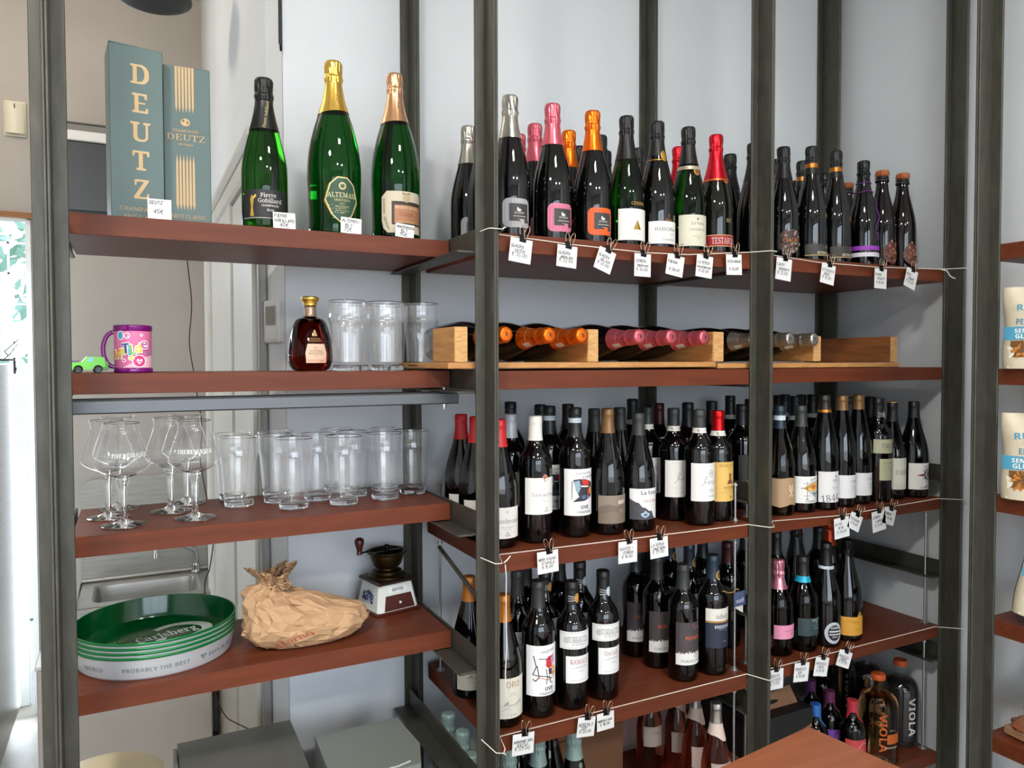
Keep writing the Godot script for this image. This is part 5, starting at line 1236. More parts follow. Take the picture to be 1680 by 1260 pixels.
# ---------------------------------------------------------------- the standing bottles
const ROWS := [
	["1", "qs", 0.758, 1.505, "dark sparkling bottle with silver foil and silver square label, nearest the front left post"],
	["1", "qs", 0.761, 1.745, "silver foil sparkling bottle standing to the left of the front left post"],
	["1", "qs", 0.758, 1.630, "silver foil sparkling bottle almost wholly hidden by the front left post"],
	["1", "qp", 0.906, 1.748, "pink foil bottle in the back row, peeping out beside the silver foil neck"],
	["1", "qp", 0.903, 1.655, "pink foil bottle in the second row behind the pink label bottle"],
	["1", "qp", 0.870, 1.510, "front row sparkling bottle with pink foil and pink square label"],
	["1", "qo", 0.996, 1.772, "orange foil bottle in the back row between two pink foil necks"],
	["1", "qo", 1.007, 1.664, "orange foil bottle in the second row, left of the orange label bottle"],
	["1", "qo", 0.979, 1.510, "front row sparkling bottle with orange foil and orange square label"],
	["1", "sb", 1.101, 1.764, "black foil sparkling bottle in the back row between two orange foil necks"],
	["1", "sb", 1.098, 1.656, "black foil sparkling bottle right behind the front orange foil neck"],
	["1", "sb", 1.191, 1.772, "black foil sparkling bottle in the back row, left of the green white label bottle"],
	["1", "ce", 1.073, 1.505, "green sparkling bottle with plain white label and gold triangle"],
	["1", "sb", 1.257, 1.709, "black foil sparkling bottle behind and right of the gold triangle label bottle"],
	["1", "ri", 1.165, 1.505, "dark sparkling bottle with white label and gold neck seal, before a back post"],
	["1", "te", 1.347, 1.645, "red foil sparkling bottle in the second row"],
	["1", "lv", 1.263, 1.505, "green sparkling bottle with large cream label and gold neck ring"],
	["1", "te", 1.363, 1.515, "front row sparkling bottle with red foil and narrow red label band"],
	["1", "sb", 1.528, 1.640, "black foil sparkling bottle behind and right of the front red foil bottle"],
	["1", "sb", 1.509, 1.530, "dark sparkling bottle half hidden by the second front post"],
	["1", "ci", 1.609, 1.520, "dark sparkling bottle with black foil and round brown grape label"],
	["1", "ot", 1.708, 1.640, "dark gold banded bottle hidden between second front post and round label bottle"],
	["1", "ot", 1.695, 1.500, "left of the two front dark bottles with gold neck band and gold lozenge"],
	["1", "ot", 1.792, 1.620, "dark gold banded bottle in the second row, left of the front pair"],
	["1", "pu", 1.932, 1.770, "black foil bottle in the back row, behind the gold banded bottles"],
	["1", "ot", 1.792, 1.500, "right of the two front dark bottles with gold neck band and gold lozenge"],
	["1", "pu", 1.939, 1.665, "black glitter foil bottle in the second row between the gold banded pair"],
	["1", "be", 2.042, 1.775, "corked ale bottle in the back row, barely seen between dark necks"],
	["1", "be", 2.054, 1.675, "corked ale bottle in the second row, left of the purple label bottle"],
	["1", "pu", 1.920, 1.510, "dark sparkling bottle with purple cord and purple and white bands"],
	["1", "be", 2.015, 1.520, "left of the two front corked ale bottles with brown grape label"],
	["1", "be", 2.101, 1.515, "rightmost bottle of the top shelf, corked ale bottle with brown grape label"],
	["L", "go", 0.251, 1.630, "green sparkling bottle with black foil and black label, smallest of three large bottles"],
	["L", "al", 0.400, 1.648, "green magnum with gold foil and diamond shaped green label"],
	["L", "mo", 0.536, 1.640, "dark green magnum with rose gold foil and ornate cream label"],
	["3", "rc", 0.715, 1.690, "red cap wine bottle furthest left, seen left of the front left post"],
	["3", "rc", 0.714, 1.600, "red cap wine bottle partly covered by the left edge of the front post"],
	["3", "rc", 0.724, 1.495, "red cap wine bottle with white script label just right of the front left post"],
	["3", "sv", 0.806, 1.600, "silver grey cap wine bottle behind the red cap bottle"],
	["3", "bb", 0.880, 1.749, "black cap wine bottle in the back row between silver and white caps"],
	["3", "to", 0.815, 1.494, "white cap wine bottle with white label and copper seal"],
	["3", "bd", 0.948, 1.711, "black cap wine bottle directly behind the white cap"],
	["3", "uv", 0.906, 1.590, "wine bottle with abstract art label in the second row, blue white neck band"],
	["3", "bd", 1.026, 1.701, "black cap wine bottle in the third row behind the front abstract art label"],
	["3", "uv", 0.924, 1.500, "front row wine bottle with abstract toucan like art label and pale neck band"],
	["3", "bg", 1.040, 1.596, "dark wine bottle right of the abstract art label bottle, second row"],
	["3", "cp", 1.008, 1.488, "wine bottle with tan cap and taupe label"],
	["3", "bg", 1.124, 1.604, "dark wine bottle between the tan cap and the grey cap, second row"],
	["3", "bb", 1.248, 1.720, "black cap wine bottle with pale neck band, back row, left of the back post"],
	["3", "lp", 1.095, 1.484, "grey cap wine bottle with black and white torn edge label"],
	["3", "rb", 1.217, 1.611, "white signature label bottle, furthest left of three"],
	["3", "dr", 1.324, 1.700, "dark red cap wine bottle in the back row before the back post"],
	["3", "rb", 1.245, 1.537, "second of the white signature label bottles, between the other two"],
	["3", "bd", 1.345, 1.600, "black cap wine bottle rising behind the front white signature label bottle"],
	["3", "rb", 1.266, 1.462, "front white signature label bottle, nearest the yellow label bottle"],
	["3", "bd", 1.453, 1.627, "black cap wine bottle just left of the metallic red cap"],
	["3", "ma", 1.343, 1.480, "wine bottle with metallic red cap and yellow label"],
	["3", "bb", 1.621, 1.734, "black cap wine bottle in the back row behind the metallic red cap"],
	["3", "gl", 1.512, 1.572, "dark wine bottle with green lettering right of the yellow label bottle"],
	["3", "bd", 1.626, 1.656, "dark wine bottle mostly hidden behind the second front post"],
	["3", "mx", 1.540, 1.462, "olive glass wine bottle with tan paper label and pale blue neck band"],
	["3", "bd", 1.890, 1.800, "black cap bottle in the back row, closest to the second front post"],
	["3", "bb", 1.824, 1.710, "black cap bottle behind the pale blue neck band bottle, third row"],
	["3", "bb", 1.760, 1.610, "black cap bottle rising between tan label and bird label bottles"],
	["3", "bd", 1.987, 1.791, "black cap bottle in the back row above the bird label bottle"],
	["3", "bb", 1.888, 1.660, "black cap bottle right of the bird label bottle, third row"],
	["3", "bd", 2.059, 1.760, "black cap bottle in the back row behind the large number label"],
	["3", "pe", 1.624, 1.465, "wine bottle with charcoal cap and bird sketch label on white"],
	["3", "hi", 1.704, 1.456, "slim dark wine bottle with white label and large number in script"],
	["3", "cf", 1.781, 1.461, "left of the two slim tan cap bottles with plain white labels"],
	["3", "cf", 1.858, 1.469, "right of the two slim tan cap bottles with plain white labels"],
	["3", "bd", 1.978, 1.598, "black cap bottle standing behind the two slim tan cap bottles"],
	["3", "bd", 2.054, 1.582, "black cap bottle behind and left of the pale green label bottle"],
	["3", "tg", 1.936, 1.464, "wine bottle with two pale green labels and a white neck seal"],
	["3", "fo", 2.013, 1.475, "wine bottle with tall cream label and gold topped brown cap"],
	["3", "pa", 2.094, 1.463, "rightmost wine bottle of its shelf, with red eyed bird sketch label"],
	["4", "or", 0.711, 1.636, "orange cap wine bottle seen left of the front left post"],
	["4", "or", 0.722, 1.472, "orange cap wine bottle with cream landscape label right of the front post"],
	["4", "sg", 0.807, 1.570, "dark bottle with sketch label behind the front sketch label bottle, left side"],
	["4", "bd", 0.883, 1.670, "black cap bottle in the third row above the front sketch label bottle"],
	["4", "sg", 0.810, 1.473, "front wine bottle with red and black sketch label"],
	["4", "rm", 0.885, 1.575, "dark bottle with orange neck seal directly behind the sketch label bottle"],
	["4", "bd", 0.982, 1.670, "black cap bottle in the third row behind the white double label bottle"],
	["4", "rm", 0.898, 1.472, "wine bottle with two white labels and orange neck seal"],
	["4", "tc", 0.984, 1.575, "second row bottle with pale neck seal between the two double label bottles"],
	["4", "tc", 0.990, 1.481, "wine bottle with two white labels and pale neck seal"],
	["4", "fz", 1.212, 1.655, "furthest back of the three brown and white label bottles"],
	["4", "fz", 1.218, 1.568, "middle one of the three brown and white label bottles"],
	["4", "ed", 1.341, 1.670, "blue cap bottle with gold medal in the back row, left one"],
	["4", "fz", 1.225, 1.473, "front one of the three brown and white label bottles"],
	["4", "ed", 1.343, 1.590, "blue cap bottle with gold medal in the second row behind the brown label"],
	["4", "bd", 1.460, 1.670, "dark bottle in the back row left of the front blue cap bottle"],
	["4", "ed", 1.317, 1.468, "front blue cap bottle with gold medal and dark blue label"],
	["4", "dr", 1.479, 1.590, "dark purple cap bottle behind the small blue hang tag"],
	["4", "bd", 1.632, 1.680, "dark bottle behind the thin rods beside the second front post"],
	["4", "pk", 1.562, 1.483, "clear rose bottle with pink foil and pink label"],
	["4", "bd", 1.674, 1.598, "black cap bottle behind the pink foil neck"],
	["4", "tl", 1.647, 1.475, "dark bottle with black cap and bright teal neck band"],
	["4", "sb", 1.759, 1.601, "black foil bottle in the second row left of the teal neck band bottle"],
	["4", "co", 1.731, 1.469, "dark bottle with round silver medallion label"],
	["4", "bd", 1.842, 1.591, "dark bottle in the second row between teal band and medallion bottles"],
	["4", "oc", 2.014, 1.700, "orange foil bottle in the back row under the shelf edge"],
	["4", "ye", 1.820, 1.472, "dark bottle with yellow label, last on its shelf to the right"],
	["5", "tf", 0.682, 1.700, "pale teal foil bottle on the lowest shelf, furthest left and back"],
	["5", "tf", 0.679, 1.603, "pale teal foil bottle on the lowest shelf left of the front post"],
	["5", "tf", 0.656, 1.498, "pale teal foil bottle on the lowest shelf hidden behind the front post"],
	["5", "tf", 0.745, 1.493, "pale teal foil bottle on the lowest shelf just right of the front post"],
	["5", "tf", 0.829, 1.611, "pale teal foil bottle on the lowest shelf behind the cream price tag"],
	["5", "tf", 0.834, 1.519, "pale teal foil bottle on the lowest shelf, second from the right in front"],
	["5", "tf", 0.921, 1.621, "pale teal foil bottle on the lowest shelf, back row right"],
	["5", "tf", 0.925, 1.506, "rightmost pale teal foil bottle on the lowest shelf"],
	["5", "rs", 1.299, 1.705, "rose wine bottle furthest back and left on the lowest shelf"],
	["5", "rs", 1.349, 1.645, "rose wine bottle second from the back on the lowest shelf"],
	["5", "rs", 1.343, 1.560, "rose wine bottle third from the back, white drip on its neck"],
	["5", "rs", 1.333, 1.470, "front rose wine bottle with silver cap and white drip collar"],
	["5", "wp", 1.848, 1.620, "small dark bottle dipped in purple wax, next to the carton"],
	["5", "wb", 1.730, 1.500, "small dark bottle dipped in blue wax"],
	["5", "wd", 1.996, 1.710, "small dark bottle dipped in dark red wax, back row"],
	["5", "wm", 1.838, 1.542, "small dark bottle dipped in magenta wax with purple label"],
	["5", "wr", 1.845, 1.468, "small dark bottle dipped in red wax with coral label"],
	["5", "vd", 2.099, 1.733, "clear necked bottle with dark syrup and orange cap behind the red wax bottle"],
	["5", "vd", 2.100, 1.621, "dark liquor bottle with orange cap half hidden behind the amber bottle"],
	["5", "vo", 1.959, 1.471, "amber liquor bottle with orange cap and orange label"],
	["5", "vd", 2.111, 1.509, "dark liquor bottle with orange cap and white vertical lettering"],
]

func bottles() -> void:
	var K := kinds()
	var proto := {}
	var level := {"1": S1, "L": S1, "3": S3, "4": S4, "5": S5}
	var named := {"1": "sparkling bottles on the top shelves", "L": "large bottles on the top left shelf", "3": "wine bottles on the third shelf", "4": "wine bottles on the fourth shelf", "5": "bottles on the lowest shelf"}
	for r in ROWS:
		var k: Dictionary = K[r[1]]
		var at := P(r[2], level[r[0]], r[3])
		var turn := rng.randf_range(-0.07, 0.07) - 0.11
		if not proto.has(r[1]):
			var b := make_bottle(k)
			b.name = numbered(k.n)
			add_child(b)
			b.position = at
			b.rotation.y = turn
			tag(b, r[4], "bottle", named[r[0]])
			proto[r[1]] = b
		else:
			dup(proto[r[1]], k.n, at, turn, r[4], named[r[0]])

# ---------------------------------------------------------------- glasses
func glassware() -> void:
	var glass := glass_mat("drinking_glass", Color(0.985, 0.99, 0.985), 0.0, 0.05)
	# pint with a bulge under the rim, one closed wall
	var outer := smooth([Vector2(0.0305, 0.002), Vector2(0.0315, 0.02), Vector2(0.0345, 0.07), Vector2(0.0372, 0.100), Vector2(0.0395, 0.108), Vector2(0.0412, 0.114), Vector2(0.0405, 0.121), Vector2(0.0400, 0.128), Vector2(0.0412, 0.1515)], 4)
	var thin := M("thin_glass", Color(0.97, 0.98, 0.98), 0.0)
	thin.albedo_color.a = 0.022
	thin.transparency = BaseMaterial3D.TRANSPARENCY_ALPHA
	var wall := PackedVector2Array()
	for q in outer:
		if q.y > 0.013: wall.append(q)
	wall.append(Vector2(0.0404, 0.1524))
	for i in range(outer.size() - 1, -1, -1):
		if outer[i].y > 0.013: wall.append(outer[i] - Vector2(0.0022, 0.0))
	var pm := MB.new()
	pm.lathe(wall, 56)
	var mesh := pm.mesh()
	pm = MB.new()
	pm.lathe(PackedVector2Array([Vector2(0, 0.0015), Vector2(0.024, 0.0012), Vector2(0.0285, 0.0), Vector2(0.0302, 0.0012), Vector2(0.0308, 0.013), Vector2(0.0288, 0.0132), Vector2(0.0278, 0.0115), Vector2(0.024, 0.0105), Vector2(0, 0.010)]), 56)
	var base_mesh := pm.mesh()
	pm = MB.new()
	pm.lathe(smooth([Vector2(0.0389, 0.1519), Vector2(0.0396, 0.1528), Vector2(0.0402, 0.1531), Vector2(0.0408, 0.1527), Vector2(0.0410, 0.1518)]), 56)
	pm.lathe(PackedVector2Array([Vector2(0.0410, 0.1518), Vector2(0.0389, 0.1519)]), 56)
	var rim_mesh := pm.mesh()
	var spots := [   # x, n, shelf, words
		[0.420, 1.628, S2, "front pint glass before the amber spirit bottle on the mug shelf"], [0.505, 1.628, S2, "middle front pint glass on the mug shelf"], [0.590, 1.628, S2, "front pint glass beside the wooden rack on the mug shelf"],
		[0.462, 1.722, S2, "back row pint glass on the mug shelf, left one"], [0.548, 1.722, S2, "back row pint glass on the mug shelf, right one"],
		[0.205, 1.741, L3, "pint glass right behind the front stemmed glass"], [0.308, 1.660, L3, "front pint glass second from the stemmed glasses"], [0.416, 1.655, L3, "front pint glass before the white door edge"], [0.518, 1.677, L3, "front pint glass second from the right shelf end"], [0.598, 1.715, L3, "pint glass at the right shelf end before the dark post"],
		[0.204, 1.832, L3, "pint glass furthest left in the back row"], [0.290, 1.748, L3, "second row pint glass behind the left front pint"], [0.376, 1.735, L3, "second row pint glass between two front pints"], [0.300, 1.834, L3, "back row pint glass before the door"], [0.462, 1.745, L3, "second row pint glass in the middle of the right group"], [0.552, 1.791, L3, "back row pint glass before the dark back post"], [0.445, 1.831, L3, "back row pint glass before the wall end"],
	]
	for s in spots:
		var t := thing("pint_glass", "empty clear " + s[3], "glass", P(s[0], s[2], s[1]), 0.0, "empty pint glasses")
		for q in [["glass_wall", mesh, thin], ["glass_base", base_mesh, glass], ["rim", rim_mesh, glass]]:
			var o := MeshInstance3D.new()
			o.name = q[0]
			o.mesh = q[1]
			o.material_override = q[2]
			t.add_child(o)
	# stemmed tasting glass
	var cup := smooth([Vector2(0.0055, 0.092), Vector2(0.020, 0.0965), Vector2(0.038, 0.106), Vector2(0.0485, 0.1165), Vector2(0.0485, 0.124), Vector2(0.0435, 0.142), Vector2(0.0355, 0.166), Vector2(0.0302, 0.182), Vector2(0.0300, 0.188), Vector2(0.0325, 0.199)], 4)
	var g := PackedVector2Array([Vector2(0, 0.0004), Vector2(0.038, 0.0), Vector2(0.0402, 0.001), Vector2(0.0398, 0.0022)])
	g.append_array(smooth([Vector2(0.036, 0.0032), Vector2(0.020, 0.0062), Vector2(0.009, 0.011), Vector2(0.0058, 0.018), Vector2(0.0058, 0.055), Vector2(0.0072, 0.075), Vector2(0.0115, 0.088)], 4))
	g.append_array(PackedVector2Array([cup[2], cup[4], cup[5], cup[5] + Vector2(-0.0008, 0.0016), cup[4] + Vector2(-0.001, 0.0016), Vector2(0.010, 0.0972), Vector2(0, 0.0966)]))
	var gm := MB.new()
	gm.lathe(g, 56)
	var gmesh := gm.mesh()
	var bowl := PackedVector2Array()
	for i in range(5, cup.size()): bowl.append(cup[i])
	bowl.append(Vector2(0.0320, 0.2))
	for i in range(cup.size() - 1, 4, -1): bowl.append(cup[i] + Vector2(-0.0012, 0.0006))
	gm = MB.new()
	gm.lathe(bowl, 56)
	var bmesh := gm.mesh()
	gm = MB.new()
	gm.lathe(smooth([Vector2(0.0314, 0.1992), Vector2(0.0319, 0.2000), Vector2(0.0325, 0.2003), Vector2(0.0330, 0.1998), Vector2(0.0331, 0.1990)]), 56)
	gm.lathe(PackedVector2Array([Vector2(0.0331, 0.1990), Vector2(0.0314, 0.1992)]), 56)
	var lip := gm.mesh()
	var f := func(q: Vector2) -> Array:
		var r := 0.0
		for i in range(cup.size() - 1):
			if cup[i].y <= q.y and cup[i + 1].y >= q.y: r = lerpf(cup[i].x, cup[i + 1].x, (q.y - cup[i].y) / (cup[i + 1].y - cup[i].y))
		var a := q.x / 0.043
		return [Vector3((r + 0.0003) * sin(a), q.y, (r + 0.0003) * cos(a)), Vector3(sin(a), 0, cos(a))]
	var i := 0
	for s in [[0.109, 1.643, -0.05, "front right stemmed tasting glass with white lettering facing out"], [-0.020, 1.634, 0.35, "front left stemmed tasting glass with white lettering turned right"], [-0.048, 1.730, 2.0, "stemmed tasting glass in the second row on the left"], [-0.030, 1.8285, 3.0, "stemmed tasting glass in the back row on the left"], [0.068, 1.742, 2.4, "stemmed tasting glass in the second row on the right"], [0.104, 1.830, 3.4, "stemmed tasting glass in the back row on the right"]]:
		var t := thing("stemmed_glass", "empty clear " + s[3], "glass", P(s[0], L3, s[1]), s[2], "stemmed tasting glasses")
		for q in [["stem_and_foot", gmesh, glass], ["bowl", bmesh, thin], ["rim", lip, glass]]:
			var o := MeshInstance3D.new()
			o.name = q[0]
			o.mesh = q[1]
			o.material_override = q[2]
			t.add_child(o)
		if i < 2:
			var m := MB.new()
			lay_text(m, "THERESIANER", Vector2(0, 0.1405), 0.0078, f, "serifbold", 0.0, 0.9)
			part(t, "lettering", m, ink(Color("e8e8e4")))
		i += 1


# ---------------------------------------------------------------- things on the left shelves
func gift_boxes() -> void:
	var green := textured("grey_green_card", noise_tex(0.01, Color(0.30, 0.385, 0.375), Color(0.33, 0.415, 0.40), 256, 41), Vector3.ONE, 0.4)
	var gold := "c9a777"
	for b in 2:
		var w: float = [0.094, 0.088][b]
		var h: float = [0.343, 0.333][b]
		var t := thing("gift_box", ["tall grey green gift box with large gold letters down its face", "grey green gift box with gold stripes above and below its name"][b], "box", P([0.0105, 0.1085][b], S1, [1.690, 1.727][b]), [0.10, -0.02][b])
		var m := MB.new()
		m.box(Vector3(0, h / 2, 0), Vector3(w, h, w), 0.0012)
		part(t, "carton", m, green)
		m = MB.new()
		if b == 0:
			m.prism(PackedVector2Array([Vector2(-w / 2, 0), Vector2(w / 2, -0.008), Vector2(w / 2, -0.0065), Vector2(0, 0.0005), Vector2(-w / 2, 0.0016)]), -w / 2 + 0.002, w / 2 - 0.001, Transform3D(Basis(), Vector3(0, h + 0.0012, 0)))
		else:
			m.box(Vector3(0.03, h + 0.001, 0), Vector3(0.026, 0.002, w - 0.006), 0.0005)
		part(t, "lid_flap", m, green)
		var f := func(l: float) -> Callable: return func(q: Vector2) -> Array: return [Vector3(q.x, q.y, w / 2 + 0.0003 + l), Vector3(0, 0, 1)]
		var ls := []
		if b == 0:
			var s := "DEUTZ"
			for k in 5: ls.append([s[k], 0.006, 0.291 - k * 0.0555, 0.037, "d9c09a", "serif", 0.0, 1.05])
			for k in 5: ls.append([s[k], 0.0054, 0.291 - k * 0.0555, 0.035, gold, "serifbold", 0.0, 1.0])
			ls.append(["CHAMPAGNE", 0.004, 0.030, 0.0072, gold, "serif", 0.0, 1.2])
			ls.append(["BRUT CLASSIC", 0.004, 0.015, 0.0065, gold, "serif"])
		else:
			for k in 6:
				var x := -0.0045 + (k - 2.5) * 0.0062
				ls.append([PackedVector2Array([Vector2(x - 0.0023, h), Vector2(x + 0.0023, h), Vector2(x + 0.0018, 0.252), Vector2(x, 0.240), Vector2(x - 0.0018, 0.252)]), gold])
				ls.append([PackedVector2Array([Vector2(x - 0.0023, 0.055), Vector2(x, 0.042), Vector2(x + 0.0023, 0.055), Vector2(x + 0.0018, 0.140), Vector2(x, 0.156), Vector2(x - 0.0018, 0.140)]), gold])
				ls.append([PackedVector2Array([Vector2(x - 0.0023, 0.001), Vector2(x + 0.0023, 0.001), Vector2(x + 0.0018, 0.010), Vector2(x, 0.018), Vector2(x - 0.0018, 0.010)]), gold])
			ls.append([oval(-0.0035, 0.221, 0.009, 0.008), gold])
			ls.append([oval(-0.0075, 0.224, 0.0022, 0.003), "6a6a54"])
			ls.append([oval(0.0005, 0.221, 0.0022, 0.003), "6a6a54"])
			ls.append(["CHAMPAGNE", -0.003, 0.2035, 0.0058, gold, "serif"])
			ls.append(["DEUTZ", -0.003, 0.1900, 0.0125, gold, "serif", 0.0, 1.35])
			ls.append(["Aÿ-France", -0.003, 0.1755, 0.0058, gold, "serifbold"])
			ls.append(["BRUT CLASSIC", 0.0, 0.0295, 0.0075, gold, "serif"])
		ink_on(t, ls, f)


func mug_and_car() -> void:
	var purple := M("glossy_purple", Color(0.45, 0.05, 0.42), 0.12)
	var t := thing("mug", "pink mug with a child's name in coloured letters and purple bands", "mug", P(0.0015, S2, 1.622), 0.0)
	var r := 0.0335
	var m := MB.new()
	m.lathe(PackedVector2Array([Vector2(0, 0.004), Vector2(r - 0.002, 0.004), Vector2(r - 0.0008, 0.009), Vector2(r - 0.0008, 0.081), Vector2(r - 0.002, 0.086), Vector2(r - 0.004, 0.086), Vector2(r - 0.004, 0.008), Vector2(0, 0.008)]), 48)
	part(t, "body", m, ink(Color("d86f9c")))
	m = MB.new()
	m.lathe(smooth([Vector2(r - 0.0005, 0.0005), Vector2(r + 0.0008, 0.002), Vector2(r + 0.0008, 0.008), Vector2(r - 0.0005, 0.0095)]), 48)
	m.lathe(PackedVector2Array([Vector2(0, 0), Vector2(r - 0.0005, 0.0005)]), 48)
	part(t, "foot_band", m, purple)
	m = MB.new()
	m.lathe(PackedVector2Array([Vector2(r - 0.0005, 0.0795), Vector2(r + 0.0008, 0.081), Vector2(r + 0.0008, 0.0895), Vector2(r - 0.0008, 0.091), Vector2(r - 0.004, 0.091), Vector2(r - 0.0045, 0.08)]), 48)
	part(t, "rim_band", m, purple)
	m = MB.new()
	var loop := []
	for i in 21:
		var a := lerpf(PI * 0.52, PI * 1.48, i / 20.0)
		loop.append(Vector3(-r + 0.001 + 0.0185 * cos(a), 0.0445 + 0.033 * sin(a), 0.0))
	m.tube(loop, 0.0042, 10)
	part(t, "handle", m, purple)
	var f := func(l: float) -> Callable: return func(q: Vector2) -> Array:
		var a := q.x / r
		return [Vector3((r - 0.0004 + l) * sin(a), q.y, (r - 0.0004 + l) * cos(a)), Vector3(sin(a), 0, cos(a))]
	var ls := [[PackedVector2Array([Vector2(-0.02, 0.010), Vector2(0.045, 0.010), Vector2(0.045, 0.034), Vector2(0.02, 0.030)]), "eab4c4"], [oval(-0.023, 0.071, 0.0068, 0.0088), "f0ecec"], [oval(-0.023, 0.071, 0.0052, 0.0072), "3a94b8"], [oval(-0.0105, 0.0705, 0.0056, 0.006), "f0ecec"], [oval(-0.0105, 0.0705, 0.0042, 0.0046), "d8709c"], [oval(0.015, 0.0715, 0.0030, 0.0030), "f0ecec"], [oval(0.015, 0.0715, 0.0013, 0.0013), "7a3c70"],
		[oval(0.0105, 0.0225, 0.0125, 0.0122, 28), "f0ecec"], [oval(0.0105, 0.0225, 0.0108, 0.0106, 28), "d23c78"], [oval(-0.0035, 0.0285, 0.0058, 0.0052), "f0ecec"], [oval(-0.0035, 0.0285, 0.0044, 0.0040), "e0cc70"], [oval(-0.0165, 0.0235, 0.0038, 0.0036), "f0ecec"], [oval(-0.0165, 0.0235, 0.0022, 0.0020), "d23c78"], [oval(0.029, 0.037, 0.0022, 0.0034), "3a94b8"],
		[PackedVector2Array([Vector2(0.0105, 0.016), Vector2(0.0165, 0.0235), Vector2(0.0145, 0.027), Vector2(0.0110, 0.0245), Vector2(0.0075, 0.0272), Vector2(0.005, 0.0235)]), "f0dce4"], [PackedVector2Array([Vector2(0.0108, 0.0185), Vector2(0.0142, 0.0232), Vector2(0.011, 0.0225), Vector2(0.0078, 0.0238)]), "d23c78"]]
	var cols := ["d98a30", "e0c040", "3c4c84", "3a9cc0", "7cb048", "e0c848", "c060a8"]
	var xs := [-0.0295, -0.0195, -0.0125, -0.0060, -0.0005, 0.0085, 0.0190]
	var ys := [0.0355, 0.0405, 0.0465, 0.0425, 0.0445, 0.0475, 0.0530]
	for pass_ in 2:
		for k in 7:
			var hgt: float = [0.017, 0.0125, 0.019, 0.018, 0.018, 0.018, 0.0145][k]
			if pass_ == 0:
				for q in 8: ls.append(["MaTiLde"[k], xs[k] + 0.0016 * cos(q * PI / 4), ys[k] + 0.0016 * sin(q * PI / 4), hgt, "f4f2ee", "bold", 0.08])
			else: ls.append(["MaTiLde"[k], xs[k], ys[k], hgt, cols[k], "bold", 0.08])
	ink_on(t, ls, f)
	# toy pick-up (its cartoon driver is left out)
	var c := thing("toy_car", "small bright green toy pick-up with black wheels and purple load bed", "toy", P(-0.073, S2, 1.615), 0.10)
	var lime := M("lime_plastic", Color(0.38, 0.78, 0.10), 0.25)
	m = MB.new()
	m.prism(PackedVector2Array([Vector2(-0.032, 0.007), Vector2(0.028, 0.007), Vector2(0.031, 0.011), Vector2(0.031, 0.021), Vector2(0.026, 0.022), Vector2(0.024, 0.030), Vector2(-0.004, 0.031), Vector2(-0.012, 0.021), Vector2(-0.032, 0.020)]), -0.015, 0.015)
	part(c, "car_body", m, lime)
	m = MB.new()
	m.box(Vector3(0.0285, 0.0165, 0), Vector3(0.006, 0.011, 0.031), 0.001)
	m.box(Vector3(0.026, 0.0085, 0), Vector3(0.012, 0.005, 0.032), 0.001)
	part(c, "bumper", m, M("dark_lime", Color(0.25, 0.55, 0.08), 0.3))
	m = MB.new()
	m.box(Vector3(-0.024, 0.0215, 0), Vector3(0.016, 0.004, 0.026), 0.001)
	part(c, "load_bed", m, M("lilac_plastic", Color(0.45, 0.30, 0.52), 0.4))
	m = MB.new()
	m.lay_poly(PackedVector2Array([Vector2(-0.003, 0.0215), Vector2(0.006, 0.0215), Vector2(0.007, 0.029), Vector2(0.0005, 0.029)]), func(q: Vector2) -> Array: return [Vector3(q.x, q.y, 0.0153), Vector3(0, 0, 1)])
	part(c, "side_window", m, M("toy_window", Color(0.45, 0.66, 0.80), 0.1))
	for x in [-0.018, 0.014]:
		for s in [-1.0, 1.0]:
			m = MB.new()
			m.lathe(PackedVector2Array([Vector2(0, -0.003), Vector2(0.0065, -0.003), Vector2(0.0076, -0.0015), Vector2(0.0076, 0.0015), Vector2(0.0065, 0.003), Vector2(0.003, 0.0022), Vector2(0, 0.0026)]), 24, Transform3D(Basis(Vector3.RIGHT, Vector3(0, 0, s), Vector3(0, -s, 0)), Vector3(x, 0.0076, s * 0.0155)))
			part(c, "wheel", m, M("black_plastic", Color(0.03, 0.03, 0.03), 0.3))


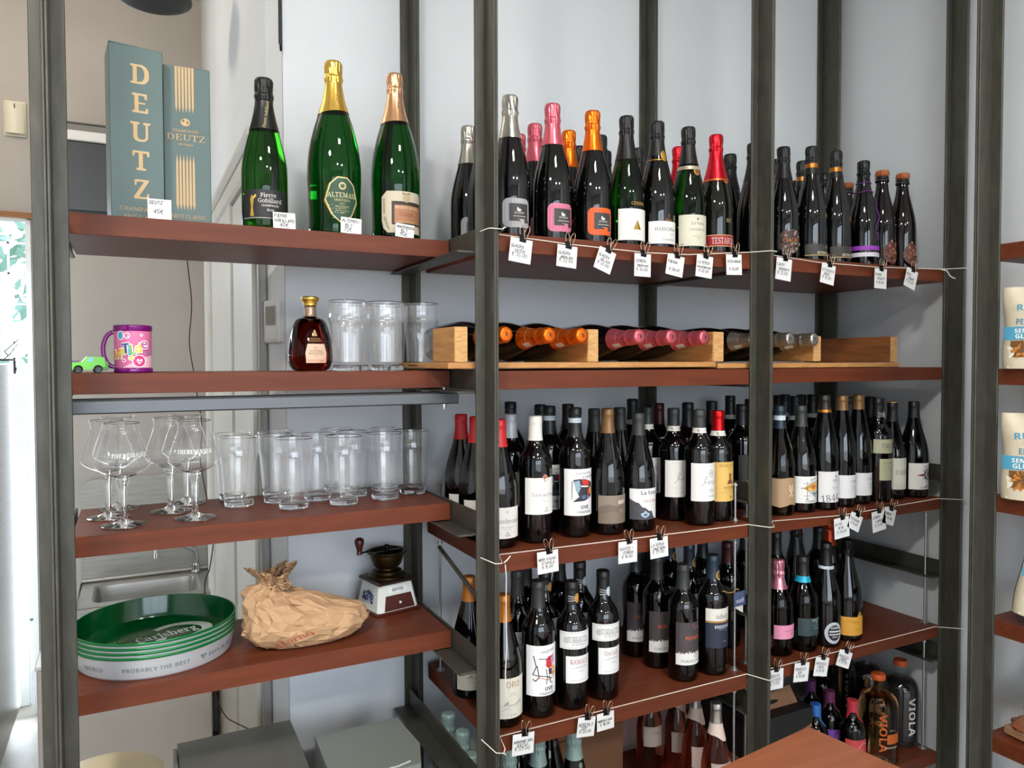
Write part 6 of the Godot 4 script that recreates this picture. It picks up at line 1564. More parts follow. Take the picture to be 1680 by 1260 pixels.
func spirit_bottle() -> void:
	var t := thing("spirit_bottle", "flat oval bottle of red brown spirit with gold stopper and peach label", "bottle", P(0.356, S2, 1.702), 0.02)
	var p := smooth([Vector2(0.036, 0.002), Vector2(0.042, 0.006), Vector2(0.0485, 0.022), Vector2(0.050, 0.040), Vector2(0.0475, 0.062), Vector2(0.043, 0.084), Vector2(0.0365, 0.104), Vector2(0.029, 0.115), Vector2(0.019, 0.119), Vector2(0.0135, 0.122), Vector2(0.0125, 0.128), Vector2(0.0125, 0.142)], 4)
	var full := PackedVector2Array([Vector2(0, 0.004), Vector2(0.03, 0.0)])
	full.append_array(p)
	full.append(Vector2(0, 0.143))
	var flat := Transform3D(Basis(Vector3.RIGHT, Vector3.UP, Vector3(0, 0, 0.62)), Vector3.ZERO)
	var m := MB.new()
	m.lathe(full, 56, flat)
	part(t, "bottle_glass", m, glass_mat("cognac_glass", Color(0.33, 0.045, 0.02), 0.0, 0.036))
	m = MB.new()
	m.lathe(smooth([Vector2(0.0132, 0.121), Vector2(0.0140, 0.124), Vector2(0.0132, 0.127), Vector2(0.0132, 0.140), Vector2(0.0140, 0.143)]), 32)
	part(t, "neck_sleeve", m, M("silver_gold_sleeve", Color(0.66, 0.56, 0.48), 0.3, 0.6))
	m = MB.new()
	m.lathe(PackedVector2Array([Vector2(0.012, 0.143), Vector2(0.0150, 0.146), Vector2(0.0150, 0.152), Vector2(0.0192, 0.158), Vector2(0.0200, 0.160), Vector2(0.0195, 0.1635), Vector2(0.016, 0.1655), Vector2(0, 0.1655)]), 32)
	part(t, "stopper", m, M("gold_foil", Color(0.93, 0.76, 0.36), 0.25, 0.9))
	var f := func(l: float) -> Callable: return func(q: Vector2) -> Array:
		var r := radius_at(full, q.y)
		var x := clampf(q.x, -r * 0.98, r * 0.98)
		return [Vector3(x, q.y, 0.62 * sqrt(r * r - x * x) + 0.0004 + l), Vector3(x / r * 0.6, 0, 1).normalized()]
	m = MB.new()
	m.lay_poly(PackedVector2Array([Vector2(-0.016, 0.018), Vector2(0.028, 0.018), Vector2(0.029, 0.040), Vector2(0.024, 0.060), Vector2(-0.013, 0.060), Vector2(-0.018, 0.040)]), f.call(0.0), 0.006)
	var o := part(t, "label", m, ink(Color("e2bda0")))
	ink_on(o, [["XO", 0.004, 0.0515, 0.004, "5a3c34", "serif"], ["LEGENDA", 0.005, 0.0445, 0.0046, "4a302a", "serif"], ["MOLDOVEI", 0.005, 0.0385, 0.0046, "4a302a", "serif"], ["DIVIN", 0.005, 0.0325, 0.0022, "7a5a50"], ["Divin 20 ani", 0.005, 0.0235, 0.0052, "a83c34", "serif"]], f)
	ink_on(t, [["LEGENDA", 0.003, 0.0715, 0.004, "c08a50", "serif"], ["MOLDOVEI", 0.003, 0.0665, 0.004, "c08a50", "serif"], [pts([-3, 77, 1, 82, 0, 88, 4, 92, 6, 86, 9, 77]), "c08a50"]], f)


func trays() -> void:
	var silver := M("tray_silver", Color(0.74, 0.75, 0.76), 0.4, 0.3)
	var green := M("tray_green", Color(0.005, 0.27, 0.12), 0.12)
	var at := P(0.036, L4, 1.725)
	var r0 := 0.147
	var names := ["lowest green tray of the stack, with grey lettering round its silver side", "second tray from the bottom of the green stack, rim only", "third tray from the bottom of the green stack, rim only", "top tray of the green stack, showing its printed bowl"]
	for k in 4:
		var t := thing("serving_tray", names[k], "tray", at + Vector3(0, k * 0.0092, 0), 0.0, "stacked green beer trays")
		var y1 := 0.042
		var m := MB.new()
		m.lathe(smooth([Vector2(r0 - 0.004, 0.0), Vector2(r0 - 0.001, 0.003), Vector2(r0 + 0.0005, 0.009), Vector2(r0 + 0.007, y1)]), 96)
		m.lathe(PackedVector2Array([Vector2(0, 0.0), Vector2(r0 - 0.004, 0.0)]), 96)
		part(t, "outside", m, silver)
		m = MB.new()
		m.lathe(smooth([Vector2(r0 + 0.0065, y1), Vector2(r0 + 0.0088, y1 + 0.0005), Vector2(r0 + 0.0098, y1 + 0.003), Vector2(r0 + 0.0088, y1 + 0.0055), Vector2(r0 + 0.0060, y1 + 0.005)]), 96)
		part(t, "rim", m, M("rim_green", Color(0.02, 0.42, 0.20), 0.22, 0.3))
		m = MB.new()
		m.lathe(PackedVector2Array([Vector2(r0 + 0.0062, y1 + 0.005), Vector2(r0 + 0.0045, y1 - 0.004), Vector2(r0 - 0.0012, 0.010), Vector2(r0 - 0.004, 0.0035), Vector2(r0 - 0.010, 0.0014), Vector2(0, 0.0014)]), 96)
		part(t, "bowl", m, green)
		if k == 0:
			var f := func(l: float) -> Callable: return func(q: Vector2) -> Array:
				var r := lerpf(r0 + 0.0005, r0 + 0.007, (q.y - 0.010) / (y1 - 0.010)) + 0.0004 + l
				var a := q.x / r0
				return [Vector3(r * sin(a), q.y, r * cos(a)), Vector3(sin(a), 0, cos(a))]
			ink_on(t, [["PROBABLY THE BEST", -0.004, 0.021, 0.0080, "6c7274", "bold", 0.0, 1.12], ["BEER IN THE", 0.134, 0.021, 0.0080, "6c7274", "bold", 0.0, 1.15], ["WORLD", 0.215, 0.021, 0.0080, "6c7274", "bold", 0.0, 1.2], ["WORLD", -0.125, 0.021, 0.0082, "6c7274", "bold", 0.0, 1.2], [oval(0.0805, 0.024, 0.0035, 0.0028), "6c7274"], [oval(0.0875, 0.024, 0.0035, 0.0028), "6c7274"], [oval(0.084, 0.0195, 0.0028, 0.0035), "6c7274"]], f)
		if k == 3:
			var turn := 0.0
			var f2 := func(l: float) -> Callable: return func(q: Vector2) -> Array: return [Vector3(q.x, 0.0018 + l, -q.y), Vector3.UP]
			var sw := []
			for i in 26:
				var a := lerpf(-1.0, 2.7, i / 25.0)
				sw.append(Vector2(0.050 + 0.062 * cos(a), 0.030 + 0.050 * sin(a)))
			for i in 26:
				var a := lerpf(2.7, -1.0, i / 25.0)
				sw.append(Vector2(0.045 + 0.045 * cos(a), 0.026 + 0.036 * sin(a)))
			ink_on(t, [[PackedVector2Array(sw), "b4bdb8"], [pts([-60, -62, -20, -40, 4, -8, 20, -4, 16, -24, -14, -54]), "b4bdb8"], ["Carlsberg", 0.022, 0.012, 0.042, "c2cac4", "serifbold", 0.32, 0.62], ["DENMARK", -0.062, 0.012, 0.015, "3c7430", "bold", 0.32, 1.3]], f2)


func paper_bag() -> void:
	var t := thing("paper_bag", "crumpled brown paper bag twisted shut at the top beside the trays", "bag", P(0.332, L4, 1.665), 0.0)
	var cell := FastNoiseLite.new()
	cell.noise_type = FastNoiseLite.TYPE_CELLULAR
	cell.cellular_return_type = FastNoiseLite.RETURN_DISTANCE2_SUB
	cell.frequency = 11.0
	cell.seed = 3
	cell.fractal_octaves = 2
	var soft := FastNoiseLite.new()
	soft.frequency = 8.0
	soft.seed = 9
	var ridge := FastNoiseLite.new()
	ridge.fractal_type = FastNoiseLite.FRACTAL_RIDGED
	ridge.frequency = 9.0
	ridge.fractal_octaves = 3
	ridge.seed = 4
	# outline heights of the body, radius along x and z
	var shape := smooth([Vector2(0.0, 0.0), Vector2(0.55, 0.0), Vector2(0.80, 0.008), Vector2(0.97, 0.030), Vector2(1.0, 0.046), Vector2(0.93, 0.066), Vector2(0.76, 0.088), Vector2(0.55, 0.108), Vector2(0.34, 0.120), Vector2(0.22, 0.126), Vector2(0.17, 0.131)], 5)
	var place := func(u: float, w: float) -> Vector3:
		var a := u * TAU
		var k := w * (shape.size() - 1)
		var i: int = min(int(k), shape.size() - 2)
		var q := shape[i].lerp(shape[i + 1], k - i)
		var sx := 0.138 * q.x
		var sz := 0.088 * q.x
		var ca: float = signf(cos(a)) * pow(absf(cos(a)), 0.85)
		var sa: float = signf(sin(a)) * pow(absf(sin(a)), 0.85)
		var lean: float = -0.062 * smoothstep(0.05, 0.125, q.y)
		var p := Vector3(ca * sx + lean, q.y * (1.0 - 0.12 * ca * smoothstep(0.02, 0.08, q.y)), sa * sz)
		var amt := smoothstep(0.012, 0.055, q.y)
		var d := cell.get_noise_3dv(p * Vector3(1, 1.3, 1)) * 0.011 + ridge.get_noise_3dv(p) * 0.0075 + soft.get_noise_3dv(p) * 0.012
		var out := Vector3(ca, 0.5, sa).normalized()
		return p + out * d * (0.15 + amt)
	var m := MB.new()   # creased paper: flat facets between jittered points
	var nu := 46
	var nv := 22
	var grid := []
	var jit := RandomNumberGenerator.new()
	jit.seed = 21
	for j in nv + 1:
		var line := []
		for i in nu:
			var du := jit.randf_range(-0.42, 0.42) / nu if j > 3 else 0.0
			var dw := jit.randf_range(-0.42, 0.42) / nv if j > 3 and j < nv else 0.0
			var p: Vector3 = place.call(fposmod(1.0 - float(i) / nu + du, 1.0), float(j) / nv + dw)
			if j > 3: p += Vector3(jit.randf_range(-1, 1), jit.randf_range(-0.6, 1), jit.randf_range(-1, 1)) * 0.0042
			line.append(p)
		grid.append(line)
	for j in nv:
		for i in nu:
			var a: Vector3 = grid[j][i]
			var b: Vector3 = grid[j][(i + 1) % nu]
			var c: Vector3 = grid[j + 1][(i + 1) % nu]
			var d: Vector3 = grid[j + 1][i]
			var out := (a + c) / 2 - Vector3(-0.02, 0.03, 0)
			for q in ([[a, b, c], [a, c, d]] if (i + j) % 2 == 0 else [[a, b, d], [b, c, d]]):
				var nn: Vector3 = (q[1] - q[0]).cross(q[2] - q[0]).normalized()
				m.tri(q[0], q[1], q[2], nn if nn.dot(out) > 0 else -nn)
	var kraft := M("kraft_paper", Color(0.71, 0.565, 0.42), 0.72)
	kraft.backlight_enabled = true
	kraft.backlight = Color(0.08, 0.05, 0.03)
	part(t, "bag_body", m, kraft)
	# the gathered neck: a ruffle that flares upward
	m = MB.new()
	m.surf(func(u: float, w: float) -> Vector3:
		var a := -u * TAU
		var pleat := sin(7 * a + 1.3) * 0.5 + sin(4 * a) * 0.5
		var r := lerpf(0.026, 0.019, min(1.0, w * 3.0)) + 0.016 * smoothstep(0.35, 1.0, w) + pleat * (0.004 + 0.006 * w)
		var up := 0.120 + 0.045 * w + 0.010 * w * sin(2 * a + 2.2) + 0.006 * w * pleat
		return Vector3(-0.062 + cos(a) * r * 1.35 - 0.008 * w, up, sin(a) * r * 0.8) + Vector3(1, 1, 1) * cell.get_noise_3d(a, w * 3, 0) * 0.004, 90, 24)
	part(t, "twisted_neck", m, kraft)
	m = MB.new()
	var f := func(q: Vector2) -> Array:   # print lies on the lower front of the bag
		var a := 0.30 - q.x / 0.62
		var best: Vector3 = place.call(a, 0.315 + q.y * 5.0)
		return [best + Vector3(0, -0.001, 0.005), Vector3(0, -0.3, 1).normalized()]
	lay_text(m, "il Forno", Vector2(0.0, 0.0), 0.014, f, "serif", 0.45)
	part(t, "lettering", m, ink(Color("a83830")))


func grinder() -> void:
	var t := thing("coffee_grinder", "old hand coffee grinder with white ceramic body, brass bowl and crank", "grinder", P(0.5535, L4, 1.782), 0.216)
	var wood := textured("dark_wood", noise_tex(0.02, Color(0.13, 0.065, 0.05), Color(0.19, 0.095, 0.07), 256, 51), Vector3(2, 9, 2), 0.35)
	var red_wood := textured("red_wood", noise_tex(0.02, Color(0.24, 0.10, 0.075), Color(0.32, 0.14, 0.10), 256, 52), Vector3(2, 9, 2), 0.3)
	var china := M("china", Color(0.84, 0.85, 0.82), 0.12)
	var m := MB.new()
	m.box(Vector3(0, 0.004, 0), Vector3(0.122, 0.008, 0.122), 0.003)
	part(t, "base_plate", m, red_wood)
	m = MB.new()
	var a := 0.0565
	var b := 0.0455
	var y0 := 0.008
	var y1 := 0.070
	for k in 4:   # four sloping sides with cut corners
		var ro := Basis(Vector3.UP, k * PI / 2)
		var q := ro * Vector3(0, 0.17, 1).normalized()
		var c := 0.007
		m.quad(ro * Vector3(-a + c, y0, a), ro * Vector3(a - c, y0, a), ro * Vector3(b - c, y1, b), ro * Vector3(-b + c, y1, b), q)
		m.quad(ro * Vector3(a - c, y0, a), ro * Vector3(a, y0, a - c), ro * Vector3(b, y1, b - c), ro * Vector3(b - c, y1, b), ro * Vector3(1, 0.2, 1).normalized())
	m.box(Vector3(0, y1 - 0.002, 0), Vector3(b * 1.86, 0.004, b * 1.86))
	part(t, "ceramic_body", m, china)
	var slope := func(l: float) -> Callable: return func(q: Vector2) -> Array: return [Vector3(q.x, q.y, lerpf(a, b, (q.y - y0) / (y1 - y0)) + 0.0006 + l), Vector3(0, 0.17, 1).normalized()]
	m = MB.new()
	m.lay_poly(round_rect(0.002, 0.0565, 0.052, 0.014, 0.005), slope.call(0.0), 0.02)
	var pl := part(t, "name_plate", m, ink(Color("e4e4de")))
	ink_on(pl, [["KAFFEE", 0.002, 0.0565, 0.0075, "23264c", "bold", 0.0, 0.85]], slope)
	m = MB.new()
	m.lay_poly(PackedVector2Array([Vector2(-0.0395, 0.010), Vector2(0.0440, 0.010), Vector2(0.0365, 0.044), Vector2(-0.0330, 0.044)]), slope.call(0.0012), 0.03)
	m.prism(PackedVector2Array([Vector2(-0.0395, 0.010), Vector2(0.0440, 0.010), Vector2(0.0365, 0.044), Vector2(-0.0330, 0.044)]), 0.046, 0.0502)
	var dr := part(t, "drawer", m, red_wood)
	m = MB.new()
	m.lathe(smooth([Vector2(0.0022, 0), Vector2(0.0022, 0.004), Vector2(0.0045, 0.006), Vector2(0.0045, 0.009), Vector2(0, 0.0105)]), 20, Transform3D(Basis(Vector3.RIGHT, Vector3(0, 0, 1), Vector3(0, -1, 0)), Vector3(0.003, 0.026, 0.0535)))
	part(dr, "knob", m, M("steel_capsule", Color(0.75, 0.74, 0.72), 0.28, 0.9))
	var side := func(l: float) -> Callable: return func(q: Vector2) -> Array: return [Vector3(-(lerpf(a, b, (q.y - y0) / (y1 - y0)) + 0.0006 + l), q.y, q.x), Vector3(-1, 0.17, 0).normalized()]
	var fl := []
	var r2 := RandomNumberGenerator.new()
	r2.seed = 12
	for i in 44:
		var x := r2.randf_range(-0.024, 0.024)
		fl.append([oval(x, 0.041 - absf(x) * 0.25 + r2.randf_range(-0.010, 0.010), r2.randf_range(0.0022, 0.0045), r2.randf_range(0.0018, 0.0038), 8), ["2a3a78", "3c5094", "223060"][i % 3]])
	for i in 5: fl.append([PackedVector2Array([Vector2(-0.02 + i * 0.01, 0.046), Vector2(-0.016 + i * 0.009, 0.034), Vector2(-0.010 + i * 0.007, 0.025)]), "2a3a78", 0.0012])
	ink_on(t, fl, side)
	m = MB.new()
	m.box(Vector3(0, 0.0745, 0), Vector3(0.104, 0.009, 0.104), 0.0035)
	part(t, "wooden_lid", m, wood)
	var brass := M("dark_brass", Color(0.24, 0.19, 0.10), 0.35, 0.85)
	m = MB.new()
	m.lathe(smooth([Vector2(0.046, 0.079), Vector2(0.046, 0.083), Vector2(0.040, 0.087), Vector2(0.036, 0.088), Vector2(0.036, 0.093), Vector2(0.030, 0.096), Vector2(0.026, 0.098), Vector2(0.026, 0.102)]), 48)
	part(t, "collar", m, brass)
	m = MB.new()
	m.lathe(smooth([Vector2(0.020, 0.098), Vector2(0.028, 0.102), Vector2(0.036, 0.112), Vector2(0.041, 0.127), Vector2(0.0425, 0.136), Vector2(0.049, 0.1385), Vector2(0.0505, 0.141), Vector2(0.047, 0.1425), Vector2(0.041, 0.140), Vector2(0.038, 0.127), Vector2(0.030, 0.112), Vector2(0.0, 0.108)]), 56)
	part(t, "bowl", m, brass)
	m = MB.new()
	m.tube([Vector3(0, 0.105, 0), Vector3(0, 0.146, 0)], 0.006, 14)
	m.lathe(smooth([Vector2(0.0045, 0.146), Vector2(0.0075, 0.148), Vector2(0.0075, 0.153), Vector2(0.0045, 0.156), Vector2(0, 0.157)]), 20)
	m.box(Vector3(0, 0.1395, 0), Vector3(0.084, 0.004, 0.010), 0.001)
	part(t, "spindle", m, M("dark_iron", Color(0.10, 0.095, 0.085), 0.4, 0.7))
	m = MB.new()
	m.tube([Vector3(0.004, 0.1465, 0), Vector3(-0.014, 0.1465, 0.002), Vector3(-0.024, 0.1505, 0.003), Vector3(-0.030, 0.1515, 0.004), Vector3(-0.078, 0.147, 0.006)], 0.0022, 8)
	var arm := part(t, "crank_arm", m, M("dark_iron"))
	m = MB.new()
	m.lathe(smooth([Vector2(0.0, 0.0), Vector2(0.0065, 0.0), Vector2(0.0065, 0.004), Vector2(0.0060, 0.008), Vector2(0.0085, 0.018), Vector2(0.0115, 0.028), Vector2(0.0105, 0.036), Vector2(0.006, 0.040), Vector2(0, 0.041)]), 28, Transform3D(Basis(), Vector3(-0.078, 0.145, 0.006)))
	part(arm, "grip", m, red_wood)


# ---------------------------------------------------------------- below the left bay
func machines() -> void:
	var grey := textured("grey_enamel", noise_tex(0.02, Color(0.36, 0.36, 0.33), Color(0.39, 0.39, 0.36), 256, 61), Vector3.ONE, 0.4, 0.2)
	var light := M("light_grey_enamel", Color(0.50, 0.52, 0.49), 0.35, 0.2)
	var m := MB.new()
	m.box(Vector3(0.275, 0.02, -0.235), Vector3(0.85, 0.04, 0.43), 0.002)
	m.box(Vector3(-0.10, -0.2, -0.235), Vector3(0.04, 0.40, 0.40), 0.002)
	m.box(Vector3(0.67, -0.2, -0.235), Vector3(0.04, 0.40, 0.40), 0.002)
	var c := whole("work_counter", m, M("counter_grey", Color(0.35, 0.34, 0.32), 0.5), "low grey counter under the glass shelves", "counter")
	c.position = P(-0.10, 0.40, 1.396)
	# machine 1: plain sloping hood
	var t := thing("grey_machine", "dark grey metal machine top with a sloping hood, left of two", "machine", P(0.198, 0.4405, 1.69))
	m = MB.new()
	var s := Transform3D(Basis(Vector3(0, 0, -1), Vector3.UP, Vector3.RIGHT), Vector3(-0.122, 0, 0))   # profile in (depth, y), drawn out along x
	m.prism(PackedVector2Array([Vector2(-0.19, 0), Vector2(0.12, 0), Vector2(0.12, 0.2095), Vector2(0.02, 0.2095), Vector2(-0.14, 0.198), Vector2(-0.19, 0.150)]), 0.0, 0.245, s)
	part(t, "hood", m, grey)
	m = MB.new()
	m.box(Vector3(-0.127, 0.100, 0.03), Vector3(0.008, 0.2, 0.30), 0.002)
	part(t, "side_panel", m, light)
	m = MB.new()
	m.box(Vector3(-0.139, 0.075, -0.07), Vector3(0.024, 0.15, 0.06), 0.003)
	part(t, "hinge_block", m, M("taupe_plastic", Color(0.30, 0.27, 0.24), 0.6))
	# machine 2: cut corners and a window with a pale frame
	t = thing("grey_machine", "light grey countertop machine with cut corners and a framed glass front, right of two", "machine", P(0.455, 0.4405, 1.62))
	m = MB.new()
	var up := Transform3D(Basis(Vector3.RIGHT, Vector3(0, 0, 1), Vector3.UP), Vector3.ZERO)
	m.prism(PackedVector2Array([Vector2(-0.098, -0.085), Vector2(0.098, -0.085), Vector2(0.104, 0.055), Vector2(0.078, 0.135), Vector2(-0.078, 0.135), Vector2(-0.104, 0.055)]), 0.0, 0.2095, up)
	part(t, "housing", m, light)
	m = MB.new()
	m.box(Vector3(0, 0.10, 0.137), Vector3(0.125, 0.13, 0.008), 0.002)
	part(t, "window_frame", m, M("pale_frame", Color(0.72, 0.73, 0.70), 0.3))
	m = MB.new()
	m.box(Vector3(0, 0.10, 0.1415), Vector3(0.108, 0.112, 0.003), 0.0008)
	part(t, "dark_window", m, M("dark_window_glass", Color(0.10, 0.085, 0.07), 0.08))
	m = MB.new()
	m.tube([Vector3(-0.06, 0.2105, 0.118), Vector3(-0.03, 0.2105, 0.126), Vector3(0.03, 0.2105, 0.126), Vector3(0.06, 0.2105, 0.118)], 0.0018, 6)
	part(t, "top_trim", m, M("pale_frame"))
	# cream tub
	t = thing("cream_tub", "round cream tub with a domed lid and black mark, lower left", "tub", P(-0.066, 0.4405, 1.745))
	m = MB.new()
	m.lathe(smooth([Vector2(0.085, 0.0), Vector2(0.098, 0.006), Vector2(0.105, 0.08), Vector2(0.108, 0.15), Vector2(0.110, 0.186), Vector2(0.106, 0.196)]), 56)
	m.lathe(PackedVector2Array([Vector2(0, 0), Vector2(0.085, 0.0)]), 40)
	part(t, "tub", m, M("cream_plastic", Color(0.80, 0.74, 0.58), 0.35))
	m = MB.new()
	m.lathe(smooth([Vector2(0.111, 0.190), Vector2(0.113, 0.194), Vector2(0.111, 0.199), Vector2(0.09, 0.206), Vector2(0.05, 0.211), Vector2(0, 0.2125)]), 56)
	part(t, "lid", m, M("cream_plastic"))
	m = MB.new()
	m.box(Vector3(-0.05, 0.2085, 0.07), Vector3(0.05, 0.006, 0.014), 0.002, Transform3D(Basis(Vector3.UP, 0.3), Vector3.ZERO))
	part(t, "handle_slot", m, M("black_plastic", Color(0.03, 0.03, 0.03), 0.3))
	# hanging cable
	m = MB.new()
	var path := []
	for q in [[0.1160, 1.735, 1.884], [0.1240, 1.638, 1.884], [0.1180, 1.548, 1.884], [0.1261, 1.479, 1.884], [0.1331, 1.424, 1.884], [0.1422, 1.354, 1.884], [0.1382, 1.271, 1.884], [0.1513, 1.18, 1.884], [0.1644, 1.1, 1.884], [0.1553, 1.02, 1.884], [0.1432, 0.976, 1.884], [0.1472, 0.85, 1.884], [0.1593, 0.739, 1.884], [0.1654, 0.702, 1.884], [0.182, 0.672, 1.85], [0.2, 0.658, 1.84], [0.232, 0.642, 1.82]]: path.append(P(q[0], q[1], q[2]))
	var curve := Curve3D.new()
	for i in path.size():
		var d: Vector3 = (path[min(i + 1, path.size() - 1)] - path[max(i - 1, 0)]) * 0.16
		curve.add_point(path[i], -d, d)
	m.tube(Array(curve.tessellate(3, 2)), 0.0014, 6)
	whole("cable", m, M("dark_red_cable", Color(0.20, 0.05, 0.04), 0.5), "thin dark red cable hanging behind the glass shelves", "cable")


# ---------------------------------------------------------------- kitchen
func kitchen() -> void:
	var inox := M("brushed_steel", Color(0.66, 0.65, 0.62), 0.36, 0.6)
	inox.albedo_texture = noise_tex(0.02, Color(0.9, 0.9, 0.9), Color(1, 1, 1), 256, 71)
	inox.uv1_triplanar = true
	inox.uv1_scale = Vector3(1, 14, 1)
	var t := thing("sink", "small stainless steel sink with rounded splashback behind the glass shelves", "sink", P(0.043, 0, 3.745))
	var m := MB.new()
	var back := PackedVector2Array([Vector2(-0.255, 0.545), Vector2(0.255, 0.545), Vector2(0.255, 1.0)])
	for i in 9: back.append(Vector2(-0.195 + 0.06 * cos(PI / 2 + i * PI / 16), 0.932 + 0.06 * sin(PI / 2 + i * PI / 16)))
	m.prism(back, 0.0, 0.012)
	part(t, "splashback", m, inox)
	m = MB.new()
	m.tube([Vector3(-0.255, 0.55, 0.012), Vector3(0.255, 0.55, 0.012)], 0.010, 10)
	part(t, "back_ledge", m, inox)
	var basin := func(u: float, w: float) -> Vector3:   # rounded rectangle shrinking into the bowl
		var a := -u * TAU
		var rim := [[0.26, 0.20, 0.0], [0.205, 0.145, 0.0], [0.195, 0.135, -0.008], [0.180, 0.12, -0.10], [0.14, 0.085, -0.135], [0.0, 0.0, -0.14]]
		var k := w * 5.0
		var i: int = min(int(k), 4)
		var e := [lerpf(rim[i][0], rim[i + 1][0], k - i), lerpf(rim[i][1], rim[i + 1][1], k - i), lerpf(rim[i][2], rim[i + 1][2], k - i)]
		var pw := 0.22 if w > 0.15 else lerpf(0.04, 0.22, w / 0.15)
		return Vector3(e[0] * signf(cos(a)) * pow(absf(cos(a)), pw), 0.54 + e[2], 0.20 + e[1] * signf(sin(a)) * pow(absf(sin(a)), pw))
	m = MB.new()
	m.surf(basin, 96, 40)
	part(t, "basin", m, inox)
	m = MB.new()
	m.box(Vector3(0, 0.35, 0.41), Vector3(0.52, 0.38, 0.012), 0.003)
	m.box(Vector3(-0.255, 0.3, 0.20), Vector3(0.012, 0.48, 0.40), 0.003)
	m.box(Vector3(0.255, 0.3, 0.20), Vector3(0.012, 0.48, 0.40), 0.003)
	for x in [-0.24, 0.24]: m.box(Vector3(x, 0.15, 0.38), Vector3(0.03, 0.3, 0.03), 0.003)
	part(t, "stand", m, inox)
	var chrome := M("chrome", Color(0.8, 0.8, 0.8), 0.12, 1.0)
	t = thing("faucet", "chrome swan neck faucet on the small steel sink", "faucet", P(0.246, 0.542, 3.70))
	m = MB.new()
	m.lathe(smooth([Vector2(0.022, 0), Vector2(0.022, 0.006), Vector2(0.016, 0.010), Vector2(0.016, 0.035), Vector2(0.012, 0.042), Vector2(0, 0.042)]), 24)
	part(t, "faucet_base", m, chrome)
	m = MB.new()
	m.tube([Vector3(0, 0.03, 0), Vector3(0, 0.085, 0.005), Vector3(-0.008, 0.105, 0.01), Vector3(-0.03, 0.12, 0.02), Vector3(-0.09, 0.148, 0.04), Vector3(-0.135, 0.165, 0.05), Vector3(-0.155, 0.165, 0.055), Vector3(-0.165, 0.15, 0.06), Vector3(-0.165, 0.118, 0.06)], 0.0085, 12)
	part(t, "spout", m, chrome)
	m = MB.new()
	m.lathe(PackedVector2Array([Vector2(0, -0.004), Vector2(0.011, -0.004), Vector2(0.011, 0.02), Vector2(0, 0.02)]), 20, Transform3D(Basis(), Vector3(-0.165, 0.102, 0.06)))
	part(t, "spray_head", m, chrome)
	t = thing("low_cabinet", "plain pale low cabinet before the sink, seen under the tray shelf", "cabinet", P(-0.03, 0, 3.08))
	m = MB.new()
	m.box(Vector3(0, 0.24, 0), Vector3(0.54, 0.48, 0.36), 0.004)
	part(t, "carcass", m, textured("cabinet_greige", noise_tex(0.01, Color(0.70, 0.675, 0.645), Color(0.74, 0.715, 0.68), 256, 73), Vector3(0.8, 0.8, 0.8), 0.6))
	m = MB.new()
	m.box(Vector3(0, 0.487, 0), Vector3(0.55, 0.014, 0.37), 0.003)
	part(t, "cabinet_top", m, M("white_enamel", Color(0.86, 0.86, 0.85), 0.3))
	# extractor hood
	t = thing("extractor_hood", "dark grey wall hood with a white band, behind the gift boxes", "hood", P(0.055, 2.13, 3.745))
	m = MB.new()
	m.box(Vector3(-0.01, 0.145, 0.07), Vector3(0.60, 0.29, 0.14), 0.006)
	part(t, "hood_body", m, M("hood_grey", Color(0.20, 0.21, 0.22), 0.35, 0.3))
	m = MB.new()
	m.box(Vector3(-0.01, 0.312, 0.07), Vector3(0.602, 0.042, 0.142), 0.004)
	m.prism(PackedVector2Array([Vector2(0.285, 0.29), Vector2(0.306, 0.29), Vector2(0.291, 0.375), Vector2(0.285, 0.375)]), 0.0, 0.14)
	part(t, "white_band", m, M("white_enamel", Color(0.86, 0.86, 0.85), 0.3))
	m = MB.new()
	m.box(Vector3(-0.01, 0.350, 0.06), Vector3(0.60, 0.032, 0.12), 0.003)
	m.box(Vector3(-0.01, 0.369, 0.062), Vector3(0.61, 0.006, 0.13), 0.002)
	part(t, "grey_top", m, M("hood_top_grey", Color(0.46, 0.45, 0.43), 0.4))
	# fridge: only its right side and front edge show
	t = thing("steel_fridge", "tall stainless steel fridge at the left edge before the yard door", "fridge", P(-0.83, 0.0, 3.33))
	m = MB.new()
	m.box(Vector3(0, 1.675, 0.0), Vector3(0.80, 0.32, 0.60), 0.008)
	part(t, "top_panel", m, M("polished_steel", Color(0.72, 0.72, 0.71), 0.16, 0.9))
	m = MB.new()
	m.box(Vector3(0, 0.80, 0.0), Vector3(0.80, 1.40, 0.58), 0.006)
	part(t, "cabinet", m, inox)
	m = MB.new()
	m.box(Vector3(-0.012, 0.81, 0.305), Vector3(0.785, 1.37, 0.03), 0.006)
	var dr := part(t, "door", m, inox)
	m = MB.new()
	m.box(Vector3(0.388, 0.81, 0.296), Vector3(0.012, 1.36, 0.02), 0.002)
	part(dr, "gasket", m, M("dark_gasket", Color(0.16, 0.13, 0.11), 0.7))
	m = MB.new()
	m.box(Vector3(0.41, 1.512, 0.20), Vector3(0.09, 0.008, 0.16), 0.002)
	m.tube([Vector3(0.44, 1.515, 0.26), Vector3(0.455, 1.53, 0.26), Vector3(0.50, 1.60, 0.26), Vector3(0.47, 1.57, 0.262), Vector3(0.44, 1.54, 0.26), Vector3(0.45, 1.528, 0.26)], 0.0022, 6)
	part(t, "hinge", m, M("black_plastic", Color(0.03, 0.03, 0.03), 0.3))
	for x in [-0.34, 0.34]:
		for z in [-0.24, 0.24]:
			m = MB.new()
			m.lathe(PackedVector2Array([Vector2(0, 0), Vector2(0.026, 0), Vector2(0.026, 0.02), Vector2(0.020, 0.024), Vector2(0.020, 0.11), Vector2(0, 0.11)]), 20, Transform3D(Basis(), Vector3(x, 0, z)))
			part(t, "foot", m, inox)
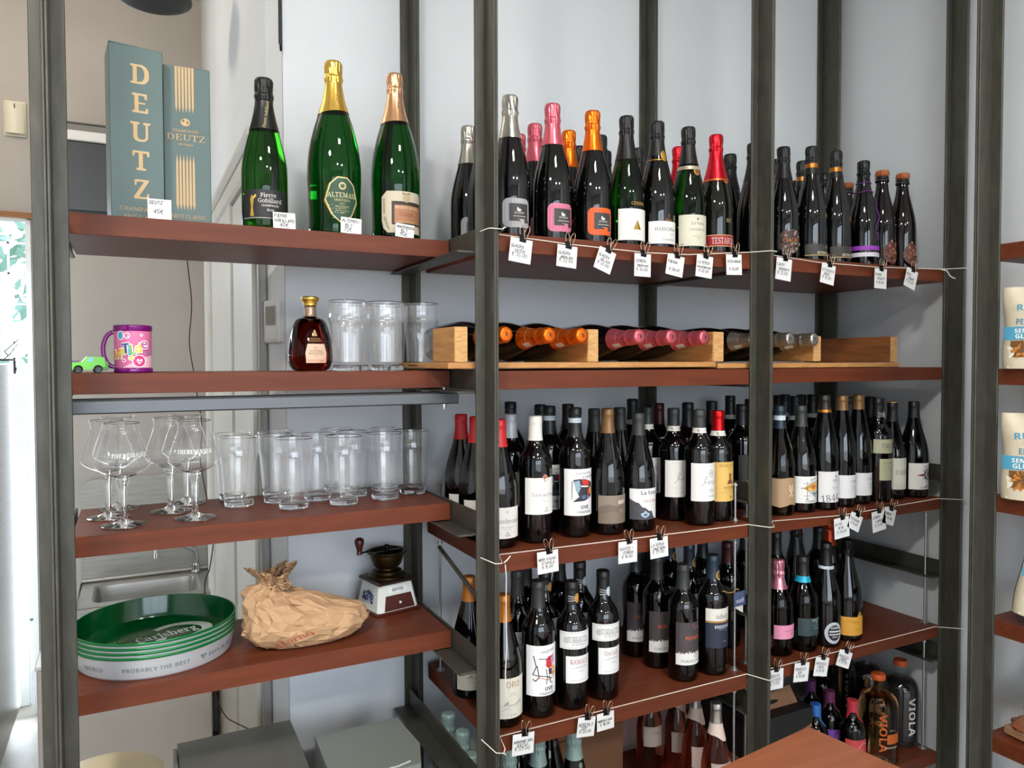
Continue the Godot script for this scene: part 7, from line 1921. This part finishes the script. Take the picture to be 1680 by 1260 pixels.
	# alarm sensor
	t = thing("wall_sensor", "small white motion sensor high on the kitchen wall, upper left", "sensor", P(-0.42, 2.44, 3.75))
	m = MB.new()
	m.surf(func(u: float, w: float) -> Vector3:
		var a := -lerpf(-PI, 0.0, u)
		return Vector3(cos(a) * 0.038, 0.012 + 0.13 * w, pow(absf(sin(a)), 0.6) * (0.03 - 0.010 * w)), 24, 8)
	m.box(Vector3(0, 0.077, 0.006), Vector3(0.080, 0.146, 0.012), 0.004)
	part(t, "sensor_shell", m, M("aged_white_plastic", Color(0.83, 0.81, 0.72), 0.4))
	m = MB.new()
	m.box(Vector3(0.0, 0.125, 0.0265), Vector3(0.003, 0.018, 0.004), 0.0008)
	part(t, "indicator", m, M("dark_gap", Color(0.05, 0.045, 0.04), 0.9))
	# ceiling pendant, only the underside of its shade is in view
	t = thing("pendant_lamp", "black round pendant lamp shade at the top edge, over the kitchen", "lamp", P(0.078, 2.612, 2.6))
	m = MB.new()
	m.lathe(smooth([Vector2(0.0, -0.002), Vector2(0.07, 0.0), Vector2(0.102, 0.010), Vector2(0.108, 0.020), Vector2(0.098, 0.05), Vector2(0.055, 0.09), Vector2(0.02, 0.11), Vector2(0, 0.112)]), 48)
	part(t, "shade", m, M("black_shade", Color(0.035, 0.035, 0.035), 0.5))
	m = MB.new()
	m.tube([Vector3(0, 0.11, 0), Vector3(0, 0.538, 0)], 0.004, 8)
	part(t, "cord", m, M("black_shade"))
	# thermostat on the wall end
	t = thing("thermostat", "white wall thermostat on the wall end above the spirit bottle", "thermostat", P(0.3205, 1.548, 1.916), -1.21)
	m = MB.new()
	m.box(Vector3(0, 0.0525, 0.009), Vector3(0.070, 0.105, 0.018), 0.004)
	part(t, "case", m, M("thermostat_white", Color(0.78, 0.78, 0.76), 0.4))
	m = MB.new()
	m.box(Vector3(0, 0.067, 0.0185), Vector3(0.044, 0.046, 0.002), 0.0006)
	part(t, "display", m, M("lcd_grey", Color(0.52, 0.51, 0.47), 0.2))
	m = MB.new()
	m.box(Vector3(0, 0.022, 0.0185), Vector3(0.046, 0.026, 0.003), 0.001)
	part(t, "flap", m, M("thermostat_white"))
	# black strap hanging from the wall corner
	m = MB.new()
	m.box(P(0.327, 2.62, 1.868), Vector3(0.008, 0.72, 0.006), 0.002)
	m.tube([P(0.327, 2.262, 1.866), P(0.3275, 2.245, 1.864), P(0.3265, 2.262, 1.863)], 0.003, 6)
	whole("black_strap", m, M("black_shade"), "thin black strap hanging on the wall corner at the top edge", "strap")


# ---------------------------------------------------------------- right edge, cartons, table
func pasta() -> void:
	var cream := M("pasta_paper", Color(0.80, 0.76, 0.66), 0.6)
	var clear := M("clear_film", Color(1, 1, 1), 0.05)
	clear.albedo_color.a = 0.03
	clear.transparency = BaseMaterial3D.TRANSPARENCY_ALPHA
	var penne := M("penne", Color(0.72, 0.45, 0.12), 0.55)
	var words := ["PENNE RIGATE", "ELICOIDALI", "SPIGA"]
	var labels := ["cream pasta bag with blue band on the upper shelf at the right edge", "cream pasta bag with blue band on the third shelf at the right edge", "cream pasta bag leaning back on the fourth shelf at the right edge"]
	for i in 3:
		var t := thing("pasta_bag", labels[i], "pasta bag", P([1.826, 1.826, 1.842][i], [S2, L3, L4][i] + [0.001, 0.001, 0.020][i], [0.966, 0.966, 0.948][i]), [-1.10, -1.05, -0.92][i], "bags of pasta")
		if i == 2: t.rotation.z = -0.16
		var w := 0.15
		var h: float = [0.185, 0.195, 0.25][i]
		var d := 0.06
		var front := func(x: float, y: float) -> float: return (d / 2) * pow(max(0.0, 1.0 - pow(absf(x) / (w / 2), 3.0)), 0.5) * (1.0 - 0.75 * smoothstep(h * 0.72, h, y)) + 0.004 + 0.0016 * sin(x * 150.0 + y * 60.0) * smoothstep(h * 0.6, h, y)
		var m := MB.new()
		m.surf(func(u: float, v: float) -> Vector3:
			var x := lerpf(-w / 2, w / 2, u)
			return Vector3(x * (1.0 + 0.03 * sin(v * 9.0)), v * h, front.call(x, v * h)), 40, 40)
		m.surf(func(u: float, v: float) -> Vector3:
			var x := lerpf(w / 2, -w / 2, u)
			return Vector3(x * (1.0 + 0.03 * sin(v * 9.0)), v * h, -front.call(x, v * h)), 30, 30)
		m.box(Vector3(0, 0.003, 0), Vector3(w * 0.9, 0.006, d * 0.8), 0.002)
		part(t, "bag", m, cream)
		var f := func(l: float) -> Callable: return func(q: Vector2) -> Array:
			return [Vector3(q.x, q.y, front.call(q.x, q.y) + 0.0006 + l), Vector3(q.x * 4.0, 0, 1).normalized()]
		var ls := [[0, h * 0.43, w * 0.98, h * 0.16, "4494b0"], ["SENZA GLUTINE", -0.004, h * 0.46, h * 0.05, "e8e4d8", "bold"], ["GLUTEN FREE", -0.006, h * 0.395, h * 0.055, "e8e4d8", "bold"], [words[i], -0.003, h * 0.57, h * 0.07, "3c7c94", "bold", 0.0, 0.75], ["RUMMO", -0.005, h * 0.755, h * 0.075, "4494b0", "bold", 0.06, 1.2], ["dal 1846", -0.005, h * 0.84, h * 0.035, "6a5c50", "serif"], ["Lenta Lavorazione", -0.003, h * 0.67, h * 0.03, "b09474", "serif"], ["400g 14 oz", -0.0, h * 0.09, h * 0.03, "8a8070"], [0, h * 0.24, w * 0.8, h * 0.2, "6a4418"], [oval(-w * 0.42, h * 0.2, 0.011, 0.013), "dcd4c0"]]
		ink_on(t, ls, f)
		m = MB.new()
		for k in 34:
			var c := Vector2(rng.randf_range(-w * 0.36, w * 0.36), rng.randf_range(h * 0.16, h * 0.32))
			var a := rng.randf() * PI
			var z: float = front.call(c.x, c.y) - 0.0025
			var dir := Vector3(cos(a), sin(a), 0) * 0.0125
			m.tube([Vector3(c.x, c.y, z) - dir, Vector3(c.x, c.y, z) + dir], 0.0036, 8)
		var o := part(t, "pasta", m, penne)
		o.set_meta("kind", "stuff")
	# tray of biscuits in film
	var t := thing("biscuit_tray", "clear wrapped tray of brown biscuits at the lower right edge", "biscuits", P(1.862, 0.616, 0.905), -0.12)
	var m := MB.new()
	m.box(Vector3(0, 0.012, 0), Vector3(0.10, 0.022, 0.26), 0.004)
	part(t, "carton_tray", m, M("kraft_tray", Color(0.62, 0.45, 0.31), 0.6))
	m = MB.new()
	for k in 26:
		var c := Vector3(rng.randf_range(-0.036, 0.036), rng.randf_range(0.026, 0.045), rng.randf_range(-0.115, 0.115))
		m.box(Vector3.ZERO, Vector3(0.034, 0.012, 0.05), 0.005, Transform3D(Basis.from_euler(Vector3(rng.randf_range(-0.4, 0.4), rng.randf() * 3, rng.randf_range(-0.4, 0.4))), c))
	part(t, "biscuits", m, M("biscuit", Color(0.48, 0.24, 0.10), 0.6)).set_meta("kind", "stuff")
	m = MB.new()
	m.surf(func(u: float, w: float) -> Vector3:
		var a := lerpf(-0.2, PI + 0.2, u)
		return Vector3(cos(a) * 0.054, 0.018 + max(0.0, sin(a)) * 0.046 + 0.002 * sin(w * 31.0 + u * 17.0), lerpf(0.135, -0.135, w)), 28, 30)
	part(t, "film", m, clear)
	m = MB.new()
	m.box(Vector3(0.02, 0.067, 0.0), Vector3(0.07, 0.001, 0.16), 0.0, Transform3D(Basis(Vector3(0, 0, 1), -0.1), Vector3.ZERO))
	var lb := part(t, "paper_label", m, ink(Color("d4d0ca")))
	ink_on(lb, [["A", -0.015, -0.02, 0.022, "3a3430", "serif"]], func(l: float) -> Callable: return func(q: Vector2) -> Array: return [Vector3(q.x + 0.02, 0.0695 + l, -q.y), Vector3.UP])


func cartons_and_table() -> void:
	# black and kraft carton on the lowest shelf
	var t := thing("carton", "black and kraft bottle carton with a cut handle, lowest shelf by the second front post", "box", P(1.575, S5, 1.575), 0.0)
	var kraft := M("kraft_board", Color(0.52, 0.37, 0.26), 0.75)
	var black := M("black_board", Color(0.06, 0.058, 0.058), 0.55)
	var m := MB.new()
	m.box(Vector3(0, 0.105, 0), Vector3(0.23, 0.21, 0.20), 0.002)
	part(t, "carton_body", m, kraft)
	m = MB.new()
	m.prism(PackedVector2Array([Vector2(-0.1155, 0.10), Vector2(0.1155, 0.165), Vector2(0.1155, 0.2105), Vector2(-0.1155, 0.2105)]), -0.1008, 0.1008)
	m.prism(PackedVector2Array([Vector2(-0.1155, 0.03), Vector2(0.1155, 0.10), Vector2(0.1155, 0.155), Vector2(-0.1155, 0.085)]), 0.0995, 0.1012)
	var bp := part(t, "black_print", m, black)
	ink_on(bp, [["ANTA", 0.0, 0.092, 0.022, "c8c4be", "bold", 0.28, 0.6]], func(l: float) -> Callable: return func(q: Vector2) -> Array: return [Vector3(q.x, q.y, 0.1014 + l), Vector3(0, 0, 1)])
	m = MB.new()
	m.prism(PackedVector2Array([Vector2(-0.10, 0.0), Vector2(0.10, 0.0), Vector2(0.085, 0.052), Vector2(0.03, 0.046), Vector2(-0.10, 0.040)]), -0.002, 0.002, Transform3D(Basis(Vector3.RIGHT, -0.35), Vector3(0, 0.208, 0.06)))
	var fp := part(t, "handle_flap", m, kraft)
	m = MB.new()
	m.lay_poly(oval(-0.01, 0.020, 0.04, 0.006), func(q: Vector2) -> Array: return [Transform3D(Basis(Vector3.RIGHT, -0.35), Vector3(0, 0.208, 0.06)) * Vector3(q.x, q.y, 0.0024), Vector3(0, 0, 1)])
	part(fp, "grip_slot", m, M("dark_gap", Color(0.05, 0.045, 0.04), 0.9))
	t = thing("blue_cap", "small blue bottle cap showing behind the black carton flap", "cap", P(1.665, S5, 1.725))
	m = MB.new()
	m.lathe(bottle_profile("wax", 0.235, 0.030), 28)
	part(t, "bottle_glass", m, M("black_wine_glass"))
	m = MB.new()
	m.lathe(PackedVector2Array([Vector2(0.0135, 0.195), Vector2(0.0145, 0.197), Vector2(0.0145, 0.238), Vector2(0.012, 0.24), Vector2(0, 0.24)]), 24)
	part(t, "cap", m, M("blue_plastic", Color(0.10, 0.28, 0.55), 0.35))
	t.name = numbered("blue_capped_bottle")
	tag(t, "small dark bottle with a blue cap behind the black carton flap", "bottle")
	# kraft carton deep on the middle bay's lowest shelf
	t = thing("carton", "plain kraft carton deep on the lowest shelf behind the teal foil bottles", "box", P(1.10, S5, 1.77), 0.12)
	m = MB.new()
	m.box(Vector3(0, 0.08, 0), Vector3(0.25, 0.16, 0.10), 0.002)
	part(t, "carton_body", m, kraft)
	m = MB.new()
	m.box(Vector3(-0.10, 0.166, 0.03), Vector3(0.05, 0.014, 0.03), 0.001)
	part(t, "carton_flap", m, kraft)
	# blue tag hanging from a bottle neck
	t = thing("hang_tag", "small square blue tag tied to the neck of the front blue cap bottle", "tag", P(1.368, 0.918, 1.424), 0.15)
	m = MB.new()
	m.box(Vector3(0, -0.0205, 0), Vector3(0.047, 0.037, 0.0008))
	var cd := part(t, "card", m, ink(Color("44506e")))
	ink_on(cd, [["EDIZIONE", 0.0, -0.025, 0.005, "c8ccd8", "bold"], [0.010, -0.0205, 0.004, 0.003, "c8ccd8"], [0.0, -0.0295, 0.028, 0.0012, "c8ccd8"]], func(l: float) -> Callable: return func(q: Vector2) -> Array: return [Vector3(q.x, q.y, 0.0006 + l), Vector3(0, 0, 1)])
	m = MB.new()
	m.prism(PackedVector2Array([Vector2(-0.022, -0.039), Vector2(0.014, -0.039), Vector2(0.014, -0.060), Vector2(0.0, -0.052)]), -0.002, -0.0014)
	part(t, "inner_leaf", m, ink(Color("ccc8c0")))
	m = MB.new()
	m.tube([Vector3(-0.020, -0.002, 0), Vector3(-0.03, 0.002, 0.003), Vector3(-0.04, 0.001, -0.002), Vector3(-0.055, 0.006, -0.012)], 0.0009, 6)
	m.tube([Vector3(-0.03, 0.002, 0.003), Vector3(-0.022, 0.006, 0.002), Vector3(-0.012, 0.007, 0.001), Vector3(-0.006, 0.003, 0.001)], 0.0011, 6)
	part(t, "raffia_tie", m, M("raffia", Color(0.70, 0.52, 0.26), 0.8))
	# table in front
	var wood := textured("cherry_table", noise_tex(0.01, Color(0.56, 0.325, 0.22), Color(0.64, 0.385, 0.265), 512, 81, FastNoiseLite.TYPE_SIMPLEX_SMOOTH, 5), Vector3(0.7, 5, 5), 0.28)
	t = thing("table", "reddish brown wooden table top in the bottom right foreground", "table", P(1.23, 0, 1.085), 0.135)
	m = MB.new()
	m.box(Vector3(-0.52, 0.73, 0.45), Vector3(1.04, 0.04, 0.90), 0.004)
	part(t, "table_top", m, wood)
	for x in [-0.98, -0.06]:
		for z in [0.06, 0.84]:
			m = MB.new()
			m.box(Vector3(x, 0.355, z), Vector3(0.06, 0.71, 0.06), 0.004)
			part(t, "leg", m, wood)
